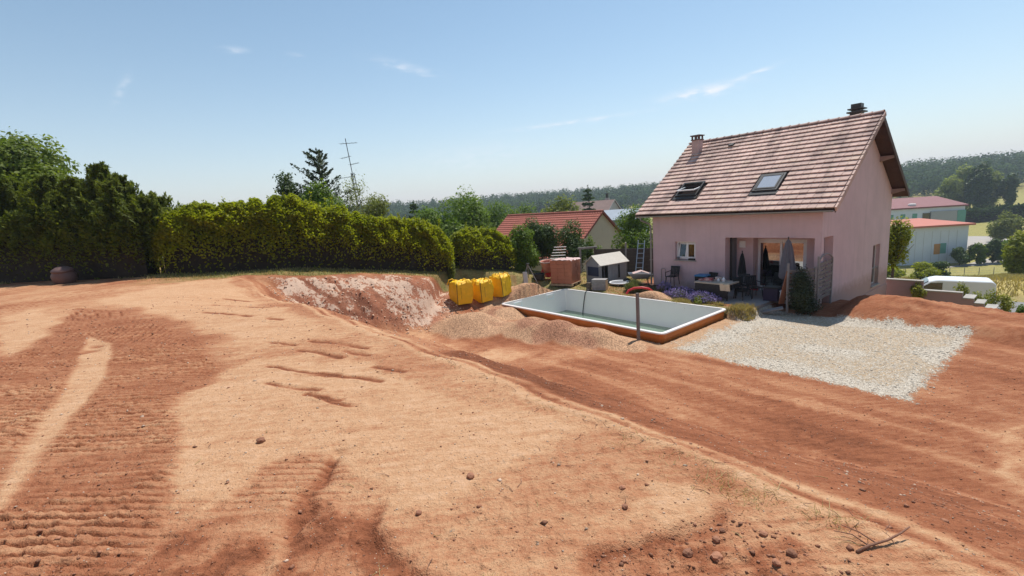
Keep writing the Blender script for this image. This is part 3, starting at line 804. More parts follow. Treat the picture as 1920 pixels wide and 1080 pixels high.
w = MB()
T = 0.3
for a0, a1, z0, z1 in ((3.86, 5.33, -1.2, 3.6), (6.42, 7.72, -1.2, 3.6), (5.33, 6.42, -1.2, 1.38), (5.33, 6.42, 2.28, 3.6), (T, 3.86, 2.5, 3.6)):
    hbox(w, a0, a1, 0, T, z0, z1)
hbox(w, T, 7.42, 0, T, 3.6, 3.86)
w.build('front_wall', M_PINK, house)
w = MB()
hbox(w, 0, 0.24, 0, 0.25, -1.2, 2.5)            # corner pillar
hbox(w, 0, T, 0, 1.21, 2.5, 3.6)
for q0, q1, z0, z1 in ((1.21, 6.3, -4, 3.6), (7.36, WB, -4, 3.6), (6.3, 7.36, 1.55, 3.6), (6.3, 7.36, -0.8, -0.4), (6.3, 7.36, -4, -1.2)):
    hbox(w, 0, T, q0, q1, z0, z1)
w.prism([(0, 0, 3.6), (0, -WB, 3.6), (0, -WB, ZR - 0.16 - (WB - QR) * TANS), (0, -QR, ZR - 0.16), (0, 0, ZR - 0.16 - QR * TANS)], (T, 0, 0))
w.build('gable_wall', M_PINK, house)
w = MB()
hbox(w, 7.42, 7.72, T, WB, -4, 3.6)
w.prism([(7.42, 0, 3.6), (7.42, -WB, 3.6), (7.42, -WB, ZR - 0.16 - (WB - QR) * TANS), (7.42, -QR, ZR - 0.16), (7.42, 0, ZR - 0.16 - QR * TANS)], (T, 0, 0))
w.build('far_gable_wall', M_PINK, house)
w = MB(); hbox(w, T, 7.42, WB - T, WB, -4, 3.9); w.build('back_wall', M_PINK, house)
# recess: side wall, cupboard box, back wall pieces, ceiling, floor
w = MB()
hbox(w, 3.86, 4.05, T, 1.0, 0, 2.5)
hbox(w, 3.07, 4.05, 1.0, 1.45, 0, 2.5)
hbox(w, T, 1.04, 1.45, 1.65, 0, 2.5)
hbox(w, 1.04, 3.12, 1.45, 1.65, 2.3, 2.5)
w.build('recess_wall', M_PINK, house)
w = MB(); hbox(w, T, 3.86, T, 1.45, 2.501, 2.56); w.build('recess_ceiling', M_PINK, house)
w = MB(); hbox(w, 3.80, 3.857, 0.42, 0.52, 0.02, 2.45); w.build('shutter_rail', M_LEAD, house)
w = MB(); hbox(w, 3.825, 3.857, 0.53, 0.98, 0.04, 2.4); w.build('shutter_panel', M_GREYP, house)
w = MB(); hbox(w, 3.42, 3.7, 0.975, 0.999, 1.95, 2.25)
for k in range(5): hbox(w, 3.44, 3.68, 0.965, 0.976, 1.98 + k * 0.052, 2.005 + k * 0.052)
w.build('air_vent', M_WHITE, house)
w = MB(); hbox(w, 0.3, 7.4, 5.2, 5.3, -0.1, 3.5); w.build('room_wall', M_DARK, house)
w = MB(); hbox(w, 0.3, 7.4, 1.46, 8.4, -0.2, -0.03); w.build('room_floor', M_TERR, house)

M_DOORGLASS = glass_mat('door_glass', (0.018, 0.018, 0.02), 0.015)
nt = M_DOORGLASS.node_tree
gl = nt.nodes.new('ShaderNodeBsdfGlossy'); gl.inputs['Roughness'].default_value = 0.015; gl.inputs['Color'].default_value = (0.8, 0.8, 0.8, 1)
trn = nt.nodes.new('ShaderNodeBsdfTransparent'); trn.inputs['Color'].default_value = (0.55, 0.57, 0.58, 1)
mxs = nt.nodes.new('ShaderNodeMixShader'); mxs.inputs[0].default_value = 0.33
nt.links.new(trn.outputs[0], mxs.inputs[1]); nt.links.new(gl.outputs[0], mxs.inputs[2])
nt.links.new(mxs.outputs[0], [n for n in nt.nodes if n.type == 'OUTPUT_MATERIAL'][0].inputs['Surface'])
# sliding door, two leaves
door = MB()
hbox(door, 1.05, 3.11, 1.46, 1.56, 2.22, 2.298); hbox(door, 1.05, 3.11, 1.46, 1.56, 0.0, 0.06)
hbox(door, 1.05, 1.11, 1.46, 1.56, 0.06, 2.22); hbox(door, 3.05, 3.11, 1.46, 1.56, 0.06, 2.22)
door = door.build('sliding_door', M_WHITE, house)
for a0, a1, q in ((1.11, 2.12, 1.51), (2.04, 3.05, 1.47)):
    m = MB()
    hbox(m, a0, a1, q, q + 0.038, 0.065, 0.15); hbox(m, a0, a1, q, q + 0.038, 2.13, 2.215)
    hbox(m, a0, a0 + 0.085, q, q + 0.038, 0.15, 2.13); hbox(m, a1 - 0.085, a1, q, q + 0.038, 0.15, 2.13)
    m.build('door_leaf', M_WHITE, door)
    m = MB(); hbox(m, a0 + 0.085, a1 - 0.085, q + 0.012, q + 0.026, 0.15, 2.13); m.build('pane', M_DOORGLASS, door)
m = MB(); hbox(m, 2.10, 2.13, 1.44, 1.468, 0.95, 1.15); m.build('handle', M_GREYP, door)

# kitchen window
win = MB()
hbox(win, 5.335, 6.415, 0.16, 0.23, 1.40, 1.46); hbox(win, 5.335, 6.415, 0.16, 0.23, 2.21, 2.275)
hbox(win, 5.335, 5.395, 0.16, 0.23, 1.46, 2.21); hbox(win, 6.355, 6.415, 0.16, 0.23, 1.46, 2.21); hbox(win, 5.85, 5.90, 0.16, 0.23, 1.46, 2.21)
win = win.build('window', M_WHITE, house)
m = MB()
for z0, z1 in ((1.47, 1.53), (2.14, 2.20)): hbox(m, 5.405, 5.84, 0.13, 0.175, z0, z1)
for a0 in (5.405, 5.78): hbox(m, a0, a0 + 0.06, 0.13, 0.175, 1.53, 2.14)
m.build('window_sash', M_WHITE, win)
m = MB(); hbox(m, 5.465, 5.78, 0.145, 0.16, 1.53, 2.14); m.build('pane', M_GLASS, win)
# the left sash is tipped inwards at the top
sash = MB()
for z0, z1 in ((0, 0.06), (0.67, 0.73)): sash.box(0, 0.44, 0, -0.045, z0, z1)
for a0 in (0, 0.38): sash.box(a0, a0 + 0.06, 0, -0.045, 0.06, 0.67)
sash = sash.build('window_sash', M_WHITE, win, (5.905, -0.13, 1.47), (R(12), 0, 0))
m = MB(); m.box(0.06, 0.38, -0.015, -0.03, 0.06, 0.67); m.build('pane', M_GLASS, win, (5.905, -0.13, 1.47), (R(12), 0, 0))
m = MB(); hbox(m, 5.28, 6.47, -0.06, 0.15, 1.33, 1.378); m.build('window_sill', M_CONC, win)
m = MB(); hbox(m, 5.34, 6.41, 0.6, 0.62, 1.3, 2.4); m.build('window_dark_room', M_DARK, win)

# gable windows
gw = MB()
gw.box(0.16, 0.22, -6.305, -7.355, -0.395, -0.33); gw.box(0.16, 0.22, -6.305, -7.355, 1.48, 1.545)
gw.box(0.16, 0.22, -6.305, -6.365, -0.33, 1.48); gw.box(0.16, 0.22, -7.295, -7.355, -0.33, 1.48); gw.box(0.165, 0.215, -6.8, -6.86, -0.33, 1.48)
gw = gw.build('gable_window', M_WHITE, house)
m = MB(); m.box(0.185, 0.195, -6.365, -7.295, -0.33, 1.48); m.build('pane', M_GLASS, gw)
m = MB(); m.box(-0.07, 0.15, -6.24, -7.42, -0.46, -0.403); m.build('window_sill', M_CONC, gw)
m = MB()
for k in range(6): m.tube([(0.03, -6.33 - k * 0.2, -0.40), (0.03, -6.33 - k * 0.2, 0.45)], 0.009, 5)
m.tube([(0.03, -6.305, 0.45), (0.03, -7.355, 0.45)], 0.014, 5)
m.build('guard_rail', M_ZINC, gw)
bw = MB(); bw.box(0.12, 0.2, -6.32, -7.34, -1.18, -0.82)
bw.build('basement_window', mat('rust_red_shutter', (0.30, 0.09, 0.07), 0.7), house)
m = MB(); m.box(-0.025, -0.002, -1.25, -WB, -4, -0.62); m.build('plinth', M_PINK, house)

# roof structure
roof_mb = MB()
A0, A1 = -0.54, 8.34
def rp(a, s, n=0.0):
    """point on the front slope: a along the eave, s up the slope, n along the normal"""
    q = -0.54 + s * math.cos(SL) - n * math.sin(SL)
    return (a, -q, 3.643 + s * math.sin(SL) + n * math.cos(SL))
def rpb(a, s, n=0.0):
    """back slope, s down from the ridge"""
    q = QR + s * math.cos(SL) + n * math.sin(SL)
    return (a, -q, ZR - s * math.sin(SL) + n * math.cos(SL))
SF = (QR + 0.54) / math.cos(SL); SB = 5.98
roof_mb.prism([rp(A0, 0.0, -0.10), rp(A0, 0, 0), rp(A0, SF, 0), rpb(A0, SB, 0), rpb(A0, SB, -0.10), rp(A0, SF, -0.13)], (A1 - A0, 0, 0))
roof = roof_mb.build('roof', M_WOODDK, house)
# barge boards, fascia, rafter ends, purlin ends, gutter
for a in (A0 - 0.025, A1):
    m = MB(); m.prism([rp(a, -0.02, -0.17), rp(a, -0.02, 0.03), rp(a, SF, 0.03), rp(a, SF, -0.19)], (0.024, 0, 0)); m.build('barge_board', M_WOODDK, roof)
    m = MB(); m.prism([rpb(a, 0.003, -0.19), rpb(a, 0.003, 0.03), rpb(a, SB, 0.03), rpb(a, SB, -0.17)], (0.024, 0, 0)); m.build('barge_board', M_WOODDK, roof)
for k in range(14):
    a = 0.12 + k * 0.575
    m = MB(); m.prism([rp(a, 0.05, -0.17), rp(a, 0.05, -0.101), rp(a, 0.85, -0.101), rp(a, 0.85, -0.17)], (0.07, 0, 0)); m.build('rafter_end', M_WOODDK, roof)
for s in (2.7, 5.3):
    b = Vector(rpb(0, s, -0.2)); m = MB()
    m.prism([(-0.50, b.y - 0.09, b.z + 0.09), (-0.50, b.y + 0.09, b.z + 0.09 ), (-0.50, b.y + 0.09, b.z - 0.02), (-0.50, b.y - 0.09, b.z - 0.02)], (0.5, 0, 0))
    m.add([(-0.5, b.y - 0.09, b.z - 0.02), (-0.5, b.y + 0.09, b.z - 0.02), (0, b.y + 0.09, b.z - 0.16), (0, b.y - 0.09, b.z - 0.16), (0, b.y - 0.09, b.z - 0.02), (0, b.y + 0.09, b.z - 0.02)],
          [(0, 1, 2, 3), (0, 3, 4), (1, 5, 2), (3, 2, 5, 4)])
    m.build('purlin_end', M_BEAM, roof)
gut = MB()
gp = []
for j in range(9):
    an = math.pi * (1 + j / 8)
    gp.append((0.065 * math.cos(an), 0.065 * math.sin(an)))
prof = gp + [(x * 0.9, y * 0.9) for x, y in gp[::-1]]
gy, gz = rp(0, -0.06, -0.02)[1:]
gut.prism([(A0 + 0.02, gy + x, gz + y) for x, y in prof], (A1 - A0 - 0.04, 0, 0))
gut.build('gutter', M_ZINC, roof, smooth=False)
m = MB()
m.tube([(8.05, gy, gz - 0.05), (8.05, gy - 0.04, gz - 0.2), (7.86, -0.07 + 0.16, 3.18), (7.80, 0.07, 3.05), (7.80, 0.07, 0.35), (7.80, 0.09, 0.02)], 0.045, 8)
for z in (2.4, 1.3, 0.5): m.box(7.73, 7.86, 0.005, 0.135, z, z + 0.03)
m.build('downpipe', M_ZINC, house, smooth=False)

M_TILE = mat('concrete_roof_tile', (0.54, 0.375, 0.315), 0.85, 0.16, 0.9, 0.25, 40, per_obj=0.15, coords='Object')
nt = M_TILE.node_tree      # lichen and soot patches tied to the position on the roof
N_, L_ = nt.nodes, nt.links
ge = N_.new('ShaderNodeNewGeometry'); nz = N_.new('ShaderNodeTexNoise'); nz.inputs['Scale'].default_value = 0.85; nz.inputs['Detail'].default_value = 4
mpn = N_.new('ShaderNodeMapping'); mpn.inputs['Rotation'].default_value = (0, 0, -RZ_H); mpn.inputs['Scale'].default_value = (1.5, 0.42, 0.42)
vr = N_.new('ShaderNodeVectorRotate'); vr.rotation_type = 'Z_AXIS'; vr.inputs['Angle'].default_value = -RZ_H
L_.new(ge.outputs['Position'], vr.inputs['Vector'])
mpn.inputs['Rotation'].default_value = (0, 0, 0)
L_.new(vr.outputs[0], mpn.inputs['Vector']); L_.new(mpn.outputs[0], nz.inputs['Vector'])
mrn = N_.new('ShaderNodeMapRange'); mrn.inputs[1].default_value = 0.50; mrn.inputs[2].default_value = 0.64; mrn.inputs[4].default_value = 0.62
L_.new(nz.outputs[0], mrn.inputs[0])
bs = N_['Principled BSDF']; src = bs.inputs['Base Color'].links[0].from_socket
mxn = N_.new('ShaderNodeMixRGB'); mxn.inputs[2].default_value = (0.20, 0.135, 0.12, 1)
L_.new(mrn.outputs[0], mxn.inputs[0]); L_.new(src, mxn.inputs[1])
nz2 = N_.new('ShaderNodeTexNoise'); nz2.inputs['Scale'].default_value = 2.1; nz2.inputs['Detail'].default_value = 5; L_.new(ge.outputs['Position'], nz2.inputs['Vector'])
mr2 = N_.new('ShaderNodeMapRange'); mr2.inputs[1].default_value = 0.52; mr2.inputs[2].default_value = 0.7; mr2.inputs[4].default_value = 0.5; L_.new(nz2.outputs[0], mr2.inputs[0])
mx2 = N_.new('ShaderNodeMixRGB'); mx2.inputs[2].default_value = (0.60, 0.46, 0.35, 1); L_.new(mr2.outputs[0], mx2.inputs[0]); L_.new(mxn.outputs[0], mx2.inputs[1])
L_.new(mx2.outputs[0], bs.inputs['Base Color'])

NROW, NCOLT = 19, 30
EXPO = SF / NROW; TW = (A1 - A0) / NCOLT
def tile_geo():
    wd = TW - 0.006; ln = EXPO + 0.07
    m = MB()
    # wavy flat tile: five points across, raised roll at one side
    xs = [-wd / 2, -wd / 2 + 0.05, -0.02, wd / 2 - 0.05, wd / 2]
    hs = [0.010, 0.0, 0.006, 0.0, 0.014]
    top = []; bot = []
    for yy, zz in ((0, 0.088), (ln, 0.018)):
        top.append([(x, yy, zz + h) for x, h in zip(xs, hs)])
        bot.append([(x, yy, zz + h - 0.05) for x, h in zip(xs, hs)])
    vs = top[0] + top[1] + bot[0] + bot[1]
    fs = [(i, i + 1, i + 6, i + 5) for i in range(4)]
    fs += [(10 + i, 10 + i + 1, i + 1, i) for i in range(4)]
    fs += [(0, 5, 15, 10), (4, 14, 19, 9)]
    m.add(vs, fs)
    return m
tile_me = bpy.data.meshes.new('tile')
tg = tile_geo()
tile_me.from_pydata(tg.v, [], tg.f); tile_me.materials.append(M_TILE)
SKY = [(5.53, 6.73, 1.26, 2.38), (1.86, 2.95, 1.24, 2.46)]
CHX = (7.22, 7.66, 4.86, 5.32)
spots = []
for r_ in range(NROW):
    for c_ in range(NCOLT):
        a = A0 + TW * (c_ + 0.5); s = r_ * EXPO
        if any(k[0] - 0.02 < a < k[1] + 0.02 and k[2] - 0.12 < s + EXPO * 0.5 < k[3] + 0.05 for k in SKY): continue
        x, y, z = HW(a, -0.54 + s * math.cos(SL), 3.643 + s * math.sin(SL))
        spots.append(((x * x + y * y + (z - EYE_Z) ** 2), a, s))
spots.sort()
rest = MB()
# axes of a tile in house coordinates: x to the right seen from the front, y up the slope, z out
ax = Vector((-1, 0, 0)); ay = Vector((0, -math.cos(SL), math.sin(SL))); az_ = ax.cross(ay)
base_rot = Matrix((ax, ay, az_)).transposed()
for i, (d, a, s) in enumerate(spots):
    jit = Matrix.Rotation(random.gauss(0, 0.006), 3, 'Z') @ Matrix.Rotation(random.gauss(0, 0.006), 3, 'X')
    mtx = Matrix.Translation(rp(a, s, random.gauss(0, 0.002))) @ (base_rot @ jit).to_4x4()
    if i < 298:
        o = bpy.data.objects.new('tile', tile_me); COL.objects.link(o); o.parent = roof; o.matrix_local = mtx
    else:
        rest.add([mtx @ Vector(p) for p in tg.v], tg.f)
o = rest.build('tile_field', M_TILE, roof, recalc=False); tag(o, kind='stuff')
# back slope tiles, seen only along the verge
rest = MB()
bx_ = Vector((1, 0, 0)); by_ = Vector((0, math.cos(SL), math.sin(SL))); brot = Matrix((bx_, by_, bx_.cross(by_))).transposed()
for r_ in range(18):
    for c_ in range(NCOLT):
        mtx = Matrix.Translation(rpb(A0 + TW * (c_ + 0.5), SB - r_ * EXPO, 0)) @ brot.to_4x4()
        rest.add([mtx @ Vector(p) for p in tg.v], tg.f)
o = rest.build('back_tile_field', M_TILE, roof, recalc=False); tag(o, kind='stuff')
# ridge tiles
rm = MB()
prof = []
vs = []; fs = []
for i, x in enumerate((-0.215, 0.17, 0.2, 0.235)):
    rr_ = (0.10, 0.118, 0.135, 0.135)[i]
    for j in range(7):
        an = math.pi * j / 6
        vs.append((x, rr_ * 1.15 * math.cos(an), rr_ * math.sin(an) * 0.9))
for i in range(3):
    for j in range(6): fs.append((i * 7 + j, (i + 1) * 7 + j, (i + 1) * 7 + j + 1, i * 7 + j + 1))
rid_me = bpy.data.meshes.new('ridge_tile'); rid_me.from_pydata(vs, [], fs); rid_me.materials.append(M_TILE)
nrd = 22
for k in range(nrd):
    link('ridge_tile', rid_me, None, roof, (A0 + (k + 0.5) * (A1 - A0) / nrd, -QR, ZR + 0.035), (0, R(random.gauss(0, 0.6)), math.pi))
# verge tiles along the right rake
vg_me = bpy.data.meshes.new('verge_tile'); mm = MB(); mm.box(-0.02, 0.05, 0, EXPO + 0.04, -0.10, 0.075); vg_me.from_pydata(mm.v, [], mm.f); vg_me.materials.append(M_TILE)
for k in range(NROW):
    o = bpy.data.objects.new('verge_tile', vg_me); COL.objects.link(o); o.parent = roof
    o.matrix_local = Matrix.Translation(rp(A0 - 0.04, k * EXPO, 0.0)) @ (base_rot @ Matrix.Rotation(-0.08, 3, 'X')).to_4x4()
# chimneys
def chimney_box(mb, a0, a1, q0, q1, ztop): hbox(mb, a0, a1, q0, q1, ZR - 2.0, ztop)
qc = -0.54 + 5.02 * math.cos(SL); zc = 3.643 + 5.02 * math.sin(SL)
ch = MB(); hbox(ch, 7.24, 7.64, qc, qc + 0.42, zc - 0.4, zc + 0.78)
ch = ch.build('chimney', mat('chimney_render', (0.50, 0.36, 0.33), 0.9, 0.15, 3, 0.3, 50), roof)
m = MB(); hbox(m, 7.20, 7.68, qc - 0.04, qc + 0.46, zc + 0.78, zc + 0.83)
for a in (7.22, 7.40, 7.58):
    for q in (qc - 0.02, qc + 0.36): hbox(m, a, a + 0.07, q, q + 0.07, zc + 0.83, zc + 1.0)
hbox(m, 7.17, 7.71, qc - 0.07, qc + 0.49, zc + 1.0, zc + 1.05)
m.build('chimney_cap', mat('chimney_cap', (0.16, 0.11, 0.10), 0.9), ch)
ch2 = MB(); hbox(ch2, 0.38, 0.80, QR + 0.45, QR + 0.87, ZR - 1.2, ZR + 0.28)
ch2 = ch2.build('chimney', M_LEAD, roof)
m = MB(); hbox(m, 0.28, 0.90, QR + 0.35, QR + 0.97, ZR + 0.28, ZR + 0.34); hbox(m, 0.42, 0.76, QR + 0.49, QR + 0.83, ZR + 0.34, ZR + 0.42)
hbox(m, 0.30, 0.88, QR + 0.37, QR + 0.95, ZR + 0.42, ZR + 0.47); hbox(m, 0.40, 0.78, QR + 0.47, QR + 0.85, ZR + 0.47, ZR + 0.66)
m.build('chimney_cap', M_LEAD, ch2)
m = MB(); m.prism([rp(5.44, 5.24, 0.03), rp(5.44, 5.24, 0.17), rp(5.44, 5.5, 0.10), rp(5.44, 5.5, 0.03)], (0.22, 0, 0)); m.build('roof_vent', M_LEAD, roof)
# roof windows
M_SKYGLASS = glass_mat('rooflight_glass', (0.10, 0.11, 0.12), 0.02)
nt = M_SKYGLASS.node_tree
gl = nt.nodes.new('ShaderNodeBsdfGlossy'); gl.inputs['Roughness'].default_value = 0.03; gl.inputs['Color'].default_value = (0.9, 0.9, 0.9, 1)
dfs = nt.nodes['Principled BSDF']; dfs.inputs['Base Color'].default_value = (0.42, 0.42, 0.42, 1)   # pale base colour stands in for bright sky mirrored in the pane
mxs = nt.nodes.new('ShaderNodeMixShader'); mxs.inputs[0].default_value = 0.4
nt.links.new(dfs.outputs[0], mxs.inputs[1]); nt.links.new(gl.outputs[0], mxs.inputs[2])
nt.links.new(mxs.outputs[0], [n for n in nt.nodes if n.type == 'OUTPUT_MATERIAL'][0].inputs['Surface'])
def roof_window(a0, a1, s0, s1, open_):
    m = MB()
    def rb(mb, aa, ab, sa, sb, na, nb):
        c = [(Vector(rp(aa, sa, na)) + Vector(rp(ab, sb, nb))) / 2]
        mb.obox(c[0], ((ab - aa) / 2, 0, 0), ay * (sb - sa) / 2, az_ * (nb - na) / 2)
    rb(m, a0, a1, s0, s0 + 0.09, -0.08, 0.13); rb(m, a0, a1, s1 - 0.09, s1, -0.08, 0.13)
    rb(m, a0, a0 + 0.08, s0 + 0.09, s1 - 0.09, -0.08, 0.13); rb(m, a1 - 0.08, a1, s0 + 0.09, s1 - 0.09, -0.08, 0.13)
    rb(m, a0 - 0.06, a1 + 0.06, s0 - 0.22, s0 - 0.005, 0.045, 0.075)
    rw = m.build('roof_window', M_LEAD, roof)
    cm = (s0 + s1) / 2; hw_ = (a1 - a0) / 2 - 0.09; hl = (s1 - s0) / 2 - 0.1
    sm = MB()
    for y0, y1 in ((-hl, -hl + 0.07), (hl - 0.07, hl)): sm.box(-hw_, hw_, y0, y1, 0.0, 0.05)
    for x0, x1 in ((-hw_, -hw_ + 0.06), (hw_ - 0.06, hw_)): sm.box(x0, x1, -hl + 0.07, hl - 0.07, 0.0, 0.05)
    an = R(25) if open_ else 0.0
    # turned about the middle so that the lower end stands out
    mt = Matrix.Translation(rp((a0 + a1) / 2, cm, 0.10)) @ (base_rot @ Matrix.Rotation(-an, 3, 'X')).to_4x4()
    sa = sm.build('sash', M_WHITE if open_ else M_LEAD, rw); sa.matrix_local = mt
    pm = MB(); pm.box(-hw_ + 0.06, hw_ - 0.06, -hl + 0.07, hl - 0.07, 0.02, 0.035)
    pa = pm.build('pane', M_SKYGLASS if not open_ else M_DOORGLASS, rw); pa.matrix_local = mt
    if open_:
        lm = MB(); rb(lm, a0 + 0.081, a1 - 0.081, s0 + 0.091, s1 - 0.091, -0.078, -0.07); lm.build('dark_opening', M_DARK, rw)
roof_window(5.56, 6.70, 1.29, 2.35, True)
roof_window(1.89, 2.92, 1.27, 2.43, False)
# bare pipe by the wall
m = MB(); m.tube([(7.2, 0.06, 0.0), (7.2, 0.06, 0.86), (7.16, 0.06, 0.9), (7.0, 0.06, 0.9), (6.96, 0.06, 0.86), (6.96, 0.06, 0.0)], 0.014, 6)
m.build('bent_pipe', M_ZINC, house)

# terrace slab
m = MB(); m.box(1.42, 4.6, 2.28, -1.44, -0.14, 0.015); m.box(0.30, 1.418, 0.5, -1.44, -0.14, 0.015)
o = m.build('terrace', M_TERR, None, (OX, OY, 0), (0, 0, RZ_H)); tag(o, 'concrete terrace slab in front of the pink house', kind='structure')

# ------------------------------------------------------------------ swimming pool shell
RZ_P = math.pi - POOL_Q
pool = empty('swimming_pool_shell', (POOL_D[0], POOL_D[1], 0), RZ_P)
tag(pool, 'orange backed fibreglass pool shell with white rim and green water at the bottom', 'pool')
def rrect(inset, z, rad=0.22, n=5):
    x0, x1, y0, y1 = inset, POOL_L - inset, -(POOL_W - inset), -inset
    rad = max(0.04, rad - inset)
    pts = []
    for cx, cy, a0 in ((x1 - rad, y1 - rad, 0), (x0 + rad, y1 - rad, 90), (x0 + rad, y0 + rad, 180), (x1 - rad, y0 + rad, 270)):
        for k in range(n + 1):
            an = R(a0 + 90 * k / n)
            pts.append((cx + rad * math.cos(an), cy + rad * math.sin(an), z))
    return pts
def loops(prof, cap=None, **kw):
    m = MB(); vs = []; n = None
    for ins, z in prof:
        L_ = rrect(ins, z); n = len(L_); vs += L_
    fs = [(i * n + j, i * n + (j + 1) % n, (i + 1) * n + (j + 1) % n, (i + 1) * n + j) for i in range(len(prof) - 1) for j in range(n)]
    if cap == 'end': fs.append(tuple((len(prof) - 1) * n + j for j in range(n)))
    return m.add(vs, fs)
M_GEL = mat('gelcoat', (0.82, 0.76, 0.74), 0.35, 0.03, 1.5)
M_ORANGE = mat('orange_fibreglass', (0.52, 0.17, 0.035), 0.45, 0.18, 2.0, 0.2, 20, col2=(0.40, 0.12, 0.03))
M_RIM = mat('pool_rim', (0.74, 0.70, 0.68), 0.4, 0.05, 3)
o = loops([(0.07, -0.045), (0.0, -0.045), (-0.004, -0.02), (0.0, 0.0), (0.02, 0.012), (0.12, 0.012), (0.125, -0.03)]).build('rim', M_RIM, pool)
o = loops([(0.06, -0.044), (0.065, -0.24), (0.085, -0.26), (0.10, -0.5), (0.12, -1.6)]).build('outer_wall', M_ORANGE, pool)
o = loops([(0.124, -0.028), (0.16, -0.5), (0.22, -1.4), (0.32, -1.5)], 'end').build('inner_wall', M_GEL, pool, recalc=False)
m = MB(); pts = rrect(0.205, -1.12); m.add(pts, [tuple(range(len(pts)))])
wm, N_, L_, P_ = new_mat('green_pool_water')
tr = N_.new('ShaderNodeBsdfTransparent'); tr.inputs['Color'].default_value = (0.70, 0.82, 0.70, 1)
gl = N_.new('ShaderNodeBsdfGlossy'); gl.inputs['Roughness'].default_value = 0.02
df = N_.new('ShaderNodeBsdfDiffuse'); df.inputs['Color'].default_value = (0.26, 0.38, 0.29, 1)
lw = N_.new('ShaderNodeFresnel'); lw.inputs['IOR'].default_value = 1.33
nzw = N_.new('ShaderNodeTexNoise'); nzw.inputs['Scale'].default_value = 5; bpw = N_.new('ShaderNodeBump'); bpw.inputs['Strength'].default_value = 0.08; L_.new(nzw.outputs[0], bpw.inputs['Height'])
L_.new(bpw.outputs[0], gl.inputs['Normal']); L_.new(bpw.outputs[0], lw.inputs['Normal'])
ma = N_.new('ShaderNodeMixShader'); ma.inputs[0].default_value = 0.45
mb_ = N_.new('ShaderNodeMixShader')
L_.new(tr.outputs[0], ma.inputs[1]); L_.new(df.outputs[0], ma.inputs[2]); L_.new(lw.outputs[0], mb_.inputs[0]); L_.new(ma.outputs[0], mb_.inputs[1]); L_.new(gl.outputs[0], mb_.inputs[2])
L_.new(mb_.outputs[0], [n for n in N_ if n.type == 'OUTPUT_MATERIAL'][0].inputs['Surface'])
m.build('water', wm, pool, recalc=False)
M_SKIM = mat('white_skimmer', (0.78, 0.79, 0.80), 0.4, 0.03)
for pb in (1.03, 3.22):
    m = MB()
    xi = POOL_L - 0.150
    m.box(xi - 0.012, xi + 0.02, -(pb - 0.26), -(pb + 0.26), -0.36, -0.30); m.box(xi - 0.012, xi + 0.02, -(pb - 0.26), -(pb + 0.26), -0.14, -0.08)
    m.box(xi - 0.012, xi + 0.02, -(pb - 0.26), -(pb - 0.19), -0.30, -0.14); m.box(xi - 0.012, xi + 0.02, -(pb + 0.26), -(pb + 0.19), -0.30, -0.14)
    sk = m.build('skimmer', M_SKIM, pool)
    m = MB(); m.box(xi + 0.004, xi + 0.018, -(pb - 0.19), -(pb + 0.19), -0.30, -0.14); m.build('skimmer_flap', M_GEL, sk)
    m = MB(); m.lathe([(0.0, 0.035), (0.15, 0.03), (0.17, 0.0), (0.17, -0.2)], 16, (POOL_L + 0.24, -pb, 0.0)); m.build('skimmer_lid', M_SKIM, sk)
    m = MB(); m.box(POOL_L - 0.06, POOL_L + 0.42, -(pb - 0.2), -(pb + 0.2), -0.5, -0.02); m.build('skimmer_body', M_SKIM, sk)
lt = MB()
yb = -(POOL_W - 0.172)
vs = []
lt.lathe([(0.16, 0.0), (0.16, 0.02), (0.13, 0.03), (0.10, 0.015), (0.0, 0.02)], 20)
lt = lt.build('pool_light', M_SKIM, pool, (5.03, yb, -0.63), (R(-90 - 3), 0, math.pi)); 
hs = MB(); hs.tube([(7.25, -(POOL_W + 0.5), -0.1), (7.27, -(POOL_W + 0.1), 0.06), (7.29, -(POOL_W - 0.06), 0.06), (7.31, -(POOL_W - 0.17), -0.05), (7.40, -(POOL_W - 0.20), -0.5), (7.45, -(POOL_W - 0.25), -1.0), (7.36, -(POOL_W - 0.4), -1.4), (6.9, -(POOL_W - 0.8), -1.46)], 0.022, 6)
hs = hs.build('drain_hose', M_BLACKP, None, (POOL_D[0], POOL_D[1], 0), (0, 0, RZ_P), smooth=True); tag(hs, 'thin dark hose hanging over the far long side into the pool', 'hose')
po = MB(); po.prism([(-0.05, -0.035, -0.5), (0.05, -0.035, -0.5), (0.05, 0.035, -0.5), (-0.05, 0.035, -0.5)], (-0.02, 0.01, 2.18))
po = po.build('wooden_post', mat('weathered_post', (0.20, 0.165, 0.15), 0.85, 0.2, 8, 0.3, 50), None, (4.24, 15.50, -0.33)); tag(po, 'grey wooden stake standing upright against the near side of the pool', 'post')
po.rotation_euler = (R(-1.5), R(2.0), R(30))

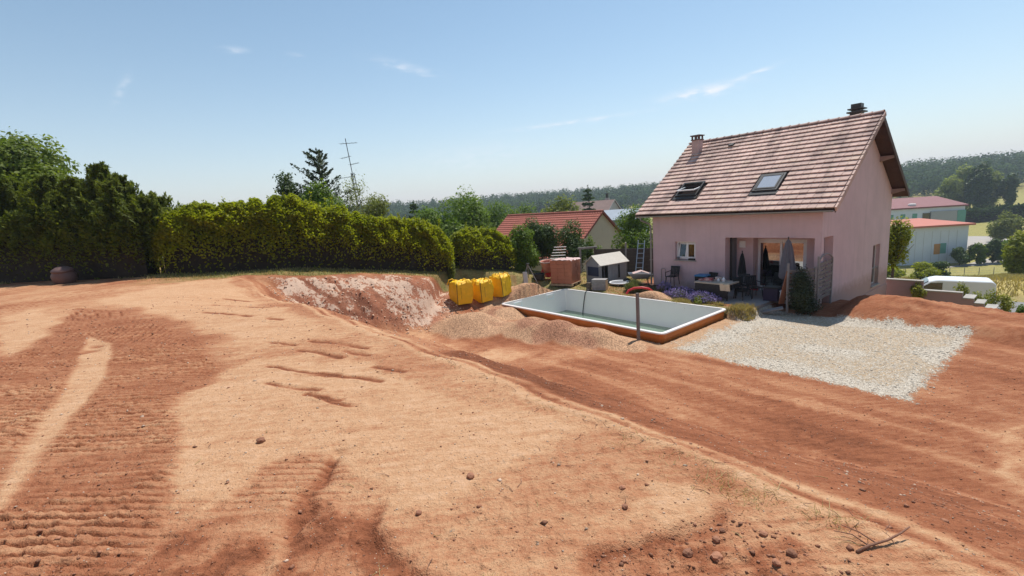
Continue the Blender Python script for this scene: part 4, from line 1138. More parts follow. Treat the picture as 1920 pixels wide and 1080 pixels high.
# ------------------------------------------------------------------ yellow bulk bags
M_BAG = mat('yellow_woven_bag', (0.80, 0.46, 0.012), 0.55, 0.16, 4, 0.35, 9, spec=0.35)
M_STRAP = mat('dark_strap', (0.05, 0.035, 0.02), 0.6)
M_PRINT = mat('faded_print', (0.42, 0.24, 0.02), 0.6)
def bulk_bag(x, y, rz, w, h, seed, label):
    z0 = HF(x, y) - 0.04
    e = empty('bulk_bag', (x, y, z0), rz); e.rotation_euler = (R(1.5 * seed - 3), R(2.5 - 2 * seed), rz); tag(e, label, 'bag', 'yellow bulk bags by the bank')
    r_ = np.random.default_rng(seed)
    n, k = 40, 22
    vs = []; fs = []
    for i in range(k + 1):
        t = i / k
        for j in range(n):
            an = 2 * math.pi * j / n
            c, s = math.cos(an), math.sin(an)
            p = 0.42 + 0.1 * t
            sq = (abs(c) ** (2 / (2 * p)) * (1 if c > 0 else -1), abs(s) ** (2 / (2 * p)) * (1 if s > 0 else -1))
            rad = w / 2 * (0.90 + 0.15 * math.sin(math.pi * min(1, t * 1.1)) - 0.03 * t)
            zz = h * 0.9 * min(1.0, t / 0.68)
            crump = 0.0
            if t > 0.68:
                u = (t - 0.68) / 0.32
                rad *= (1 - 0.98 * u ** 1.7)
                zz = h * (0.9 + 0.1 * math.sin(u * 1.57)) + 0.10 * (1 - u) * float(vnoise(np.array([j * 0.45 + seed]), np.array([u * 5]), seed)[0]) + 0.10 * u * (1 - u)
            fold = 0.045 * float(vnoise(np.array([j * 0.9 + 3 * seed]), np.array([t * 7]), seed + 5)[0]) * (0.4 + t) + 0.02 * float(vnoise(np.array([j * 2.1]), np.array([t * 13]), seed + 9)[0])
            vs.append((sq[0] * (rad + fold), sq[1] * (rad + fold), zz + fold * 0.8 * t))
    for i in range(k):
        for j in range(n): fs.append((i * n + j, i * n + (j + 1) % n, (i + 1) * n + (j + 1) % n, (i + 1) * n + j))
    m = MB(); m.add(vs, fs); m.build('sack', M_BAG, e, smooth=True)
    m = MB(); m.tube([(0.02, -w / 2 * 1.04, 0.02), (0.02, -w / 2 * 1.10, h * 0.45), (0.02, -w / 2 * 1.02, h * 0.93), (0.0, -w / 2 * 0.55, h + 0.05)], 0.014, 5); m.build('strap', M_STRAP, e)
    for sx in (-1, 1):
        m = MB(); m.tube([(sx * w * 0.42, -w * 0.40, h * 0.9), (sx * w * 0.36, -w * 0.34, h + 0.09), (sx * w * 0.24, -w * 0.26, h + 0.12), (sx * w * 0.16, -w * 0.22, h + 0.03)], 0.028, 5); m.build('lifting_loop', M_BAG, e, smooth=True)
    m = MB()
    for q_ in range(9):
        zz = h * (0.28 + 0.055 * q_); yy = -w / 2 * 1.085
        m.box(w * 0.17, w * 0.17 + 0.05, yy - 0.003, yy + 0.003, zz, zz + 0.03)
    m.build('print', M_PRINT, e)
    return e
bulk_bag(-2.42, 21.6, R(-12), 1.14, 1.08, 1, 'leftmost yellow bulk bag standing nearest beside the gravel heap')
bulk_bag(-1.45, 22.15, R(-2), 1.08, 1.04, 2, 'middle yellow bulk bag between two others')
bulk_bag(-0.52, 22.75, R(6), 1.0, 1.06, 3, 'rightmost and farthest yellow bulk bag near the hedge')

# ------------------------------------------------------------------ things in the garden
def G(x, y, dz=0.0): return (x, y, HF(x, y) + dz)
# levelling tripod
e = empty('tripod', G(0.95, 25.6)); tag(e, 'tripod with pale legs behind the gravel heaps', 'tripod')
for k, (dx, dy) in enumerate(((-0.42, -0.15), (0.55, -0.2), (0.05, 0.5))):
    m = MB(); m.tube([(dx, dy, 0), (0.0, 0, 1.22)], 0.022, 6); m.build('leg', M_GREYWOOD, e)
m = MB(); m.lathe([(0.0, 0.0), (0.09, 0.0), (0.10, 0.05), (0.07, 0.09), (0.0, 0.09)], 10, (0, 0, 1.2)); m.build('head', M_LEAD, e)
m = MB(); m.box(-0.14, 0.10, -0.1, 0.08, 0.0, 0.95); o = m.build('plaster_board', M_STEEL, None, G(0.80, 25.4), (R(-6), 0, R(10))); tag(o, 'narrow grey board leaning under the tripod', 'board')
m = MB(); m.lathe([(0.30, 0.0), (0.34, 0.30), (0.36, 0.31), (0.36, 0.33), (0.33, 0.33), (0.28, 0.04), (0.0, 0.04)], 18); o = m.build('mortar_tub', M_BLACKP, None, G(1.55, 25.9), smooth=False); tag(o, 'low round black mortar tub on the grass by the tripod', 'tub')
# concrete mixer
M_TERRA = mat('terracotta', (0.42, 0.16, 0.095), 0.8, 0.12, 3, 0.2, 30)
M_MIX = mat('orange_mixer_paint', (0.50, 0.20, 0.13), 0.55, 0.25, 4)
e = empty('concrete_mixer', G(2.15, 26.6), R(20)); tag(e, 'small concrete mixer with salmon drum and red base left of the brick stack', 'concrete mixer')
m = MB(); m.lathe([(0.0, 0.42), (0.20, 0.42), (0.30, 0.52), (0.33, 0.72), (0.40, 1.02), (0.43, 1.06), (0.41, 1.07), (0.38, 1.02), (0.30, 0.72), (0.26, 0.52)], 20); dr = m.build('drum', M_MIX, e, rot=(R(6), R(-4), 0), smooth=True)
m = MB(); m.lathe([(0.425, 1.04), (0.45, 1.05), (0.45, 1.09), (0.42, 1.09)], 20); m.build('drum_lip', M_CONC, dr)
m = MB()
for sx in (-1, 1):
    m.tube([(sx * 0.36, -0.35, 0), (sx * 0.36, 0, 0.62)], 0.025, 6); m.tube([(sx * 0.36, 0.35, 0.16), (sx * 0.36, 0, 0.62)], 0.025, 6)
m.tube([(-0.36, -0.35, 0.03), (0.36, -0.35, 0.03)], 0.025, 6); m.build('frame', M_RED, e)
m = MB(); m.box(-0.17, 0.17, -0.14, 0.16, 0.12, 0.42); m.build('motor_housing', M_RED, e, bevel=0.03)
for sx in (-1, 1):
    m = MB(); m.lathe([(0.0, -0.04), (0.10, -0.04), (0.18, -0.05), (0.19, 0.0), (0.18, 0.05), (0.10, 0.04), (0, 0.04)], 14); m.build('wheel', M_BLACKP, e, (sx * 0.42, 0.35, 0.19), (0, R(90), 0))
# stack of hollow bricks on a pallet
e = empty('brick_pallet', G(3.05, 25.75), R(-32)); tag(e, 'pallet stacked high with terracotta hollow bricks beside the grey playhouse', 'brick stack')
m = MB()
for k in range(3): m.box(-0.66, 0.66, -0.62 + k * 0.54, -0.46 + k * 0.54, 0.0, 0.10)
for k in range(5): m.box(-0.66 + k * 0.30, -0.54 + k * 0.30, -0.62, 0.62, 0.101, 0.125)
m.build('pallet', M_WOOD, e)
m = MB()
for c_ in range(6):
    z0 = 0.13 + c_ * 0.212
    for i in range(3):
        for j in range(6):
            jx, jy = random.uniform(-0.008, 0.008), random.uniform(-0.008, 0.008)
            x0, y0 = -0.63 + i * 0.422 + jx, -0.60 + j * 0.202 + jy
            m.box(x0, x0 + 0.412, y0, y0 + 0.194, z0, z0 + 0.205)
            if j == 0:
                for g_ in range(4): m.box(x0 + 0.03 + g_ * 0.1, x0 + 0.075 + g_ * 0.1, y0 - 0.006, y0, z0 + 0.012, z0 + 0.193)
            if i == 0:
                for g_ in range(2): m.box(x0 - 0.006, x0, y0 + 0.025 + g_ * 0.085, y0 + 0.075 + g_ * 0.085, z0 + 0.012, z0 + 0.193)
o = m.build('brick_courses', M_TERRA, e, recalc=False); tag(o, kind='stuff')
# torn plastic on top
gx, gy = np.meshgrid(np.linspace(-0.68, 0.68, 18), np.linspace(-0.65, 0.65, 18))
gz = 1.425 + 0.035 * fbm(gx * 3, gy * 3, 3, 5) + 0.05 * (np.abs(gx) > 0.6) * -1.0 + 0.03 * fbm(gx * 9, gy * 9, 2, 7)
idx = np.arange(18 * 18).reshape(18, 18)
fq = np.stack([idx[:-1, :-1], idx[:-1, 1:], idx[1:, 1:], idx[1:, :-1]], -1).reshape(-1, 4)
keep = vnoise(gx[:-1, :-1] * 2.6 + 4, gy[:-1, :-1] * 2.6, 9).ravel() > -0.45
M_FILM = mat('torn_film', (0.62, 0.42, 0.37), 0.35, 0.15, 6, spec=0.6)
o = link('torn_wrap', np_mesh('torn_wrap', np.stack([gx, gy, gz], -1).reshape(-1, 3), fq[keep], M_FILM), None, e)
# bleached slatted pallet propped behind
e = empty('slatted_rack', G(2.95, 28.3), R(-15)); tag(e, 'bleached slatted timber rack propped up behind the bricks', 'rack')
for sx in (-0.5, 0.32):
    m = MB(); m.box(sx, sx + 0.07, -0.04, 0.04, 0, 1.05); m.build('post', M_WOOD, e)
for k in range(5):
    m = MB(); m.box(-0.42 + 0.03 * k, 0.46 - 0.0 * k, -0.45 + k * 0.20, -0.33 + k * 0.20, 1.06 + k * 0.15, 1.085 + k * 0.15); m.build('slat', mat('bleached_slat', (0.72, 0.68, 0.62), 0.7) if k == 0 else MATS['bleached_slat'], e)
m = MB(); m.box(-0.5, 0.42, -0.03, 0.03, 0.72, 0.9); m.build('rail', M_WOOD, e)
# timber pergola frame
e = empty('pergola_frame', G(4.9, 29.2)); tag(e, 'plain timber pergola frame standing against the hedge', 'frame')
for sx in (-0.47, 0.47):
    m = MB(); m.box(sx - 0.06, sx + 0.06, -0.06, 0.06, -0.3, 1.62 - HF(4.9, 29.2)); m.build('post', M_GREYWOOD, e)
m = MB(); m.box(-0.6, 0.6, -0.07, 0.07, 1.621 - HF(4.9, 29.2), 1.74 - HF(4.9, 29.2)); m.build('beam', M_GREYWOOD, e)
# children's playhouse
M_PLAY = mat('grey_painted_board', (0.25, 0.265, 0.285), 0.75, 0.08, 4)
M_PLAYR = mat('pale_felt_roof', (0.56, 0.52, 0.46), 0.9, 0.1, 5)
e = empty('playhouse', G(5.35, 25.85, 0.0), R(33)); tag(e, 'grey wooden playhouse with pale pitched roof', 'playhouse')
W2, D2, HT = 0.98, 0.55, 1.12
def boards(y, x0, x1, z0, z1, skip=None):
    k = 0; x = x0
    while x < x1 - 0.01:
        xb = min(x + 0.118, x1)
        m = MB(); m.box(x, xb - 0.008, y - 0.012, y + 0.012, z0, z1); m.build('board', M_PLAY, e); x += 0.118
# long side facing the camera right: door opening and slit window
boards(-D2, -W2 + 0.55, W2, 0.0, HT)
m = MB(); m.box(-W2, -W2 + 0.54, -D2 + 0.25, -D2 + 0.27, 0.0, HT); m.build('porch_wall', M_PLAY, e)
m = MB(); m.box(-W2 + 0.16, -W2 + 0.46, -D2 + 0.225, -D2 + 0.249, 0.0, 0.95); m.build('doorway', M_DARK, e)
m = MB(); m.box(0.34, 0.46, -D2 - 0.03, -D2 - 0.013, 0.22, 0.95); m.build('slit_window', M_DARK, e)
for x in (-W2 + 0.03,):
    m = MB(); m.box(x - 0.03, x + 0.03, -D2 - 0.03, -D2 + 0.03, 0, HT); m.build('corner_post', M_PLAY, e)
m = MB(); m.box(-W2, W2, D2 - 0.01, D2 + 0.01, 0, HT); m.build('back_wall', M_PLAY, e)
for sx in (-1, 1):
    m = MB(); m.prism([(sx * W2, -D2, 0), (sx * W2, D2, 0), (sx * W2, D2, HT), (sx * W2, 0, HT + 0.42), (sx * W2, -D2, HT)], (0.02 * sx, 0, 0)); m.build('gable_board', M_PLAY, e)
m = MB(); m.box(-W2 - 0.035, -W2 - 0.022, -0.42, 0.42, 0.45, 0.95); m.build('window_opening', mat('blue_blind', (0.03, 0.045, 0.085), 0.6), e)
for sg in (-1, 1):
    m = MB(); m.prism([(-W2 - 0.13, sg * (D2 + 0.14), HT - 0.09), (-W2 - 0.13, sg * (D2 + 0.14), HT - 0.06), (-W2 - 0.13, 0, HT + 0.46), (-W2 - 0.13, 0, HT + 0.43)], (2 * W2 + 0.26, 0, 0)); m.build('roof_panel', M_PLAYR, e)
m = MB(); m.lathe([(0.0, -0.05), (0.05, -0.03), (0.055, 0.02), (0.0, 0.06)], 10, (-W2 - 0.1, -D2 - 0.02, 1.06)); m.build('round_lamp', M_WHITE, e)
# crate, stump, white ring, wheelbarrow, ladder, fence
e = empty('wooden_crate', G(4.55, 23.75), R(-25)); tag(e, 'weathered wooden crate on the grass in front of the playhouse', 'crate')
for k in range(4):
    m = MB(); m.box(-0.36, 0.36, -0.27, -0.25, 0.02 + k * 0.13, 0.135 + k * 0.13); m.build('slat', M_GREYWOOD, e)
    m = MB(); m.box(0.345, 0.365, -0.25, 0.25, 0.02 + k * 0.13, 0.135 + k * 0.13); m.build('slat', M_WOOD, e)
m = MB(); m.box(-0.36, 0.34, 0.23, 0.25, 0.02, 0.53); m.box(-0.36, -0.34, -0.25, 0.23, 0.02, 0.53); m.box(-0.37, 0.37, -0.28, 0.27, 0.541, 0.56); m.build('box', M_GREYWOOD, e)
m = MB(); m.lathe([(0.15, -0.05), (0.13, 0.1), (0.12, 0.38), (0.125, 0.4), (0.0, 0.41)], 12); o = m.build('tree_stump', M_BARK, None, G(3.98, 23.8)); tag(o, 'short dark log standing on end beside the crate', 'log')
m = MB()
ring = [(0.52 * math.cos(2 * math.pi * k / 28), 0.52 * math.sin(2 * math.pi * k / 28), 0.16) for k in range(29)]
e = empty('ring_table', G(5.75, 24.45)); tag(e, 'round white rimmed low table lying on the grass by the playhouse', 'table')
m.tube(ring, 0.045, 8); m.build('rim', M_WHITE, e, smooth=True)
m = MB(); m.lathe([(0.0, 0.15), (0.50, 0.15), (0.50, 0.17), (0.0, 0.17)], 24); m.build('table_top', M_GREYP, e)
for k in range(3):
    m = MB(); m.tube([(0.3 * math.cos(k * 2.1), 0.3 * math.sin(k * 2.1), 0.0), (0.3 * math.cos(k * 2.1), 0.3 * math.sin(k * 2.1), 0.15)], 0.03, 6); m.build('leg', M_WHITE, e)
e = empty('wheelbarrow', G(6.95, 24.6), R(-10)); tag(e, 'grey wheelbarrow parked near the fence and ladder', 'wheelbarrow')
m = MB(); m.add([(-0.45, -0.22, 0.34), (0.35, -0.22, 0.34), (0.35, 0.22, 0.34), (-0.45, 0.22, 0.34), (-0.68, -0.36, 0.62), (0.55, -0.36, 0.56), (0.55, 0.36, 0.56), (-0.68, 0.36, 0.62)],
      [(0, 1, 2, 3), (0, 1, 5, 4), (1, 2, 6, 5), (2, 3, 7, 6), (3, 0, 4, 7)]); m.build('tray', M_STEEL, e, recalc=False)
m = MB()
for sy in (-1, 1): m.tube([(-0.75, sy * 0.05, 0.2), (-0.4, sy * 0.25, 0.32), (0.4, sy * 0.27, 0.33), (0.95, sy * 0.28, 0.55)], 0.02, 6); m.tube([(0.3, sy * 0.25, 0.33), (0.35, sy * 0.27, 0.0)], 0.018, 6)
m.build('frame', M_LEAD, e)
m = MB(); m.lathe([(0.0, -0.04), (0.14, -0.04), (0.19, 0.0), (0.14, 0.04), (0.0, 0.04)], 16); m.build('wheel', M_BLACKP, e, (-0.78, 0, 0.19), (R(90), 0, 0))
m = MB(); m.add([(-0.45, -0.25, 0.60), (0.0, -0.2, 0.72), (0.4, -0.2, 0.58), (0.4, 0.2, 0.58), (0.0, 0.2, 0.74), (-0.45, 0.25, 0.62)], [(0, 1, 4, 5), (1, 2, 3, 4)]); o = m.build('plastic_sheet', M_FILM, None, e.location, (0, 0, R(-10)), recalc=False); tag(o, 'pale crumpled sheet lying in the wheelbarrow', 'sheet')

FX0, FY0, FX1, FY1 = 5.35, 29.0, 8.75, 27.2
M_FENCE = mat('dark_fence_board', (0.085, 0.068, 0.058), 0.85, 0.2, 5, 0.3, 30)
fl = math.hypot(FX1 - FX0, FY1 - FY0); fa = math.atan2(FY1 - FY0, FX1 - FX0)
e = empty('garden_fence', (FX0, FY0, 0), fa); tag(e, 'dark brown board fence running up to the corner of the pink house', 'fence')
for k in range(8):
    m = MB(); m.box(0.0, fl, -0.015 - 0.002 * (k % 2), 0.015, -0.4 + k * 0.248, -0.158 + k * 0.248); m.build('board', M_FENCE, e)
for k in range(3):
    m = MB(); m.box(k * fl / 2 - 0.05, k * fl / 2 + 0.05, -0.08, -0.02, -0.5, 1.72 if k != 1 else 1.86); m.build('post', M_GREYWOOD if k == 1 else M_FENCE, e)
m = MB(); m.lathe([(0.0, 0.12), (0.05, 0.09), (0.06, 0.0), (0.0, 0.0)], 8, (fl / 2, -0.05, 1.862)); m.build('post_cap', M_CONC, e)
e = empty('ladder', (7.55, 27.0, 0.02), R(-28)); tag(e, 'aluminium ladder leaning against the dark fence', 'ladder')
for sx in (-0.2, 0.2):
    m = MB(); m.tube([(sx, -0.35, 0.0), (sx * 0.92, 0.62, 2.05)], 0.03, 4); m.build('rail', M_ALU, e)
for k in range(7):
    t = 0.12 + k * 0.13; m = MB(); m.tube([(-0.2, -0.35 + 0.97 * t, 2.05 * t), (0.2, -0.35 + 0.97 * t, 2.05 * t)], 0.02, 5); m.build('rung', M_ALU, e)
# red pipe arch by the pool edge
m = MB(); m.tube([(-0.62, 0.0, -0.05), (-0.5, 0.05, 0.12), (-0.25, 0.1, 0.22), (0.1, 0.14, 0.24), (0.4, 0.18, 0.17), (0.7, 0.2, -0.05)], 0.055, 8)
o = m.build('red_pipe', M_RED, None, G(6.0, 21.6, 0.0), (0, 0, R(-20)), smooth=True); tag(o, 'thick red plastic pipe bent in an arch behind the pool', 'pipe')
# round boulder-like barrel in the shade of the hedge
m = MB(); m.lathe([(0.0, 0.0), (0.26, 0.02), (0.38, 0.18), (0.40, 0.40), (0.34, 0.52), (0.32, 0.56), (0.36, 0.57), (0.34, 0.63), (0.2, 0.72), (0.0, 0.75)], 20)
e = m.build('barrel', mat('brown_barrel', (0.14, 0.085, 0.075), 0.5, 0.15, 4), None, G(-17.9, 18.75, -0.05), (R(8), R(4), 0), smooth=True); tag(e, 'rounded dark brown barrel in the shade of the tall hedge', 'barrel')

# ------------------------------------------------------------------ vegetation
L_LAUREL = leaf_mat('leaf_yellow_green', (0.135, 0.172, 0.012), (0.340, 0.350, 0.022), 0.5)
L_THUJA = leaf_mat('leaf_thuja', (0.065, 0.092, 0.014), (0.160, 0.185, 0.024), 0.42, nscale=0.9, spec=0.1)
L_BRIGHT = leaf_mat('leaf_bright', (0.075, 0.140, 0.012), (0.165, 0.235, 0.022), 0.45)
L_WALNUT = leaf_mat('leaf_walnut', (0.085, 0.135, 0.012), (0.185, 0.225, 0.022), 0.45)
L_DARK = leaf_mat('leaf_dark', (0.030, 0.062, 0.014), (0.080, 0.125, 0.024), 0.32)
L_FIR = leaf_mat('needle_fir', (0.030, 0.055, 0.025), (0.075, 0.105, 0.045), 0.15)
L_OLIVE = leaf_mat('leaf_olive', (0.115, 0.145, 0.034), (0.225, 0.240, 0.065), 0.5)
L_FOREST = leaf_mat('leaf_forest', (0.022, 0.048, 0.018), (0.095, 0.140, 0.045), 0.15, nscale=0.11, spec=0.0, rough=1.0)
L_LAV = mat('lavender_flower', (0.30, 0.23, 0.46), 0.8, 0.25, 9, per_obj=0.25)
L_LAVG = leaf_mat('lavender_leaf', (0.10, 0.13, 0.055), (0.20, 0.22, 0.10), 0.25)
L_GRASS = leaf_mat('grass_blade', (0.12, 0.145, 0.035), (0.30, 0.27, 0.085), 0.3, nscale=0.8)
L_DRY = leaf_mat('dry_grass_blade', (0.28, 0.22, 0.09), (0.48, 0.38, 0.17), 0.25, nscale=0.8)
M_HEDGESHADE = mat('hedge_inner_shade', (0.035, 0.028, 0.020), 0.95, 0.4, 3, 0.5, 12)  # near black, stands in for the shade inside the hedges
L_POPLAR = leaf_mat('leaf_poplar', (0.13, 0.17, 0.045), (0.27, 0.30, 0.08), 0.5, nscale=0.15)
L_YEL = leaf_mat('leaf_variegated', (0.13, 0.17, 0.02), (0.34, 0.33, 0.05), 0.35)

def leaves_arrays(P, Nn, size, aspect, r_, droop=0.0, axis=None, jit=0.55):
    """rhombic leaf faces at points P facing roughly Nn; axis gives a preferred long direction"""
    n = len(P)
    Nn = Nn + r_.normal(0, jit, (n, 3)); Nn /= np.linalg.norm(Nn, axis=1)[:, None] + 1e-9
    if axis is None:
        t = r_.normal(0, 1, (n, 3)); t[:, 2] -= droop
    else:
        t = axis + r_.normal(0, 0.35, (n, 3))
    t = t - Nn * (t * Nn).sum(1)[:, None]; t /= np.linalg.norm(t, axis=1)[:, None] + 1e-9
    b = np.cross(Nn, t)
    L_ = (size * r_.uniform(0.65, 1.35, n))[:, None]; W_ = L_ * aspect
    V = np.stack([P - t * L_ * 0.5, P + b * W_ * 0.5 + t * L_ * 0.08, P + t * L_ * 0.5, P - b * W_ * 0.5 + t * L_ * 0.08], 1).reshape(-1, 3)
    F = np.arange(4 * n).reshape(n, 4)
    return V, F
def leaf_mesh(name, P, Nn, size, aspect, mat_, seed=0, droop=0.0, axis=None, jit=0.55):
    V, F = leaves_arrays(P, Nn, size, aspect, np.random.default_rng(seed), droop, axis, jit)
    return np_mesh(name, V, F, mat_)
def clump_points(blobs, n, seed, shell=0.28, bottom=-1.0):
    """points spread through a set of ellipsoids (cx,cy,cz,rx,ry,rz), denser towards their skins"""
    r_ = np.random.default_rng(seed)
    B = np.array(blobs, float)
    wts = (B[:, 3] * B[:, 4] * B[:, 5]) ** (2 / 3); wts /= wts.sum()
    k = r_.choice(len(B), n, p=wts)
    d = r_.normal(0, 1, (n, 3)); d /= np.linalg.norm(d, axis=1)[:, None]
    rad = np.clip(1 - np.abs(r_.normal(0, shell, n)), 0.15, 1.1)
    lump = 1 + 0.18 * np.sin(d[:, 0] * 7 + k * 1.7) * np.sin(d[:, 1] * 6 + k) + 0.12 * np.sin(d[:, 2] * 9 + k * 2.3)
    P = B[k, :3] + d * B[k, 3:6] * (rad * lump)[:, None]
    Nn = d.copy(); Nn[:, 2] += 0.35
    return P, Nn
def trunk_mb(h, r0, limbs, seed, lean=0.0):
    r_ = random.Random(seed); m = MB()
    top = (lean + r_.uniform(-0.1, 0.1) * h * 0.3, r_.uniform(-0.1, 0.1) * h * 0.3, h)
    mid = (top[0] * 0.4 + r_.uniform(-0.05, 0.05), top[1] * 0.4, h * 0.5)
    m.tube([(0, 0, -0.3), mid, top], r0, 8, r0 * 0.45)
    for k in range(limbs):
        t = r_.uniform(0.55, 1.0); an = k * 2.4 + r_.uniform(-0.4, 0.4); L_ = h * r_.uniform(0.35, 0.7)
        b = Vector(mid).lerp(Vector(top), (t - 0.5) * 2) if t > 0.5 else Vector(mid)
        e_ = b + Vector((math.cos(an) * L_ * 0.6, math.sin(an) * L_ * 0.6, L_ * 0.75))
        m.tube([b, b.lerp(e_, 0.5) + Vector((0, 0, -0.04 * L_)), e_], r0 * 0.38, 6, r0 * 0.1)
    return m
def broad_tree(name, x, y, z, h, crown_r, crown_h, blobs, n, leaf, size, label, cat='tree', group=None, seed=1, aspect=0.55, trunk_r=0.12, shell=0.28, limbs=7):
    """tree with a crown made of several clumps round an uneven centre"""
    r_ = random.Random(seed)
    e = empty(name, (x, y, z)); tag(e, label, cat, group)
    cz = h - crown_h * 0.5
    bl = []
    for k in range(blobs):
        an = r_.uniform(0, 6.283); u = r_.uniform(-1, 1); rr_ = crown_r * 0.62 * math.sqrt(max(0, 1 - u * u)) * r_.uniform(0.6, 1.05)
        s = r_.uniform(0.28, 0.5)
        bl.append((rr_ * math.cos(an), rr_ * math.sin(an), cz + u * crown_h * 0.36, crown_r * s, crown_r * s, crown_h * s * 0.62))
    trunk_mb(max(0.3, h - crown_h * 0.75), trunk_r, limbs, seed).build('trunk', M_BARK, e, smooth=True)
    P, Nn = clump_points(bl, n, seed, shell)
    link('crown', leaf_mesh('crown', P, Nn, size, aspect, leaf, seed), None, e)
    return e
def conifer(name, x, y, z, h, rad, n, leaf, label, cat='tree', group=None, seed=1, tiers=16, size=0.16, base=0.12, open_=0.0, sweep=0.25, asp=0.42):
    """spire-shaped tree: whorls of branches clothed in needles"""
    e = empty(name, (x, y, z)); tag(e, label, cat, group)
    r_ = np.random.default_rng(seed)
    m = MB(); m.tube([(0, 0, -0.3), (0.02 * h, 0, h * 0.5), (0, 0, h)], 0.018 * h + 0.02, 7, 0.012)
    P = []; Nn = []; A = []
    per = max(4, n // (tiers * 7))
    for k in range(tiers):
        t = base + (1 - base) * (k + r_.uniform(-0.2, 0.2)) / tiers
        L0 = rad * (1 - t) ** 0.8 + 0.06 * rad
        nb_ = 7 if open_ < 0.5 else 5
        for j in range(nb_):
            an = 2 * math.pi * (j + r_.uniform(-0.3, 0.3)) / nb_ + k * 0.9
            L_ = L0 * (r_.uniform(0.35, 1.35) if open_ else r_.uniform(0.7, 1.2))
            d = np.array((math.cos(an), math.sin(an), sweep + 0.15 * r_.normal()))
            b0 = np.array((0, 0, h * t)); b1 = b0 + d * L_
            if open_: m.tube([b0, b1], 0.012 * h * (1 - t) + 0.01, 4, 0.006)
            u = r_.uniform(0.1, 1.0, per) ** 0.7
            w_ = (0.10 + 0.16 * (1 - open_)) * L_ * (1.15 - u)
            pts = b0 + np.outer(u, d * L_) + r_.normal(0, 1, (per, 3)) * w_[:, None] * np.array((1, 1, 0.55))
            P.append(pts); nn = np.tile(np.array((d[0] * 0.5, d[1] * 0.5, 0.9)), (per, 1)); Nn.append(nn)
            A.append(np.tile(d + np.array((0, 0, 0.1)), (per, 1)))
    tp = 26
    P.append(np.stack([r_.normal(0, 0.03, tp), r_.normal(0, 0.03, tp), h * (1 - 0.1 * r_.uniform(0, 1, tp))], 1)); Nn.append(r_.normal(0, 1, (tp, 3))); A.append(np.tile((0, 0, 1.0), (tp, 1)))
    m.build('trunk', M_BARK, e, smooth=True)
    link('crown', leaf_mesh('crown', np.vstack(P), np.vstack(Nn), size, asp, leaf, seed, 0, np.vstack(A)), None, e)
    return e

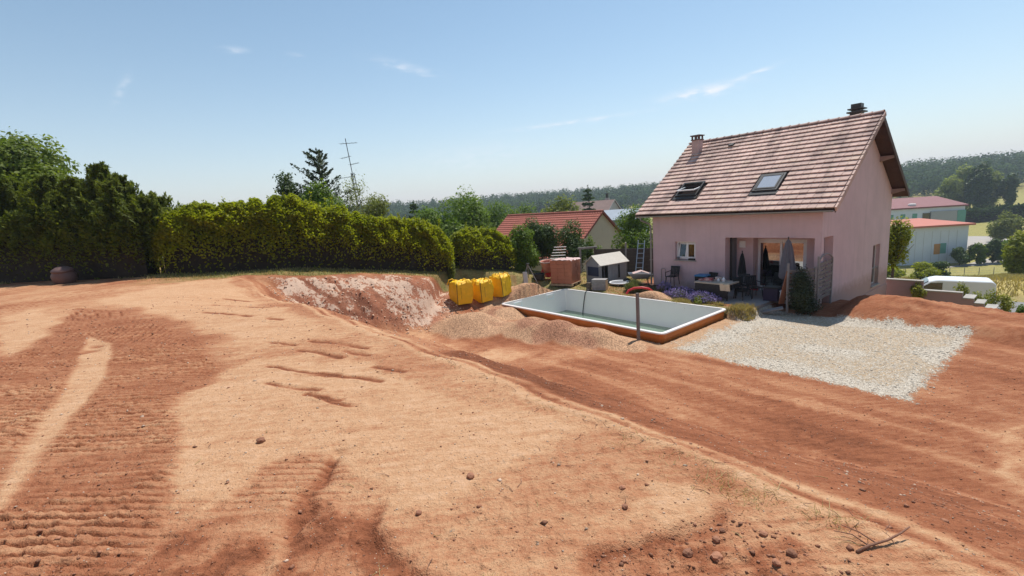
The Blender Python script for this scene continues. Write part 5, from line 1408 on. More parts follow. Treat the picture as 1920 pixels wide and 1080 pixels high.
def hedge(name, pts, thick, leaf, n, size, label, seed, shoots=0.12, core=True):
    """clipped but shaggy hedge along a line of (x, y, height)"""
    r_ = np.random.default_rng(seed)
    pts = np.array(pts, float)
    e = empty(name, (pts[0, 0], pts[0, 1], H(pts[0, 0], pts[0, 1]))); tag(e, label, 'hedge')
    org = np.array(e.location)
    seg = np.hypot(np.diff(pts[:, 0]), np.diff(pts[:, 1])); cum = np.concatenate([[0], np.cumsum(seg)]); L_ = cum[-1]
    def along(s):
        x = np.interp(s, cum, pts[:, 0]); y = np.interp(s, cum, pts[:, 1]); h = np.interp(s, cum, pts[:, 2])
        dx = np.interp(s + 0.2, cum, pts[:, 0]) - np.interp(s - 0.2, cum, pts[:, 0]); dy = np.interp(s + 0.2, cum, pts[:, 1]) - np.interp(s - 0.2, cum, pts[:, 1])
        l = np.hypot(dx, dy) + 1e-9
        return x, y, h, -dy / l, dx / l
    def surf(s, phi, k=1.0):
        """phi 0 front foot .. pi back foot, over the top"""
        x, y, h, nx, ny = along(s)
        hh = h * (1 + 0.07 * vnoise(s * 0.6, s * 0, seed) + 0.045 * vnoise(s * 2.7, s * 0, seed + 1) + 0.05 * vnoise(s * 7, s * 0, seed + 11))
        c, sn = np.cos(phi), np.sin(phi)
        off = -np.sign(c) * np.abs(c) ** 0.65 * thick / 2 * k * (1 + 0.20 * vnoise(s * 1.3, phi * 2.2, seed + 2) + 0.20 * vnoise(s * 3.1, phi * 5, seed + 3))
        zz = np.abs(sn) ** 0.72 * hh * (0.9 + 0.1 * k) * (1 + 0.03 * vnoise(s * 4, phi * 4, seed + 4))
        endf = np.clip(np.minimum(s, L_ - s) / 0.9, 0.02, 1) ** 0.4
        zg = base_height(x, y)
        P = np.stack([x + nx * off * endf, y + ny * off * endf, zg + zz * (0.45 + 0.55 * endf)], -1)
        Nn = np.stack([-nx * -c * 1.0 * -1 * -1, -ny * -c, sn + 0.15], -1)
        return P, Nn
    s = r_.uniform(0, L_, n); phi = np.where(r_.uniform(0, 1, n) < 0.8, np.arccos(r_.uniform(-0.55, 1, n)), r_.uniform(0, math.pi, n))
    depth = 1 - np.abs(r_.normal(0, 0.16, n))
    P, Nn = surf(s, phi, depth)
    P += r_.normal(0, 0.05, (n, 3))
    hrel = (P[:, 2] - base_height(P[:, 0], P[:, 1])) / np.interp(s, cum, pts[:, 2])
    bare = 0.30 + 0.70 * sstep(0.18, 0.72, hrel + 0.16 * vnoise(s * 1.1, s * 0, seed + 7))  # low leaves thinned so the painted dark core shows as shade
    kp = r_.uniform(0, 1, n) < bare
    P, Nn = P[kp], Nn[kp]; Nn[:, 2] += 0.5
    me = leaf_mesh('foliage', P - org, Nn, size, 0.55, leaf, seed, jit=0.8)
    link('foliage', me, None, e)
    # young shoots standing above the clipped top
    ns = int(L_ * 9); sh = MB(); LP = []; LN = []; LA = []
    for k in range(ns):
        s0 = np.array([r_.uniform(0.2, L_ - 0.2)]); ph = np.array([r_.uniform(0.7, 2.3)])
        p, _ = surf(s0, ph, 0.97); p = p[0] - org
        hh = abs(r_.normal(0, shoots)) + 0.08
        q_ = p + np.array((r_.normal(0, 0.06), r_.normal(0, 0.06), hh))
        sh.tube([p, q_], 0.008, 3, 0.004)
        kk = 7 + int(hh * 30)
        u = r_.uniform(0.2, 1, kk)
        LP.append(p + np.outer(u, q_ - p) + r_.normal(0, 0.035, (kk, 3))); LN.append(r_.normal(0, 1, (kk, 3))); LA.append(np.tile((0, 0, 1.0), (kk, 1)))
    o = sh.build('shoot_stems', M_BARK, e, recalc=False); tag(o, kind='stuff')
    o = link('shoots', leaf_mesh('shoots', np.vstack(LP), np.vstack(LN), size * 0.95, 0.5, leaf, seed + 1, 0, np.vstack(LA)), None, e); tag(o, kind='stuff')
    # core hull painted near black for the inner shade; stops one seeing through
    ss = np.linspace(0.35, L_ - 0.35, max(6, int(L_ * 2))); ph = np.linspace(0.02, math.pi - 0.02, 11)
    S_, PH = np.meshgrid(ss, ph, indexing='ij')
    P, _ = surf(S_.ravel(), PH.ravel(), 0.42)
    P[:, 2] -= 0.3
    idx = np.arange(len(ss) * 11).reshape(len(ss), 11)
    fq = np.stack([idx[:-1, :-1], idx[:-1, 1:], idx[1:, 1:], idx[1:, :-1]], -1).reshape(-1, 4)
    link('shade_core', np_mesh('shade_core', P - org, fq, M_HEDGESHADE), None, e)
    return e

# tall dark thujas on the left
n_th = 10
th_lab = ['leftmost', 'second', 'third', 'fourth', 'fifth', 'sixth', 'seventh', 'eighth', 'ninth', 'tenth']
th_h = [4.2, 4.3, 4.3, 4.4, 4.2, 4.3, 4.1, 4.65, 4.0, 3.1]
for k in range(n_th):
    t = k / (n_th - 1)
    x = -25.6 + 10.7 * t; y = 22.3 - 2.3 * t + 0.25 * math.sin(k * 2.1)
    conifer('thuja', x, y, H(x, y), th_h[k], 1.15, 17000, L_THUJA, ('%s tall dark thuja of the row at the left, counted from the left' % th_lab[k]) if k else 'leftmost tall dark thuja of the row at the left edge', 'thuja', 'row of tall thujas', 40 + k, 26, 0.24, 0.02, 0.0, 1.9, 0.24)
hedge('dark_hedge_foot', [(-26.5, 22.0, 2.7), (-20, 20.6, 2.8), (-14.6, 19.5, 2.5)], 2.0, L_THUJA, 42000, 0.13, 'dense dark evergreen hedge skirting the foot of the tall thujas', 61, 0.06)
hedge('laurel_hedge', [(-14.9, 19.9, 2.55), (-13.0, 20.1, 2.72), (-11.4, 20.6, 2.75), (-9.4, 21.6, 2.95), (-7.6, 22.5, 2.8), (-5.2, 23.7, 2.6), (-4.0, 24.6, 2.45), (-3.3, 25.3, 2.1)], 2.1, L_LAUREL, 115000, 0.12, 'long yellow green clipped hedge along the top of the bank', 71, 0.22)
hedge('hedge_behind_bags', [(-3.3, 25.9, 2.3), (-1.4, 27.2, 2.35), (0.2, 28.2, 2.2)], 1.9, L_LAUREL, 26000, 0.12, 'short shaded hedge behind the yellow bags', 81, 0.14)
broad_tree('yellow_shrub', -3.15, 24.6, H(-3.15, 24.6), 1.9, 0.42, 1.9, 7, 2600, L_OLIVE, 0.09, 'slender pale shrub at the end of the long hedge', 'shrub', seed=3, trunk_r=0.03)
broad_tree('big_leafy_tree', -27.0, 26.5, H(-27, 26.5), 7.0, 4.0, 6.0, 20, 26000, L_WALNUT, 0.24, 'large bright leafy tree rising behind the thujas at far left', seed=5, trunk_r=0.28)
broad_tree('green_tree', -12.4, 28.0, H(-12.4, 28), 4.7, 1.5, 4.0, 12, 11000, L_DARK, 0.14, 'bushy mid green tree just left of the young fir', seed=7)
broad_tree('green_tree', -10.6, 27.0, H(-10.6, 27), 3.9, 1.7, 3.2, 12, 11000, L_BRIGHT, 0.14, 'bright green bush in front of the young fir', 'bush', seed=8)
conifer('young_fir', -11.1, 29.0, H(-11.1, 29), 8.8 - H(-11.1, 29), 2.3, 9000, L_FIR, 'young fir with open branches and a bare leader', 'fir tree', None, 21, 15, 0.17, 0.1, 0.62, 0.75)
broad_tree('birch_tree', -10.1, 33.0, H(-10.1, 33), 5.9, 1.5, 4.2, 9, 2200, L_OLIVE, 0.12, 'thin wispy tree growing in front of the antenna mast', seed=9, trunk_r=0.06, shell=0.5)
broad_tree('olive_tree', -9.2, 34.5, H(-9.2, 34.5), 4.9, 1.7, 4.0, 12, 9000, L_OLIVE, 0.15, 'rounded olive green tree right of the antenna mast', seed=10)
conifer('dark_spruce', -11.7, 60, H(-11.7, 60), 6.2 - H(-11.7, 60), 2.1, 6000, L_DARK, 'small dark spruce against the wooded hill', 'spruce', None, 22, 20, 0.35, 0.05, 0.0, 0.1)
for k, (px, d, top, rr_, lab) in enumerate(((830, 44, 390, 3.0, 'bright green tree right of the dark spruce'), (885, 47, 370, 3.6, 'tallest bright green tree above the hedge'), (940, 64, 388, 3.2, 'bright green tree just left of the bungalow ridge'), (985, 62, 385, 3.4, 'bright green tree seen over the ridge of the bungalow roof'))):
    x = (px - 960) / 874 * d; zt = 4.53 + (389 - (px - 960) * 0.0708 - top) * d / 874
    zb = H(x, d)
    broad_tree('green_tree', x, d, zb, zt - zb, rr_, (zt - zb) * 0.85, 16, 13000, L_BRIGHT, 0.26, lab, 'tree', 'bright trees beyond the hedge', 30 + k, trunk_r=0.2)
broad_tree('olive_tree', 7.9, 66, H(7.9, 66), 5.2 - H(7.9, 66), 3.6, 8, 14, 9000, L_OLIVE, 0.4, 'pale olive tree standing behind the bungalow roof', seed=41, trunk_r=0.2)
conifer('dark_spruce', 14.6, 84, H(14.6, 84), 7.4 - H(14.6, 84), 3.4, 6000, L_DARK, 'dark conifer behind the chimney of the far house', 'spruce', None, 23, 18, 0.5, 0.05, 0.0, 0.1)
# shrubs between hedge and playhouse
broad_tree('green_bush', 0.75, 28.6, H(0.75, 28.6), 2.5, 1.25, 2.6, 13, 12000, L_BRIGHT, 0.12, 'bright leafy bush behind the tripod', 'bush', seed=50, trunk_r=0.05)
broad_tree('dark_bush', 2.1, 30.0, H(2.1, 30), 3.3, 1.5, 3.4, 13, 12000, L_DARK, 0.13, 'dark glossy bush behind the concrete mixer', 'bush', seed=51, trunk_r=0.06)
broad_tree('dark_bush', 3.9, 31.2, H(3.9, 31.2), 3.2, 1.7, 3.3, 13, 12000, L_DARK, 0.13, 'dark glossy bush behind the timber frame and bricks', 'bush', seed=52, trunk_r=0.06)
broad_tree('green_bush', 5.6, 31.5, H(5.6, 31.5), 2.3, 0.7, 2.2, 8, 4000, L_BRIGHT, 0.11, 'small green bush showing through the timber frame', 'bush', seed=53, trunk_r=0.05)
broad_tree('green_tree', 10.4, 38, H(10.4, 38), 3.5 - H(10.4, 38), 2.3, 5.2, 14, 14000, L_BRIGHT, 0.17, 'bright green tree squeezed between the bungalow and the pink house', seed=54)
broad_tree('climber', 7.1, 28.9, -0.2, 1.95, 0.5, 1.0, 6, 1600, L_OLIVE, 0.09, 'small olive shrub peeping over the dark fence', 'shrub', seed=55, trunk_r=0.03)
# right of the house
tz = H(23.7, 28.4)
broad_tree('young_tree', 23.7, 28.4, tz, 2.25 - tz, 1.0, 3.1, 14, 6500, L_LAUREL, 0.15, 'young tree with slim trunk right of the pink house', seed=60, trunk_r=0.11)
broad_tree('round_tree', 58.0, 52.0, H(58, 52), 4.5, 2.0, 4.2, 14, 11000, L_LAUREL, 0.24, 'dense round tree cut by the right edge of the view', seed=61)
for k, (px, base, hpx, wpx, lf, lab) in enumerate(((1800, 499, 34, 32, L_DARK, 'leftmost small tree of the row by the school fence'), (1833, 497, 40, 26, L_BRIGHT, 'second small tree of the row by the school fence'),
                                      (1863, 496, 42, 30, L_DARK, 'third small tree of the row by the school fence'), (1893, 494, 40, 36, L_BRIGHT, 'rightmost small tree of the row by the school fence'))):
    d = 90.5; x = (px - 960) / 874 * d * 1.018; z = H(x, d)
    broad_tree('small_tree', x, d, z, hpx * d / 860, wpx * d / 874 * 0.6, hpx * d / 874 * 0.95, 11, 5000, lf, 0.34, lab, 'tree', 'row of small trees by the school fence', 62 + k)
for k, (x, y, w_, h_, lf, lab) in enumerate(((55.5, 62, 2.3, 2.3, L_LAUREL, 'low spreading bush beyond the parked van roof'), (58.5, 62.5, 2.2, 2.4, L_DARK, 'darker bush beside the school wall'), (52, 63.5, 2.4, 1.9, L_LAUREL, 'yellow green bush behind the young tree'))):
    broad_tree('bush', x, y, H(x, y), h_, w_, h_, 9, 5000, lf, 0.24, lab, 'bush', seed=70 + k)
broad_tree('grey_tree', 127, 119, -13, 7.2, 4.2, 6.5, 12, 6000, L_OLIVE, 0.5, 'grey green tree on the island of the school car park', seed=75)
for k, (px, d, hp, wp, lf, lab) in enumerate(((1768, 196, 62, 40, L_POPLAR, 'leftmost tall tree behind the school'), (1795, 200, 80, 44, L_POPLAR, 'second tall tree behind the school'), (1822, 190, 88, 36, L_DARK, 'tall slender tree behind the school, darkest of the clump'), (1840, 194, 78, 34, L_POPLAR, 'rightmost tall tree of the clump behind the school'))):
    x = (px - 960) / 874 * d * 1.02; z = H(x, d)
    broad_tree('tall_tree', x, d, z, hp * d / 850, wp * d / 874 * 0.62, hp * d / 874 * 0.92, 18, 6000, lf, 0.95, lab, 'tree', 'tall trees behind the school', 80 + k, trunk_r=0.4)
x = (1876 - 960) / 874 * 186 * 1.02
e = broad_tree('pine_tree', x, 186, H(x, 186), 15.5, 3.8, 12.5, 10, 3600, L_DARK, 0.9, 'dark pine with bare lower trunk right of the tall trees', 'pine', seed=86, trunk_r=0.35, shell=0.5)
hedge('far_hedge', [(150, 168, 5.0), (170, 166, 4.6), (190, 163, 4.8), (215, 158, 4.6)], 5, L_DARK, 9000, 0.8, 'dark hedge on the far side of the school car park', 91, 0.3)
broad_tree('bush', 176, 147, -12.6, 9, 5, 9, 10, 4000, L_DARK, 0.8, 'dark bush cut by the right edge beyond the car park', 'bush', seed=92)

# ------------------------------------------------------------------ wooded hill
def hill_z(x, y):
    return base_height(x, y)
r_ = np.random.default_rng(99)
ntree = 2500
azs = np.radians(r_.uniform(-27, 53, ntree)); rs = np.sqrt(r_.uniform(405 ** 2, 640 ** 2, ntree))
rs = rs + 22 * np.sin(azs * 9) + 14 * np.sin(azs * 23 + 1)
X = rs * np.sin(azs); Y = rs * np.cos(azs); Zt = hill_z(X, Y)
P = []; Nn = []
for k in range(ntree):
    h_ = r_.uniform(11, 19); rad = r_.uniform(3.2, 7.2); nl = 110 if rs[k] < 540 else 70
    d = r_.normal(0, 1, (nl, 3)); d[:, 2] = d[:, 2] * 0.9 + 0.25; d /= np.linalg.norm(d, axis=1)[:, None]
    lump = 1 + 0.2 * np.sin(d[:, 0] * 6 + k) * np.sin(d[:, 1] * 5 + 2 * k)
    sc = np.array((rad, rad, h_ * 0.42))
    P.append(np.array((X[k], Y[k], Zt[k] + h_ * 0.58)) + d * sc * (lump * np.clip(1 - np.abs(r_.normal(0, 0.12, nl)), 0.4, 1.1))[:, None]); Nn.append(d + np.array((0, 0, 0.3)))
me = leaf_mesh('wood', np.vstack(P), np.vstack(Nn), 1.9, 0.75, L_FOREST, 7, jit=0.3)
wood = link('wood', me); tag(wood, 'dense deciduous wood covering the far hill', 'wood', kind='stuff')

# ------------------------------------------------------------------ neighbouring bungalow
def gable_house(name, apex, yaw, L_, hw, rise, wall_h, mats, label, roof_over=0.35, tiles=True, chim=None, tile_pitch=0.34):
    """apex: right end of the ridge; the ridge runs towards the left"""
    e = empty(name, (apex[0], apex[1], apex[2] - rise - wall_h), math.pi - yaw); tag(e, label, 'house')
    H0 = wall_h; HR = wall_h + rise
    k_ = rise / hw
    inn = 0.25
    m = MB()
    m.prism([(inn, -hw + inn, -3), (inn, hw - inn, -3), (inn, hw - inn, H0 + inn * k_ - 0.1), (inn, 0, HR - 0.1), (inn, -hw + inn, H0 + inn * k_ - 0.1)], (L_ - 2 * inn, 0, 0)); m.build('wall', mats[0], e)
    m = MB(); over = 0.0
    for sg in (-1, 1):
        m.prism([(0, sg * (hw + 0.25), H0 - 0.25 * k_ - 0.1), (0, sg * (hw + 0.25), H0 - 0.25 * k_), (0, 0, HR), (0, 0, HR - 0.1)], (L_, 0, 0))
    rf = m.build('roof', mats[2], e)
    if tiles:
        sl_ = math.hypot(hw + 0.25, (hw + 0.25) * k_); nr = int(sl_ / tile_pitch); c, s = math.cos(math.atan(k_)), math.sin(math.atan(k_))
        for sg in (-1, 1):
            vs = []; fs = []; nc = int(L_ / 0.11)
            for i in range(nr):
                for j in range(nc + 1):
                    x = j * L_ / nc; wv = 0.035 * math.sin(j * math.pi / 1.5)
                    for t, n_ in ((i / nr, 0.075 + wv), ((i + 1) / nr, 0.03 + wv)):
                        dd = t * sl_
                        vs.append((x, sg * ((hw + 0.25) - dd * c + n_ * s), H0 - 0.25 * k_ + dd * s + n_ * c))
                for j in range(nc):
                    b = (i * (nc + 1) + j) * 2
                    fs.append((b, b + 2, b + 3, b + 1))
                    if i:  # riser of the course
                        p = ((i - 1) * (nc + 1) + j) * 2
                        fs.append((p + 1, p + 3, b + 2, b))
            mm = MB(); mm.add(vs, fs); o = mm.build('roof_tiles', mats[1], rf, recalc=False); tag(o, kind='stuff')
        m = MB(); m.tube([(0, 0, HR + 0.05), (L_, 0, HR + 0.05)], 0.12, 8); m.build('ridge_tiles', mats[1], rf)
    for a in (-0.03, L_):
        for sg in (-1, 1):
            m = MB(); m.prism([(a, sg * (hw + 0.27), H0 - 0.25 * k_ - 0.14), (a, sg * (hw + 0.27), H0 - 0.25 * k_ + 0.09), (a, 0, HR + 0.09), (a, 0, HR - 0.14)], (0.03, 0, 0)); m.build('verge_board', mats[3], rf)
    return e
M_NBWALL = mat('beige_render', (0.40, 0.35, 0.29), 0.9, 0.05, 1.5)
M_NBTILE = mat('red_pantile', (0.40, 0.125, 0.085), 0.8, 0.15, 2.0, per_obj=0.0)
M_NBV = mat('dark_red_verge', (0.18, 0.055, 0.045), 0.8)
bung = gable_house('bungalow', (9.41, 46.0, 3.49), R(51.72), 14.97, 4.82, 3.98, 2.7, (M_NBWALL, M_NBTILE, M_NBV, M_NBV), 'neighbouring bungalow with red tiled roof and blank beige gable')

# far houses over the bungalow ridge
M_FW = mat('grey_brown_render', (0.40, 0.36, 0.33), 0.9, 0.1, 1)
M_FT = mat('brown_far_tile', (0.22, 0.15, 0.13), 0.9, 0.15, 1)
def at(u, v, y):
    d = fw + rt * ((u - 960) / 873.745) + up * ((540 - v) / 873.745)
    return Vector((0, 0, EYE_Z)) + d * (y / d.y)
p = at(1122, 376, 92)
fh = gable_house('far_house', (p.x + 3.2, 92, p.z), R(35), 9, 4.2, 2.6, 4.5, (M_FW, M_FT, M_FT, M_FW), 'small brown roofed house far beyond the bungalow', tiles=False)
m = MB(); m.box(2.0, 2.7, -2.2, -1.5, 5.5, 7.5); ch = m.build('chimney', M_FW, fh)
m = MB(); m.box(2.15, 2.55, -2.05, -1.65, 7.501, 8.3); m.box(1.95, 2.75, -2.25, -1.45, 8.301, 8.4); m.build('chimney_pot', M_LEAD, ch)
for yy in (-1.6, 0.9):
    m = MB(); m.box(0.21, 0.249, yy, yy + 0.9, 2.2, 3.5); m.build('window', M_WHITE, fh)
p = at(1172, 392, 84)
M_GREENH = mat('grey_sheet_roof', (0.24, 0.28, 0.33), 0.6, 0.1, 1)
gh = gable_house('glasshouse', (p.x + 4.2, 84, p.z), R(20), 11, 4.5, 1.6, 2.6, (M_GREENH, M_GREENH, M_GREENH, M_ZINC), 'low building with pale grey sheet roof beyond the bungalow', tiles=False)

# ------------------------------------------------------------------ antenna mast
amx, amy = at(684, 400, 36).x, 36
az0 = H(amx, amy)
e = empty('antenna_mast', (amx, amy, az0)); tag(e, 'slim lattice radio mast with several aerials behind the hedge', 'antenna')
hm = 10.45 - az0
e.rotation_euler = (0, R(-4.5), 0)
def mz(z): return z - az0
for k in range(3):
    an = k * 2.094
    m = MB(); m.tube([(0.28 * math.cos(an), 0.28 * math.sin(an), 0), (0.13 * math.cos(an), 0.13 * math.sin(an), mz(7.9))], 0.025, 5); m.build('mast_leg', M_LEAD, e)
m = MB(); nb_ = 22
for i in range(nb_):
    z0, z1 = mz(7.9) * i / nb_, mz(7.9) * (i + 1) / nb_
    for k in range(3):
        r0_ = 0.28 - 0.15 * i / nb_; r1_ = 0.28 - 0.15 * (i + 1) / nb_
        a0, a1 = k * 2.094, (k + 1) * 2.094
        m.tube([(r0_ * math.cos(a0), r0_ * math.sin(a0), z0), (r1_ * math.cos(a1), r1_ * math.sin(a1), z1)], 0.014, 4, cap=False)
m.build('lattice', M_LEAD, e)
m = MB(); m.tube([(0, 0, mz(7.7)), (0, 0, mz(10.4))], 0.03, 6); m.build('top_pole', M_LEAD, e)
for zz, x0, x1, tilt in ((10.05, -0.45, 0.75, -0.07), (9.1, -0.6, 0.1, 0.1), (8.5, -0.05, 0.6, 0.1), (7.65, -1.0, 0.1, 0.02), (6.5, -0.9, 0.15, -0.05), (5.75, 0.0, 1.1, 0.06)):
    m = MB(); m.tube([(x0, 0, mz(zz) + tilt * x0), (x1, 0.1, mz(zz) + tilt * x1)], 0.016, 5)
    for q_ in range(5):
        t = x0 + (x1 - x0) * q_ / 4
        m.tube([(t, -0.35 + 0.03 * q_, mz(zz) + tilt * t), (t, 0.4 - 0.03 * q_, mz(zz) + tilt * t)], 0.008, 4)
    m.build('aerial', M_LEAD, e)

# ------------------------------------------------------------------ road, retaining wall, van, school
M_ASPH = mat('asphalt', (0.20, 0.195, 0.19), 0.9, 0.12, 0.6, 0.2, 20)
pts = [HW(-16, 20.8), HW(-16, 25.2), HW(14, 25.2), HW(14, 20.8)]
m = MB(); m.add([(q_[0], q_[1], -4.185) for q_ in pts], [(0, 1, 2, 3)]); o = m.build('road', M_ASPH, None); tag(o, 'grey asphalt lane below the house', kind='structure')
M_PAVE = mat('pale_paving', (0.34, 0.31, 0.28), 0.9, 0.12, 0.3, 0.1, 10)
def flat(name, px, z, mt, label):
    vs = []
    for u, v in px:
        d = fw + rt * ((u - 960) / 873.745) + up * ((540 - v) / 873.745)
        q_ = Vector((0, 0, EYE_Z)) + d * ((z - EYE_Z) / d.z); vs.append(q_)
    m = MB(); m.add(vs, [tuple(range(len(vs)))]); o = m.build(name, mt, None); tag(o, label, kind='structure')
flat('school_yard', [(1700, 520), (1770, 502), (1930, 492), (1960, 480), (1880, 478), (1812, 495), (1700, 512)], -12.96, M_PAVE, 'pale path in front of the school')
flat('car_park', [(1805, 470), (1870, 452), (1960, 452), (1960, 440), (1860, 436), (1840, 428), (1805, 428)], -12.95, M_PAVE, 'pale car park beside the school')
# stepped garden wall
M_GW = mat('mauve_render', (0.36, 0.25, 0.245), 0.9, 0.08, 1.5)
wa = math.atan2(-0.78, 0.625)
e = empty('retaining_wall', (19.45, 23.75, 0), wa); tag(e, 'mauve rendered garden wall stepping down from the corner of the pink house', 'wall')
for k, (s0, s1, zt) in enumerate(((0.0, 1.50, -0.53), (1.503, 2.95, -0.98), (2.953, 3.35, -1.22), (3.353, 3.70, -1.42), (3.703, 4.1, -1.62))):
    m = MB(); m.box(s0, s1, -0.1, 0.12, -4.2, zt); m.build('wall_section', M_GW, e)
    m = MB(); m.box(s0 + (0.0 if k == 0 else 0.004), s1 - 0.002, -0.14, 0.16 if k < 2 else 0.9, zt + 0.002, zt + 0.06); m.build('coping', M_CONC, e)
broad_tree('golden_shrub', 20.15, 22.6, -1.55, 0.95, 0.42, 0.9, 8, 1500, L_YEL, 0.10, 'golden leaved shrub in front of the mauve wall', 'shrub', seed=95, trunk_r=0.02)
for k, (x, y, z, h_, rr_, lab) in enumerate(((23.9, 23.8, -2.9, 1.75, 0.75, 'pale green bushes spilling over the lower garden wall'), (25.2, 23.6, -3.2, 1.7, 0.8, 'leafy shrub above the garden steps'), (24.7, 21.7, -3.0, 1.25, 0.5, 'small green shrub at the foot of the garden steps'))):
    broad_tree('garden_shrub', x, y, z, h_, rr_, h_, 8, 2600, L_YEL if k < 2 else L_BRIGHT, 0.10, lab, 'shrub', seed=96 + k, trunk_r=0.03)
# parked van
M_VAN = mat('white_van_paint', (0.78, 0.79, 0.80), 0.25, 0.02, 1, spec=0.6)
e = empty('van', (29.4, 31.0, -4.19), R(-38)); tag(e, 'white panel van parked on the lane behind the garden wall', 'van')
prof = [(-2.35, 0.35), (-2.4, 0.9), (-2.25, 1.05), (-1.55, 1.25), (-0.75, 1.84), (-0.4, 1.93), (2.2, 1.9), (2.38, 1.75), (2.42, 0.4)]
m = MB(); m.prism([(x, -0.92, z) for x, z in prof], (0, 1.84, 0)); m.build('body', M_VAN, e, bevel=0.06)
m = MB(); m.add([(-1.50, -0.80, 1.32), (-0.82, -0.78, 1.83), (-0.82, 0.78, 1.83), (-1.50, 0.80, 1.32)], [(0, 1, 2, 3)]); o = m.build('windscreen', M_GLASS, e, (-0.03, 0, 0.02))
for sy in (-1, 1):
    m = MB(); m.prism([(-1.35, sy * 0.925, 1.28), (-0.75, sy * 0.925, 1.72), (-0.15, sy * 0.925, 1.75), (-0.15, sy * 0.925, 1.22)], (0, sy * 0.006, 0)); m.build('side_window', M_GLASS, e)
    for wx_ in (-1.5, 1.5):
        m = MB(); m.lathe([(0.0, -0.1), (0.2, -0.1), (0.31, -0.09), (0.33, 0.0), (0.31, 0.09), (0.2, 0.1), (0, 0.1)], 18); wh = m.build('wheel', M_BLACKP, e, (wx_, sy * 0.88, 0.33), (R(90), 0, 0))
    m = MB(); m.box(2.40, 2.44, sy * 0.8 - 0.06, sy * 0.8 + 0.06, 0.9, 1.3); m.build('tail_light', M_RED, e)
m = MB(); m.box(2.392, 2.41, -0.7, 0.7, 1.25, 1.68); m.build('rear_window', M_GLASS, e)
# school: two long blocks with shallow red roofs
M_SCH = mat('pale_school_wall', (0.60, 0.64, 0.71), 0.8, 0.05, 0.5)
M_SCHG = mat('grey_school_wall', (0.36, 0.36, 0.36), 0.8, 0.06, 0.5)
M_SR1 = mat('bright_red_roof', (0.44, 0.145, 0.10), 0.7, 0.06, 0.4)
M_SR2 = mat('dark_red_roof', (0.21, 0.08, 0.08), 0.7, 0.06, 0.4)
M_SRW = mat('white_roof_strip', (0.65, 0.60, 0.57), 0.7)
M_BLU = mat('blue_panel', (0.07, 0.17, 0.42), 0.6); M_GRN = mat('green_panel', (0.14, 0.32, 0.26), 0.6); M_ORP = mat('orange_panel', (0.5, 0.24, 0.08), 0.6)
def prism_between(mb, A, B, depth, z0, z1):
    """wall block whose front runs from A to B on plan, going back by depth"""
    d = Vector((B[0] - A[0], B[1] - A[1], 0)); nrm = Vector((-d.y, d.x, 0)).normalized()
    if nrm.y < 0: nrm = -nrm
    a, b = Vector((A[0], A[1], z0)), Vector((B[0], B[1], z0))
    mb.prism([a, b, b + nrm * depth, a + nrm * depth], (0, 0, z1 - z0))
    return d.normalized(), nrm
def school(name, A, B, depth, z0, z1, roof_m, label, rise, slab_over=0.7):
    e = empty(name, (0, 0, 0)); tag(e, label, 'building')
    m = MB(); d, nrm = prism_between(m, A, B, depth, z0, z1); m.build('wall', M_SCH, e)
    a, b = Vector((A[0], A[1], z1)), Vector((B[0], B[1], z1))
    a2, b2 = a - d * slab_over - nrm * slab_over, b + d * slab_over - nrm * slab_over
    c2, e2 = b + d * slab_over + nrm * (depth + slab_over), a - d * slab_over + nrm * (depth + slab_over)
    m = MB(); up_ = Vector((0, 0, 1))
    vs = [a2, b2, c2 + up_ * rise, e2 + up_ * rise]; vs = vs + [v + up_ * 0.35 for v in vs]
    m.add(vs, [(0, 1, 2, 3), (4, 5, 6, 7), (0, 1, 5, 4), (1, 2, 6, 5), (2, 3, 7, 6), (3, 0, 4, 7)]); rf = m.build('roof', roof_m, e)
    return e, rf, a, b, d, nrm
A1_, B1_ = (72.5, 96.0), (92.6, 93.4)
s1, rf1, a, b, d, nrm = school('school_block', A1_, B1_, 14, -13.2, -5.4, M_SR1, 'nearer school block with bright red roof and pale blue white walls', 0.5)
Lw = (b - a).length
def panel(e, name, t0, t1, z0, z1, mt, proud=0.05):
    m = MB(); p0 = a + d * (t0 * Lw) - nrm * proud; p1 = a + d * (t1 * Lw) - nrm * proud
    m.prism([(p0.x, p0.y, z0), (p1.x, p1.y, z0), (p1.x, p1.y, z1), (p0.x, p0.y, z1)], tuple(nrm * (proud - 0.004))); return m.build(name, mt, e)
for t0, z0 in ((0.29, -9.1), (0.38, -8.9), (0.375, -11.4), (0.20, -12.0), (0.12, -9.2), (0.08, -11.8)):
    w_ = panel(s1, 'window', t0, t0 + 0.042, z0, z0 + 0.8, M_GLASS, 0.06); panel(s1, 'window_ledge', t0 - 0.008, t0 + 0.05, z0 - 0.22, z0 - 0.08, M_SCHG, 0.12)
panel(s1, 'downpipe', 0.262, 0.268, -13.1, -6.1, M_SCHG, 0.12)
panel(s1, 'mural_panel', 0.70, 0.755, -11.0, -8.9, M_ORP); panel(s1, 'mural_panel', 0.757, 0.81, -10.9, -8.8, M_GRN)
for k in range(9): panel(s1, 'wall_joint', 0.30 + k * 0.075, 0.302 + k * 0.075, -13.0, -6.2, M_SCHG, 0.02)
m = MB(); q0 = a + d * (0.42 * Lw); up_ = Vector((0, 0, 1))
m.add([q0 - nrm * 0.7 + up_ * 0.40, q0 - nrm * 0.7 + d * 0.55 + up_ * 0.40, q0 + nrm * 14.7 + d * 0.55 + up_ * 0.9, q0 + nrm * 14.7 + up_ * 0.9], [(0, 1, 2, 3)]); m.build('roof_strip', M_SRW, rf1)
A2_, B2_ = (92.0, 127.0), (118.5, 121.0)
s2, rf2, a, b, d, nrm = school('school_block', A2_, B2_, 12, -13.2, -3.3, M_SR2, 'farther school block with dark red roof and green and blue panels', 2.2, 0.5)
Lw = (b - a).length
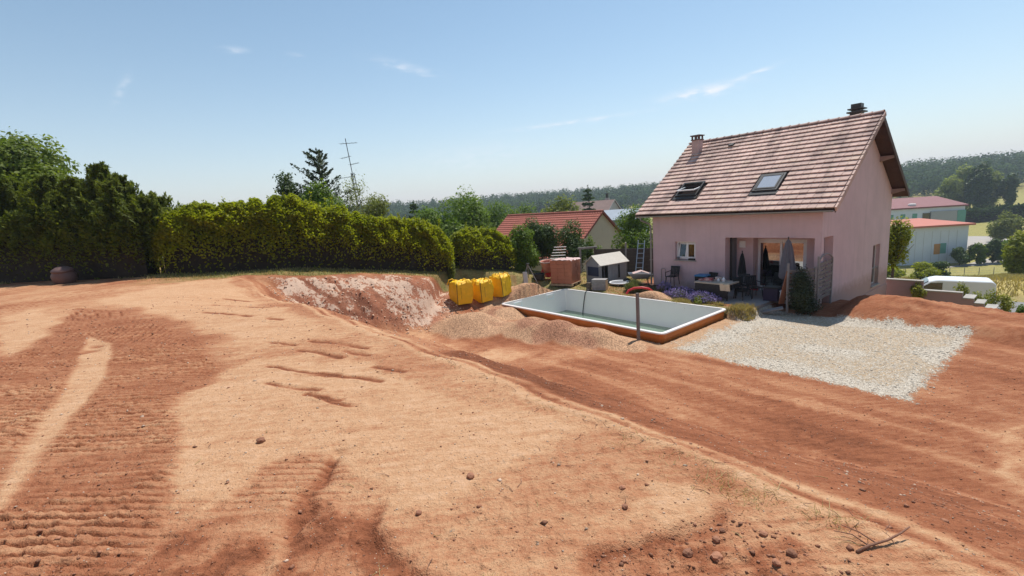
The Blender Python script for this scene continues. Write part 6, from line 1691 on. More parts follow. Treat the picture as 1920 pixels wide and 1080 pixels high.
panel(s2, 'blue_panel', 0.20, 0.245, -12, -4.4, M_BLU); panel(s2, 'blue_panel', 0.29, 0.335, -12, -4.4, M_BLU)
for k in range(3):
    panel(s2, 'green_panel', 0.37 + k * 0.10, 0.41 + k * 0.10, -6.0, -4.6, M_GRN); panel(s2, 'green_panel', 0.37 + k * 0.10, 0.41 + k * 0.10, -9.4, -8.0, M_GRN)
for t0, z0, hh in ((0.37, -7.6, 0.4), (0.43, -7.5, 0.4), (0.53, -7.3, 0.4), (0.572, -7.1, 1.2)):
    panel(s2, 'window', t0, t0 + 0.024, z0, z0 + hh, M_GLASS, 0.08)
panel(s2, 'stair_tower', 0.655, 0.715, -12.5, -4.6, M_GLASS, 0.2)
panel(s2, 'grey_cladding', 0.717, 0.93, -13, -4.3, M_SCHG, 0.5); panel(s2, 'green_end', 0.932, 0.999, -10, -4.3, M_GRN, 0.5)
m = MB(); q0 = a + d * (0.60 * Lw) + nrm * 2.0 + Vector((0, 0, 1.0)); m.lathe([(0.9, -0.6), (0.9, 0.05), (0.7, 0.3), (0, 0.35)], 14, tuple(q0)); m.build('roof_hatch', M_SRW, rf2)
m = MB(); q0 = a + d * (0.27 * Lw)
m.add([q0 - nrm * 0.5 + up_ * 0.38, q0 - nrm * 0.5 + d * 0.8 + up_ * 0.38, q0 + nrm * 12.5 + d * 0.8 + up_ * 2.58, q0 + nrm * 12.5 + up_ * 2.58], [(0, 1, 2, 3)]); m.build('roof_strip', M_SRW, rf2)
# wire fence in front of the school
e = empty('school_fence', (0, 0, 0)); tag(e, 'low wire fence along the path before the school', 'fence')
for k in range(14):
    x = 62 + k * 2.6; y = 78 + 0.05 * k; z = H(x, y)
    m = MB(); m.tube([(x, y, z - 0.2), (x, y, z + 1.3)], 0.05, 5); m.build('post', M_GREYWOOD, e)
m = MB()
for hh in (0.4, 0.8, 1.2):
    m.tube([(62 + k * 2.6, 78 + 0.05 * k, H(62 + k * 2.6, 78 + 0.05 * k) + hh) for k in range(14)], 0.015, 4)
m.build('wire', M_STEEL, e)

# ------------------------------------------------------------------ things on the terrace
def terr_empty(name, a, q, rz_deg, label, cat, z=0.016, group=None):
    e = empty(name, HW(a, q, z), RZ_H + R(rz_deg)); tag(e, label, cat, group); return e
M_CLOTH = mat('beige_cloth', (0.62, 0.50, 0.36), 0.9, 0.08, 4)
M_RATTAN = mat('dark_rattan', (0.030, 0.026, 0.026), 0.6, 0.3, 20, 0.4, 60)
# table (local x along the front of the house, y towards the house)
e = terr_empty('garden_table', 3.45, -1.50, 0, 'dark garden table laden with boxes in front of the house', 'table')
m = MB(); m.box(-0.78, 0.78, -0.44, 0.44, 0.68, 0.735); m.build('table_top', mat('table_top', (0.42, 0.36, 0.29), 0.7, 0.1), e)
for sx in (-0.7, 0.66):
    for sy in (-0.38, 0.34):
        m = MB(); m.box(sx, sx + 0.05, sy, sy + 0.05, 0, 0.68); m.build('leg', M_LEAD, e)
m = MB(); m.box(-0.74, 0.74, 0.40, 0.43, 0.12, 0.68); m.build('apron', M_RATTAN, e)
# cloth hanging off the right end of the table towards the camera
cx = np.linspace(0, 1, 9); cy = np.linspace(0, 1, 9)
vs = []
for i in range(9):
    for j in range(9):
        u, v_ = i / 8, j / 8
        if v_ < 0.45: p = (-0.36 - u * 0.42, 0.22 + v_ * 0.5, 0.745 + 0.012 * math.sin(u * 9))
        else: p = (-0.36 - u * 0.42 - 0.06 * v_, 0.452 + 0.02 * math.sin(u * 11), 0.745 - (v_ - 0.45) * 0.55)
        vs.append(p)
fq = [(i * 9 + j, i * 9 + j + 1, (i + 1) * 9 + j + 1, (i + 1) * 9 + j) for i in range(8) for j in range(8)]
m = MB(); m.add(vs, fq); o = m.build('cloth', M_CLOTH, None, e.location, e.rotation_euler, recalc=False); tag(o, 'beige cloth draped over the near corner of the garden table', 'cloth')
def on_table(name, dx, dy, w_, d_, h_, mt, label, cat, rz=0, shape='box'):
    m = MB()
    if shape == 'box':
        m.box(-w_ / 2, w_ / 2, -d_ / 2, d_ / 2, 0, h_ * 0.82); m.box(-w_ / 2 - 0.008, w_ / 2 + 0.008, -d_ / 2 - 0.008, d_ / 2 + 0.008, h_ * 0.82, h_)
    else: m.lathe([(w_ * 0.4, 0), (w_ * 0.5, h_ * 0.3), (w_ * 0.5, h_ * 0.6), (w_ * 0.2, h_ * 0.8), (w_ * 0.2, h_), (0, h_)], 12)
    b = HW(3.45 + dx, -1.50 - dy, 0.737 + 0.016)
    o = m.build(name, mt, None, b, (0, 0, RZ_H + R(rz))); tag(o, label, cat); return o
M_REDB = mat('red_box', (0.32, 0.06, 0.06), 0.6, 0.25, 14, col2=(0.6, 0.5, 0.48), fac2=0.8)
on_table('gift_box', 0.32, 0.05, 0.34, 0.24, 0.13, M_REDB, 'red patterned box on the garden table', 'box', 8)
on_table('gift_box', 0.60, 0.1, 0.22, 0.18, 0.07, M_REDB, 'flat red tray at the left end of the garden table', 'tray', -8)
on_table('glass_jar', -0.10, 0.0, 0.10, 0.1, 0.14, M_SKIM, 'pale jar in the middle of the garden table', 'jar', 0, 'jar')
on_table('food_bag', -0.02, -0.18, 0.26, 0.18, 0.16, M_STEEL, 'silvery bag on the garden table', 'bag', 14)
on_table('water_jug', -0.30, -0.05, 0.14, 0.14, 0.20, M_SKIM, 'white jug near the cloth on the garden table', 'jug', 0, 'jar')
M_SEATP = mat('pale_cushion', (0.55, 0.5, 0.42), 0.8)
def chair(a, q, rz, label, back_h=0.86, mt=None, cushion=False):
    mt = mt or M_BLACKP
    e = terr_empty('garden_chair', a, q, rz, label, 'chair', group='dark garden chairs')
    m = MB(); m.box(-0.23, 0.23, -0.22, 0.24, 0.41, 0.445); m.build('seat', mt, e, bevel=0.012)
    bk = MB()
    for k in range(6): bk.obox((-0.195 + 0.078 * k, 0.26 + 0.035, 0.66), (0.030, 0, 0), (0, 0.012, 0), (0, 0.045, 0.2))
    bk.obox((0, 0.262 + 0.085, back_h), (0.235, 0, 0), (0, 0.016, 0), (0, 0.006, 0.03)); bk.build('backrest', mt, e)
    for sx in (-0.20, 0.20):
        m = MB(); m.tube([(sx, -0.19, 0.41), (sx * 1.15, -0.23, 0)], 0.022, 6, 0.016); m.build('leg', mt, e)
        m = MB(); m.tube([(sx * 1.05, 0.36, back_h), (sx, 0.24, 0.43), (sx * 1.15, 0.29, 0)], 0.022, 6, 0.016); m.build('leg', mt, e)
        m = MB(); m.tube([(sx * 1.18, -0.2, 0.43), (sx * 1.25, -0.19, 0.63), (sx * 1.2, 0.29, 0.65)], 0.02, 6); m.build('armrest', mt, e)
    return e
c = chair(6.25, -0.55, 185, 'lone dark plastic chair under the kitchen window'); c.location.z = 0.20
chair(2.45, -1.15, 250, 'dark chair at the near end of the garden table')
chair(2.25, -0.55, 235, 'dark chair set back from the near end of the garden table')
chair(2.85, -0.35, 200, 'dark chair on the house side of the garden table')
chair(1.95, 0.45, 160, 'dark chair standing in front of the sliding door')
chair(4.35, -0.55, 170, 'dark chair between the table and the black bin')
# bin with blue lid
e = terr_empty('storage_bin', 4.72, -0.42, 0, 'black bin with a blue lid behind the garden table', 'bin', 0.1)
m = MB(); m.add([(x * s, y * s, z) for z, s in ((0, 0.82), (0.62, 1.0)) for x, y in ((-0.27, -0.22), (0.27, -0.22), (0.27, 0.22), (-0.27, 0.22))], [(0, 1, 2, 3), (4, 5, 6, 7), (0, 1, 5, 4), (1, 2, 6, 5), (2, 3, 7, 6), (3, 0, 4, 7)]); m.build('body', M_BLACKP, e)
m = MB(); m.box(-0.29, 0.29, -0.24, 0.24, 0.622, 0.70); m.build('lid', mat('blue_lid', (0.06, 0.22, 0.42), 0.5), e, bevel=0.02)
def closed_parasol(a, q, hbase, h, w_, mt, label, ztop):
    e = terr_empty('parasol', a, q, 0, label, 'parasol')
    n = 16; vs = []; fs = []
    prof = [(0.02, 1.0), (0.30, 0.93), (0.55, 0.75), (0.75, 0.5), (0.95, 0.22), (1.0, 0.06), (0.85, 0.0), (0.3, 0.02)]
    for r0, t in prof:
        for j in range(n):
            an = 2 * math.pi * j / n; rr_ = w_ / 2 * r0 * (1 + (0.22 if j % 2 else -0.12))
            vs.append((rr_ * math.cos(an), rr_ * math.sin(an), hbase + (h - hbase) * t))
    for i in range(len(prof) - 1):
        for j in range(n): fs.append((i * n + j, i * n + (j + 1) % n, (i + 1) * n + (j + 1) % n, (i + 1) * n + j))
    m = MB(); m.add(vs, fs); m.build('canopy', mt, e)
    m = MB(); m.tube([(0, 0, 0.0), (0, 0, h + 0.06)], 0.022, 7); m.build('pole', M_LEAD, e)
    m = MB(); m.lathe([(0.0, h + 0.09), (0.03, h + 0.06), (0.02, h), (0, h)], 8); m.build('finial', M_LEAD, e)
    m = MB(); m.lathe([(0.24, 0), (0.24, 0.05), (0.05, 0.09), (0.05, 0.3), (0, 0.3)], 14); m.build('base', M_LEAD, e)
closed_parasol(1.10, -0.25, 0.85, 2.48, 0.52, mat('grey_canvas', (0.15, 0.145, 0.165), 0.85, 0.12, 8), 'tall closed grey parasol on the terrace', 0)
closed_parasol(3.25, 0.35, 0.7, 1.78, 0.30, mat('black_canvas', (0.02, 0.022, 0.024), 0.85, 0.12, 8), 'small closed black parasol by the recess wall', 0)
# storage chest, stool, boxes in the recess
e = terr_empty('storage_chest', 1.45, -0.75, 6, 'dark purple storage chest under the tall parasol', 'chest')
m = MB(); m.box(-0.28, 0.28, -0.25, 0.25, 0, 0.52); m.build('body', mat('dark_purple', (0.03, 0.022, 0.05), 0.6), e, bevel=0.015)
m = MB(); m.box(-0.3, 0.3, -0.27, 0.27, 0.523, 0.575); m.build('lid', M_BLACKP, e, bevel=0.012)
e = terr_empty('white_stool', 0.98, -0.72, 20, 'small white plastic stool beside the dark chest', 'stool')
m = MB(); m.box(-0.19, 0.19, -0.17, 0.17, 0.40, 0.44); m.build('seat', M_SKIM, e, bevel=0.012)
for sx in (-1, 1):
    for sy in (-1, 1):
        m = MB(); m.tube([(sx * 0.14, sy * 0.12, 0.40), (sx * 0.18, sy * 0.16, 0)], 0.025, 6, 0.018); m.build('leg', M_SKIM, e)
m = MB(); m.box(-0.1, 0.1, 0.12, 0.15, 0.18, 0.3); m.build('stretcher', M_SKIM, e)
for k, (a, q) in enumerate(((2.62, 1.1), (2.28, 1.12))):
    m = MB(); m.box(-0.13, 0.13, -0.11, 0.11, 0, 0.2); o = m.build('white_planter', M_SKIM, None, HW(a, q, 0.016), (0, 0, RZ_H), bevel=0.02); tag(o, 'square white planter at the foot of the sliding door, %s one' % ('left' if k == 0 else 'right'), 'planter', 'white planters by the door')
e = terr_empty('broom', 2.95, 0.9, 0, 'broom leaning beside the sliding door', 'broom')
m = MB(); m.tube([(0, 0, 0.12), (0.12, -0.4, 1.35)], 0.013, 6); m.build('handle', M_WOOD, e)
m = MB(); m.box(-0.16, 0.16, -0.03, 0.03, 0.0, 0.12); m.build('brush', M_RED, e)
e = terr_empty('water_bottle_crate', 1.62, 1.0, 0, 'dark shelf holding a white jar inside the recess', 'shelf')
m = MB(); m.box(-0.35, 0.35, -0.15, 0.15, 0.7, 0.74); m.build('shelf_board', M_LEAD, e)
for sx in (-0.33, 0.29): m = MB(); m.box(sx, sx + 0.04, -0.13, 0.13, 0, 0.7); m.build('leg', M_LEAD, e)
m = MB(); m.lathe([(0.1, 0), (0.15, 0.1), (0.14, 0.24), (0.08, 0.3), (0, 0.3)], 14); o = m.build('white_jar', M_SKIM, None, HW(1.75, 1.0, 0.758), smooth=True); tag(o, 'round white jar on the shelf in the recess', 'jar')
# window sill pots
m = MB(); m.lathe([(0.05, 0), (0.07, 0.14), (0.06, 0.14), (0.045, 0.02), (0, 0.02)], 10); o = m.build('sill_pot', M_GREYP, None, HW(6.28, 0.03, 1.379)); tag(o, 'small pot on the kitchen window sill', 'pot')
m = MB(); m.box(-0.16, 0.16, -0.05, 0.05, 0, 0.08); o = m.build('sill_tray', M_BLACKP, None, HW(5.55, 0.04, 1.379), (0, 0, RZ_H), bevel=0.01); tag(o, 'dark tray on the kitchen window sill', 'tray')
# trellis panel with arched top at the corner
M_TREL = mat('grey_trellis', (0.19, 0.165, 0.15), 0.85, 0.2, 6, 0.3, 50)
def trellis(a0, q0, a1, q1, label, arch=True, h=1.55, n=9, mt=None):
    p0, p1 = Vector(HW(a0, q0)), Vector(HW(a1, q1)); dv = p1 - p0; L_ = dv.length
    e = empty('trellis_panel', p0, math.atan2(dv.y, dv.x)); tag(e, label, 'trellis')
    for x in (0.0, L_ - 0.06):
        m = MB(); m.box(x, x + 0.06, -0.03, 0.03, -0.3, h + (0.22 if x == 0 else 0.0)); m.build('post', M_GREYWOOD, e)
    for k in range(n):
        z0 = 0.12 + k * (h - 0.12) / n
        for part, (x0, x1, dy) in enumerate(((0.06, L_ / 2, 0.012), (L_ / 2, L_ - 0.06, -0.012))):
            m = MB(); m.box(x0, x1, (dy if k % 2 else -dy) - 0.006, (dy if k % 2 else -dy) + 0.006, z0, z0 + (h - 0.12) / n * 0.70); m.build('slat', mt or M_TREL, e)
    if arch:
        pts = [(L_ * t, 0, h + 0.24 * math.sin(math.pi * t) ** 0.8 if 0 < t < 1 else h) for t in [i / 12 for i in range(13)]]
        m = MB(); m.tube(pts, 0.03, 6); m.build('arch_rail', M_GREYWOOD, e)
    return e
trellis(-0.06, -0.42, -0.06, 1.05, 'grey woven trellis panel with arched top at the corner of the house', h=1.62)
trellis(0.62, -1.45, -0.02, -0.48, 'older leaning trellis panel smothered by a climbing plant', False, 1.45, 9)
e = terr_empty('leaning_plank', 0.72, -1.30, 0, 'reddish brown board propped against the trellis', 'plank')
m = MB(); m.obox((0.02, 0.0, 0.68), (0.06, 0.1, 0), (0.018, -0.010, 0), (-0.16, 0.05, 0.68)); m.build('board', mat('red_brown_board', (0.27, 0.115, 0.065), 0.8, 0.15, 5), e)
m = MB(); m.obox((0.25, 0.18, 0.03), (0.5, 0.25, 0), (-0.06, 0.12, 0), (0, 0, 0.02)); o = m.build('timber_offcut', M_GREYWOOD, None, HW(0.9, -1.7, -0.12), (R(-12), R(10), RZ_H)); tag(o, 'grey timber offcut lying at the end of the terrace', 'timber')
# climbing plant on the trellis
bl = [(0, 0, 0.9, 0.34, 0.36, 0.75), (0.2, 0.22, 0.6, 0.40, 0.36, 0.6), (-0.25, -0.2, 1.25, 0.32, 0.32, 0.45), (-0.3, -0.3, 0.7, 0.4, 0.4, 0.6), (0.1, 0.0, 0.2, 0.6, 0.5, 0.35)]
P, Nn = clump_points(bl, 8000, 77, 0.4)
cp = HW(0.18, -1.05, -0.2)
e = empty('climbing_plant', cp); tag(e, 'dark straggly climbing plant covering the older trellis', 'plant')
link('foliage', leaf_mesh('foliage', P, Nn, 0.075, 0.45, leaf_mat('leaf_climber', (0.022, 0.032, 0.014), (0.06, 0.075, 0.03), 0.2), 78), None, e)
m = MB(); m.tube([(0, 0, -0.1), (0.06, 0.02, 0.6), (-0.05, 0.05, 1.3)], 0.03, 6, 0.01); m.build('stem', M_BARK, e)

# ------------------------------------------------------------------ lavender and garden plants
def lavender(x, y, rx, ry, h, n, label, flower=L_LAV):
    e = empty('lavender_bush', G(x, y, -0.03)); tag(e, label, 'lavender'); e.rotation_euler = (0, 0, RZ_H)
    r_ = np.random.default_rng(int(abs(x * 100)))
    an = r_.uniform(0, 6.283, n); rad = np.sqrt(r_.uniform(0, 1, n))
    bx = rad * np.cos(an) * rx; by = rad * np.sin(an) * ry
    hh = h * (1 - 0.45 * rad ** 2) * r_.uniform(0.75, 1.1, n)
    tipx = bx * 1.25 + r_.normal(0, 0.04, n); tipy = by * 1.25 + r_.normal(0, 0.04, n)
    w_ = 0.012
    V = []; F = []
    P0 = np.stack([bx * 0.7, by * 0.7, np.zeros(n)], 1); P1 = np.stack([tipx, tipy, hh], 1)
    side = np.stack([np.cos(an + 1.57), np.sin(an + 1.57), np.zeros(n)], 1) * w_
    Vs = np.stack([P0 - side, P0 + side, P1 + side * 0.5, P1 - side * 0.5], 1).reshape(-1, 3)
    link('stems', np_mesh('stems', Vs, np.arange(4 * n).reshape(n, 4), L_LAVG), None, e)
    m_ = n * 2
    k = r_.integers(0, n, m_); t = r_.uniform(0.15, 0.75, m_)[:, None]
    link('leaves', leaf_mesh('leaves', P0[k] * (1 - t) + P1[k] * t + r_.normal(0, 0.02, (m_, 3)), r_.normal(0, 1, (m_, 3)), 0.07, 0.3, L_LAVG, 5, 0, (P1 - P0)[k]), None, e)
    if flower is not None:
        m_ = n * 3; k = r_.integers(0, n, m_); t = r_.uniform(0.8, 1.08, m_)[:, None]
        link('flowers', leaf_mesh('flowers', P0[k] * (1 - t) + P1[k] * t + r_.normal(0, 0.012, (m_, 3)), r_.normal(0, 1, (m_, 3)), 0.05, 0.6, flower, 6, 0, (P1 - P0)[k]), None, e)
    return e
lavender(7.2, 21.7, 0.26, 0.26, 0.58, 420, 'small upright lavender near the corner of the house')
lavender(7.60, 20.65, 0.62, 0.5, 0.55, 1500, 'large purple lavender bush behind the pool, left one')
lavender(8.18, 19.62, 0.62, 0.48, 0.50, 1400, 'large purple lavender bush in front of the garden table, right one')
lavender(6.0, 22.6, 0.42, 0.4, 0.62, 900, 'green grassy tussock behind the red pipe', None)
broad_tree('yellow_plant', 7.95, 19.2, HF(7.95, 19.2), 0.3, 0.4, 0.3, 6, 700, L_YEL, 0.06, 'low yellow green plant at the foot of the lavender', 'plant', seed=101, trunk_r=0.01)

# ------------------------------------------------------------------ grass
def grass_blades(name, xy, hmin, hmax, mt, seed, label, wid=0.012, lean=0.35):
    r_ = np.random.default_rng(seed); n = len(xy)
    z = ground_fields(xy[:, 0], xy[:, 1])[0]
    h_ = r_.uniform(hmin, hmax, n); an = r_.uniform(0, 6.283, n)
    B = np.stack([xy[:, 0], xy[:, 1], z - 0.01], 1)
    sd = np.stack([np.cos(an), np.sin(an), np.zeros(n)], 1) * (wid * r_.uniform(0.7, 1.4, n))[:, None]
    ln = np.stack([r_.normal(0, lean, n), r_.normal(0, lean, n), np.ones(n)], 1) * h_[:, None]
    V = np.stack([B - sd, B + sd, B + ln], 1).reshape(-1, 3)
    o = link(name, np_mesh(name, V, np.arange(3 * n).reshape(n, 3), mt)); tag(o, label, 'grass', kind='stuff'); return o
r_ = np.random.default_rng(5)
def sample_masked(n, box_, key, thr=0.4):
    xy = np.stack([r_.uniform(box_[0], box_[1], n), r_.uniform(box_[2], box_[3], n)], 1)
    zf, C_, gm, gr, hp = ground_fields(xy[:, 0], xy[:, 1])
    a_, q_ = house_ab(xy[:, 0], xy[:, 1])
    ok = (gr > thr) & ~((a_ > -0.1) & (a_ < 7.8) & (q_ > -0.05)) & ~((a_ > 0) & (a_ < 4.65) & (q_ > -2.65) & (q_ < 1))
    return xy[ok]
grass_blades('grass', sample_masked(46000, (-16, 9, 18.2, 30), 'g', 0.35), 0.03, 0.11, L_GRASS, 1, 'short patchy grass along the hedge and in the garden')
grass_blades('dry_grass', sample_masked(22000, (-26, -2, 17.5, 26), 'g', 0.2), 0.04, 0.15, L_DRY, 2, 'dry grass along the foot of the hedge', 0.011)
tb = np.stack([r_.uniform(1.2, 4.6, 7000), r_.uniform(-3.25, -2.55, 7000)], 1)
tw = np.array([HW(a, q)[:2] for a, q in tb]); cl_ = vnoise(tw[:, 0] * 2.2, tw[:, 1] * 2.2, 44) > -0.05
grass_blades('terrace_edge_grass', tw[cl_], 0.05, 0.19, L_DRY, 3, 'dry tufts of grass along the broken edge of the terrace', 0.012, 0.5)
tf = np.stack([r_.normal(0, 0.26, 800), r_.normal(0, 0.12, 800)], 1) + np.array(HW(1.75, -2.7)[:2])
grass_blades('dry_tussock', tf, 0.08, 0.26, L_DRY, 4, 'straw coloured tussock at the edge of the terrace', 0.010, 0.5)
fx = np.stack([r_.uniform(34, 75, 30000), r_.uniform(32, 72, 30000)], 1)
fa_, fq_ = house_ab(fx[:, 0], fx[:, 1]); fx = fx[(fq_ > 25.6) & (fa_ < 12)]
grass_blades('meadow_grass', fx, 0.15, 0.45, L_DRY, 6, 'long ripening meadow grass beyond the lane', 0.05)

# ------------------------------------------------------------------ stones, clods, twigs
def stones(name, xy, size, mt, seed, label, flat_=0.65, sink=0.25, parent=None, cat='stones'):
    r_ = np.random.default_rng(seed); n = len(xy)
    z = ground_fields(xy[:, 0], xy[:, 1])[0]
    base = np.array([(1, 0, 0), (-1, 0, 0), (0, 1, 0), (0, -1, 0), (0, 0, 1), (0, 0, -1)], float)
    f = np.array([(0, 2, 4), (2, 1, 4), (1, 3, 4), (3, 0, 4), (2, 0, 5), (1, 2, 5), (3, 1, 5), (0, 3, 5)])
    V = base[None] * r_.uniform(0.6, 1.2, (n, 6, 1)) + r_.normal(0, 0.18, (n, 6, 3))
    an = r_.uniform(0, 6.283, n); c, s = np.cos(an)[:, None], np.sin(an)[:, None]
    V = np.stack([V[..., 0] * c - V[..., 1] * s, V[..., 0] * s + V[..., 1] * c, V[..., 2] * flat_], -1) * size[:, None, None]
    V = V + np.stack([xy[:, 0], xy[:, 1], z + size * flat_ * (0.5 - sink)], 1)[:, None]
    F = (f[None] + 6 * np.arange(n)[:, None, None]).reshape(-1, 3)
    o = link(name, np_mesh(name, V.reshape(-1, 3), F, mt)); tag(o, label, cat, kind='stuff'); return o
M_CLOD = mat('soil_clod', (0.28, 0.13, 0.077), 0.95, 0.2, 20, 0.4, 60, per_obj=0.35)
M_PALE = mat('pale_pebble', (0.46, 0.34, 0.25), 0.9, 0.15, 20, per_obj=0.35)
M_LIME = mat('limestone_chip', (0.58, 0.52, 0.43), 0.9, 0.1, 20, per_obj=0.3)
def scatter(n, rmin, rmax, seed):
    r_ = np.random.default_rng(seed)
    th = np.radians(r_.uniform(-56, 56, n)); rr_ = np.exp(r_.uniform(math.log(rmin), math.log(rmax), n))
    return np.stack([rr_ * np.sin(th), rr_ * np.cos(th)], 1), rr_, r_
def not_pool(xy):
    pa, pb = pool_ab(xy[:, 0], xy[:, 1]); a_, q_ = house_ab(xy[:, 0], xy[:, 1])
    return ~((pa > -0.1) & (pa < POOL_L + 0.1) & (pb > -0.1) & (pb < POOL_W + 0.1)) & (q_ < -3.2) & (bank_s(xy[:, 0], xy[:, 1]) > -1.0)
xy, rr_, r2 = scatter(16000, 1.7, 17, 11)
zf, C_, gm, gr, hp = ground_fields(xy[:, 0], xy[:, 1])
clus = sstep(-0.1, 0.5, fbm(xy[:, 0] * 0.9, xy[:, 1] * 0.9, 3, 203))
redness = sstep(0.44, 0.28, C_[:, 0])
keep = (r2.uniform(0, 1, len(xy)) < (0.16 + 0.4 * redness + 0.44 * clus * redness)) & not_pool(xy) & (gm < 0.3) & (hp < 0.5)
sz = (0.0022 + 0.0012 * np.abs(r2.standard_t(3, len(xy)))) * (0.6 + 0.4 * rr_)
sz = np.clip(sz, 0.002, 0.022)
stones('soil_crumbs', xy[keep], sz[keep], M_CLOD, 12, 'scattered crumbs and small clods of red soil')
r3 = np.random.default_rng(31); n = 1100
xy = np.stack([r3.uniform(0.3, 1.5, n), r3.uniform(1.6, 2.4, n)], 1)
keep = poly_sd(xy[:, 0], xy[:, 1], POLY['D3']) > -0.06
stones('crumbly_patch', xy[keep], np.clip(r3.gamma(1.6, 0.0028, n), 0.0015, 0.016)[keep], M_CLOD, 32, 'crumbly dark soil at the bottom right')
xy, rr_, r2 = scatter(5200, 1.7, 17, 13)
zf, C_, gm, gr, hp = ground_fields(xy[:, 0], xy[:, 1])
keep = not_pool(xy) & (r2.uniform(0, 1, len(xy)) < 0.6) & (hp < 0.5)
sz = np.clip((0.002 + 0.001 * np.abs(r2.standard_t(3, len(xy)))) * (0.6 + 0.4 * rr_), 0.002, 0.02)
stones('pale_pebbles', xy[keep], sz[keep], M_PALE, 14, 'pale pebbles scattered over the soil')
r2 = np.random.default_rng(15); n = 11000
ga = r2.uniform(-4.75, 1.3, n); gq = r2.uniform(-7.9, -0.95, n)
xy = np.stack([OX + HUX * ga + HNX * gq, OY + HUY * ga + HNY * gq], 1)
gm = ground_fields(xy[:, 0], xy[:, 1])[2]
keep = r2.uniform(0, 1, n) < gm ** 1.5 * 0.9 + 0.05
stones('limestone_chips', xy[keep], np.clip(r2.gamma(5, 0.0036, n), 0.008, 0.035)[keep], M_LIME, 16, 'crushed pale limestone spread over the levelled rectangle', 0.45)
r2 = np.random.default_rng(23); n = 2600
al_ = r2.uniform(0, 8.2, n); bb_ = r2.uniform(0.2, 3.0, n)
xy = np.stack([-9.9 + 0.857 * al_ + 0.516 * bb_, 18.5 + 0.516 * al_ - 0.857 * bb_], 1)
keep = (edge_s(xy[:, 0], xy[:, 1]) > 0.5) & (r2.uniform(0, 1, n) < 0.25 + 0.75 * sstep(-0.2, 0.3, vnoise(xy[:, 0] * 1.4, xy[:, 1] * 1.4, 24)))
stones('marl_lumps', xy[keep], np.clip(r2.gamma(2.5, 0.009, n), 0.008, 0.07)[keep], mat('marl_lump', (0.55, 0.37, 0.26), 0.95, 0.2, 15, per_obj=0.4), 25, 'pale lumps of marl broken out of the cut bank', 0.7)
# the larger clods that can be told apart
CL = [(0.92, 2.04, 0.030, 'largest dark clod at the bottom right'), (0.79, 2.08, 0.026, 'reddish clod left of the largest one'), (1.23, 2.18, 0.022, 'clod beside the small hollow at the bottom right'), (0.60, 2.64, 0.020, 'isolated dark clod on the tan soil, upper of two'),
      (0.57, 2.47, 0.018, 'isolated elongated clod on the tan soil, lower of two'), (-0.37, 2.90, 0.028, 'dark clod in the middle of the tan soil'), (-2.18, 3.64, 0.035, 'dark clod on the left part of the tan soil'), (1.28, 2.02, 0.024, 'clod at the lower right end of the dark patch'),
      (0.97, 2.16, 0.020, 'rounded clod left of the hollow'), (-0.66, 2.56, 0.018, 'pale clod near the rut at the bottom'), (1.17, 1.96, 0.022, 'clod at the very bottom of the dark patch'), (1.04, 2.24, 0.016, 'smallest clod above the hollow')]
for k, (x, y, s, lab) in enumerate(CL):
    bm = bmesh.new(); bmesh.ops.create_icosphere(bm, subdivisions=2, radius=s)
    rr2 = random.Random(300 + k)
    for v in bm.verts:
        v.co *= 1 + 0.22 * float(vnoise(np.array([v.co.x / s * 1.7 + k]), np.array([v.co.y / s * 1.7 + v.co.z / s * 2.1]), 300 + k)[0])
        v.co.z *= 0.75
    me = bpy.data.meshes.new('soil_clod'); bm.to_mesh(me); bm.free()
    o = link('soil_clod', me, M_CLOD, None, (x, y, HF(x, y) + s * 0.35), (0, 0, k)); tag(o, lab, 'clod', 'larger clods in the foreground')
# fallen branch and twigs
M_TWIG = mat('twig', (0.20, 0.10, 0.065), 0.85, 0.25, 20, 0.3, 60)
def on(x, y, dz=0.0): return (x, y, HF(x, y) + dz)
e = empty('fallen_branch', on(1.66, 2.02)); tag(e, 'bent bare branch lying across the edge at the bottom right', 'branch')
bz = HF(1.66, 2.02)
def rel(x, y, dz): return (x - 1.66, y - 2.02, HF(x, y) + dz - bz)
m = MB(); m.tube([rel(1.58, 1.99, 0.006), rel(1.66, 2.02, 0.012), rel(1.76, 2.03, 0.022), rel(1.84, 2.05, 0.04), rel(1.91, 2.08, 0.065)], 0.008, 7, 0.0035); m.build('limb', M_TWIG, e, smooth=True)
m = MB(); m.tube([rel(1.66, 2.02, 0.012), rel(1.62, 2.08, 0.03), rel(1.55, 2.11, 0.035)], 0.004, 5, 0.002); m.build('side_twig', M_TWIG, e)
m = MB(); m.tube([rel(1.70, 2.025, 0.015), rel(1.66, 2.09, 0.04), rel(1.60, 2.13, 0.05)], 0.004, 5, 0.002); m.build('side_twig', M_TWIG, e)
r2 = np.random.default_rng(17); m = MB(); m2 = MB()
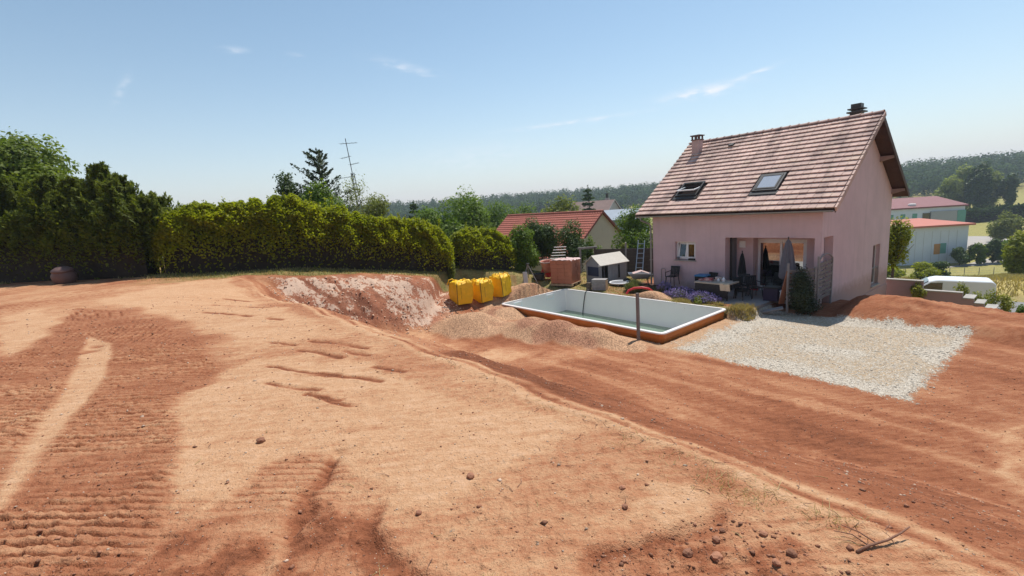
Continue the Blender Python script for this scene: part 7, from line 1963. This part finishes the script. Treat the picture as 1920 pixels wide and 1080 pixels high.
for k in range(150):   # straw and twigs along the crest and over the upper ground
    if k < 70:
        t = r2.uniform(0, 1) ** 0.8; x = 2.0 - 3.4 * t + r2.normal(0, 0.05); y = 1.75 + 4.2 * t + r2.normal(0, 0.05); x += 0.12
    else:
        th = math.radians(r2.uniform(-48, 40)); rr3 = math.exp(r2.uniform(math.log(2.1), math.log(7))); x, y = rr3 * math.sin(th), rr3 * math.cos(th)
    L_ = r2.uniform(0.03, 0.11); an = r2.uniform(0, 6.283); lift = abs(r2.normal(0, 0.35)) * L_ if k < 70 else 0.004
    z = HF(x, y)
    (m if k % 3 else m2).tube([(x, y, z + 0.004), (x + math.cos(an) * L_ * 0.5, y + math.sin(an) * L_ * 0.5, z + 0.006 + lift * 0.6), (x + math.cos(an + 0.3) * L_, y + math.sin(an + 0.3) * L_, z + 0.008 + lift)], 0.0022, 4, 0.001)
o = m.build('twigs', M_TWIG, None, recalc=False); tag(o, 'broken twigs scattered along the crest and upper soil', 'twigs', kind='stuff')
o = m2.build('straw', L_DRY, None, recalc=False); tag(o, 'bits of straw scattered on the soil', 'straw', kind='stuff')
# dry weeds on the crest
r2 = np.random.default_rng(19); pts = []
for cx_, cy_, n_, sp in ((1.02, 2.92, 70, 0.10), (1.20, 2.66, 160, 0.09), (1.36, 2.50, 190, 0.08), (1.62, 2.25, 150, 0.08), (0.75, 3.2, 60, 0.08), (-0.28, 1.98, 45, 0.05), (-0.9, 2.0, 20, 0.08), (0.2, 3.9, 40, 0.1)):
    pts.append(np.stack([cx_ + r2.normal(0, sp, n_), cy_ + r2.normal(0, sp, n_) * 0.8], 1))
grass_blades('dry_weeds', np.vstack(pts), 0.01, 0.06, L_DRY, 20, 'dry weeds and roots along the crest of the bank', 0.0022, 1.1)

# ------------------------------------------------------------------ air
hzm, N_, L_, P_ = new_mat('haze')
N_.remove(P_)
pv = N_.new('ShaderNodeVolumePrincipled')
pv.inputs['Density'].default_value = 0.00036
pv.inputs['Color'].default_value = (0.72, 0.82, 0.95, 1)
pv.inputs['Anisotropy'].default_value = 0.3
L_.new(pv.outputs[0], [n for n in N_ if n.type == 'OUTPUT_MATERIAL'][0].inputs['Volume'])
m = MB(); m.box(-960, 960, -960, 960, -15.0, 42.0)
o = m.build('haze', hzm); tag(o, 'thin summer haze filling the valley', 'haze', kind='stuff')
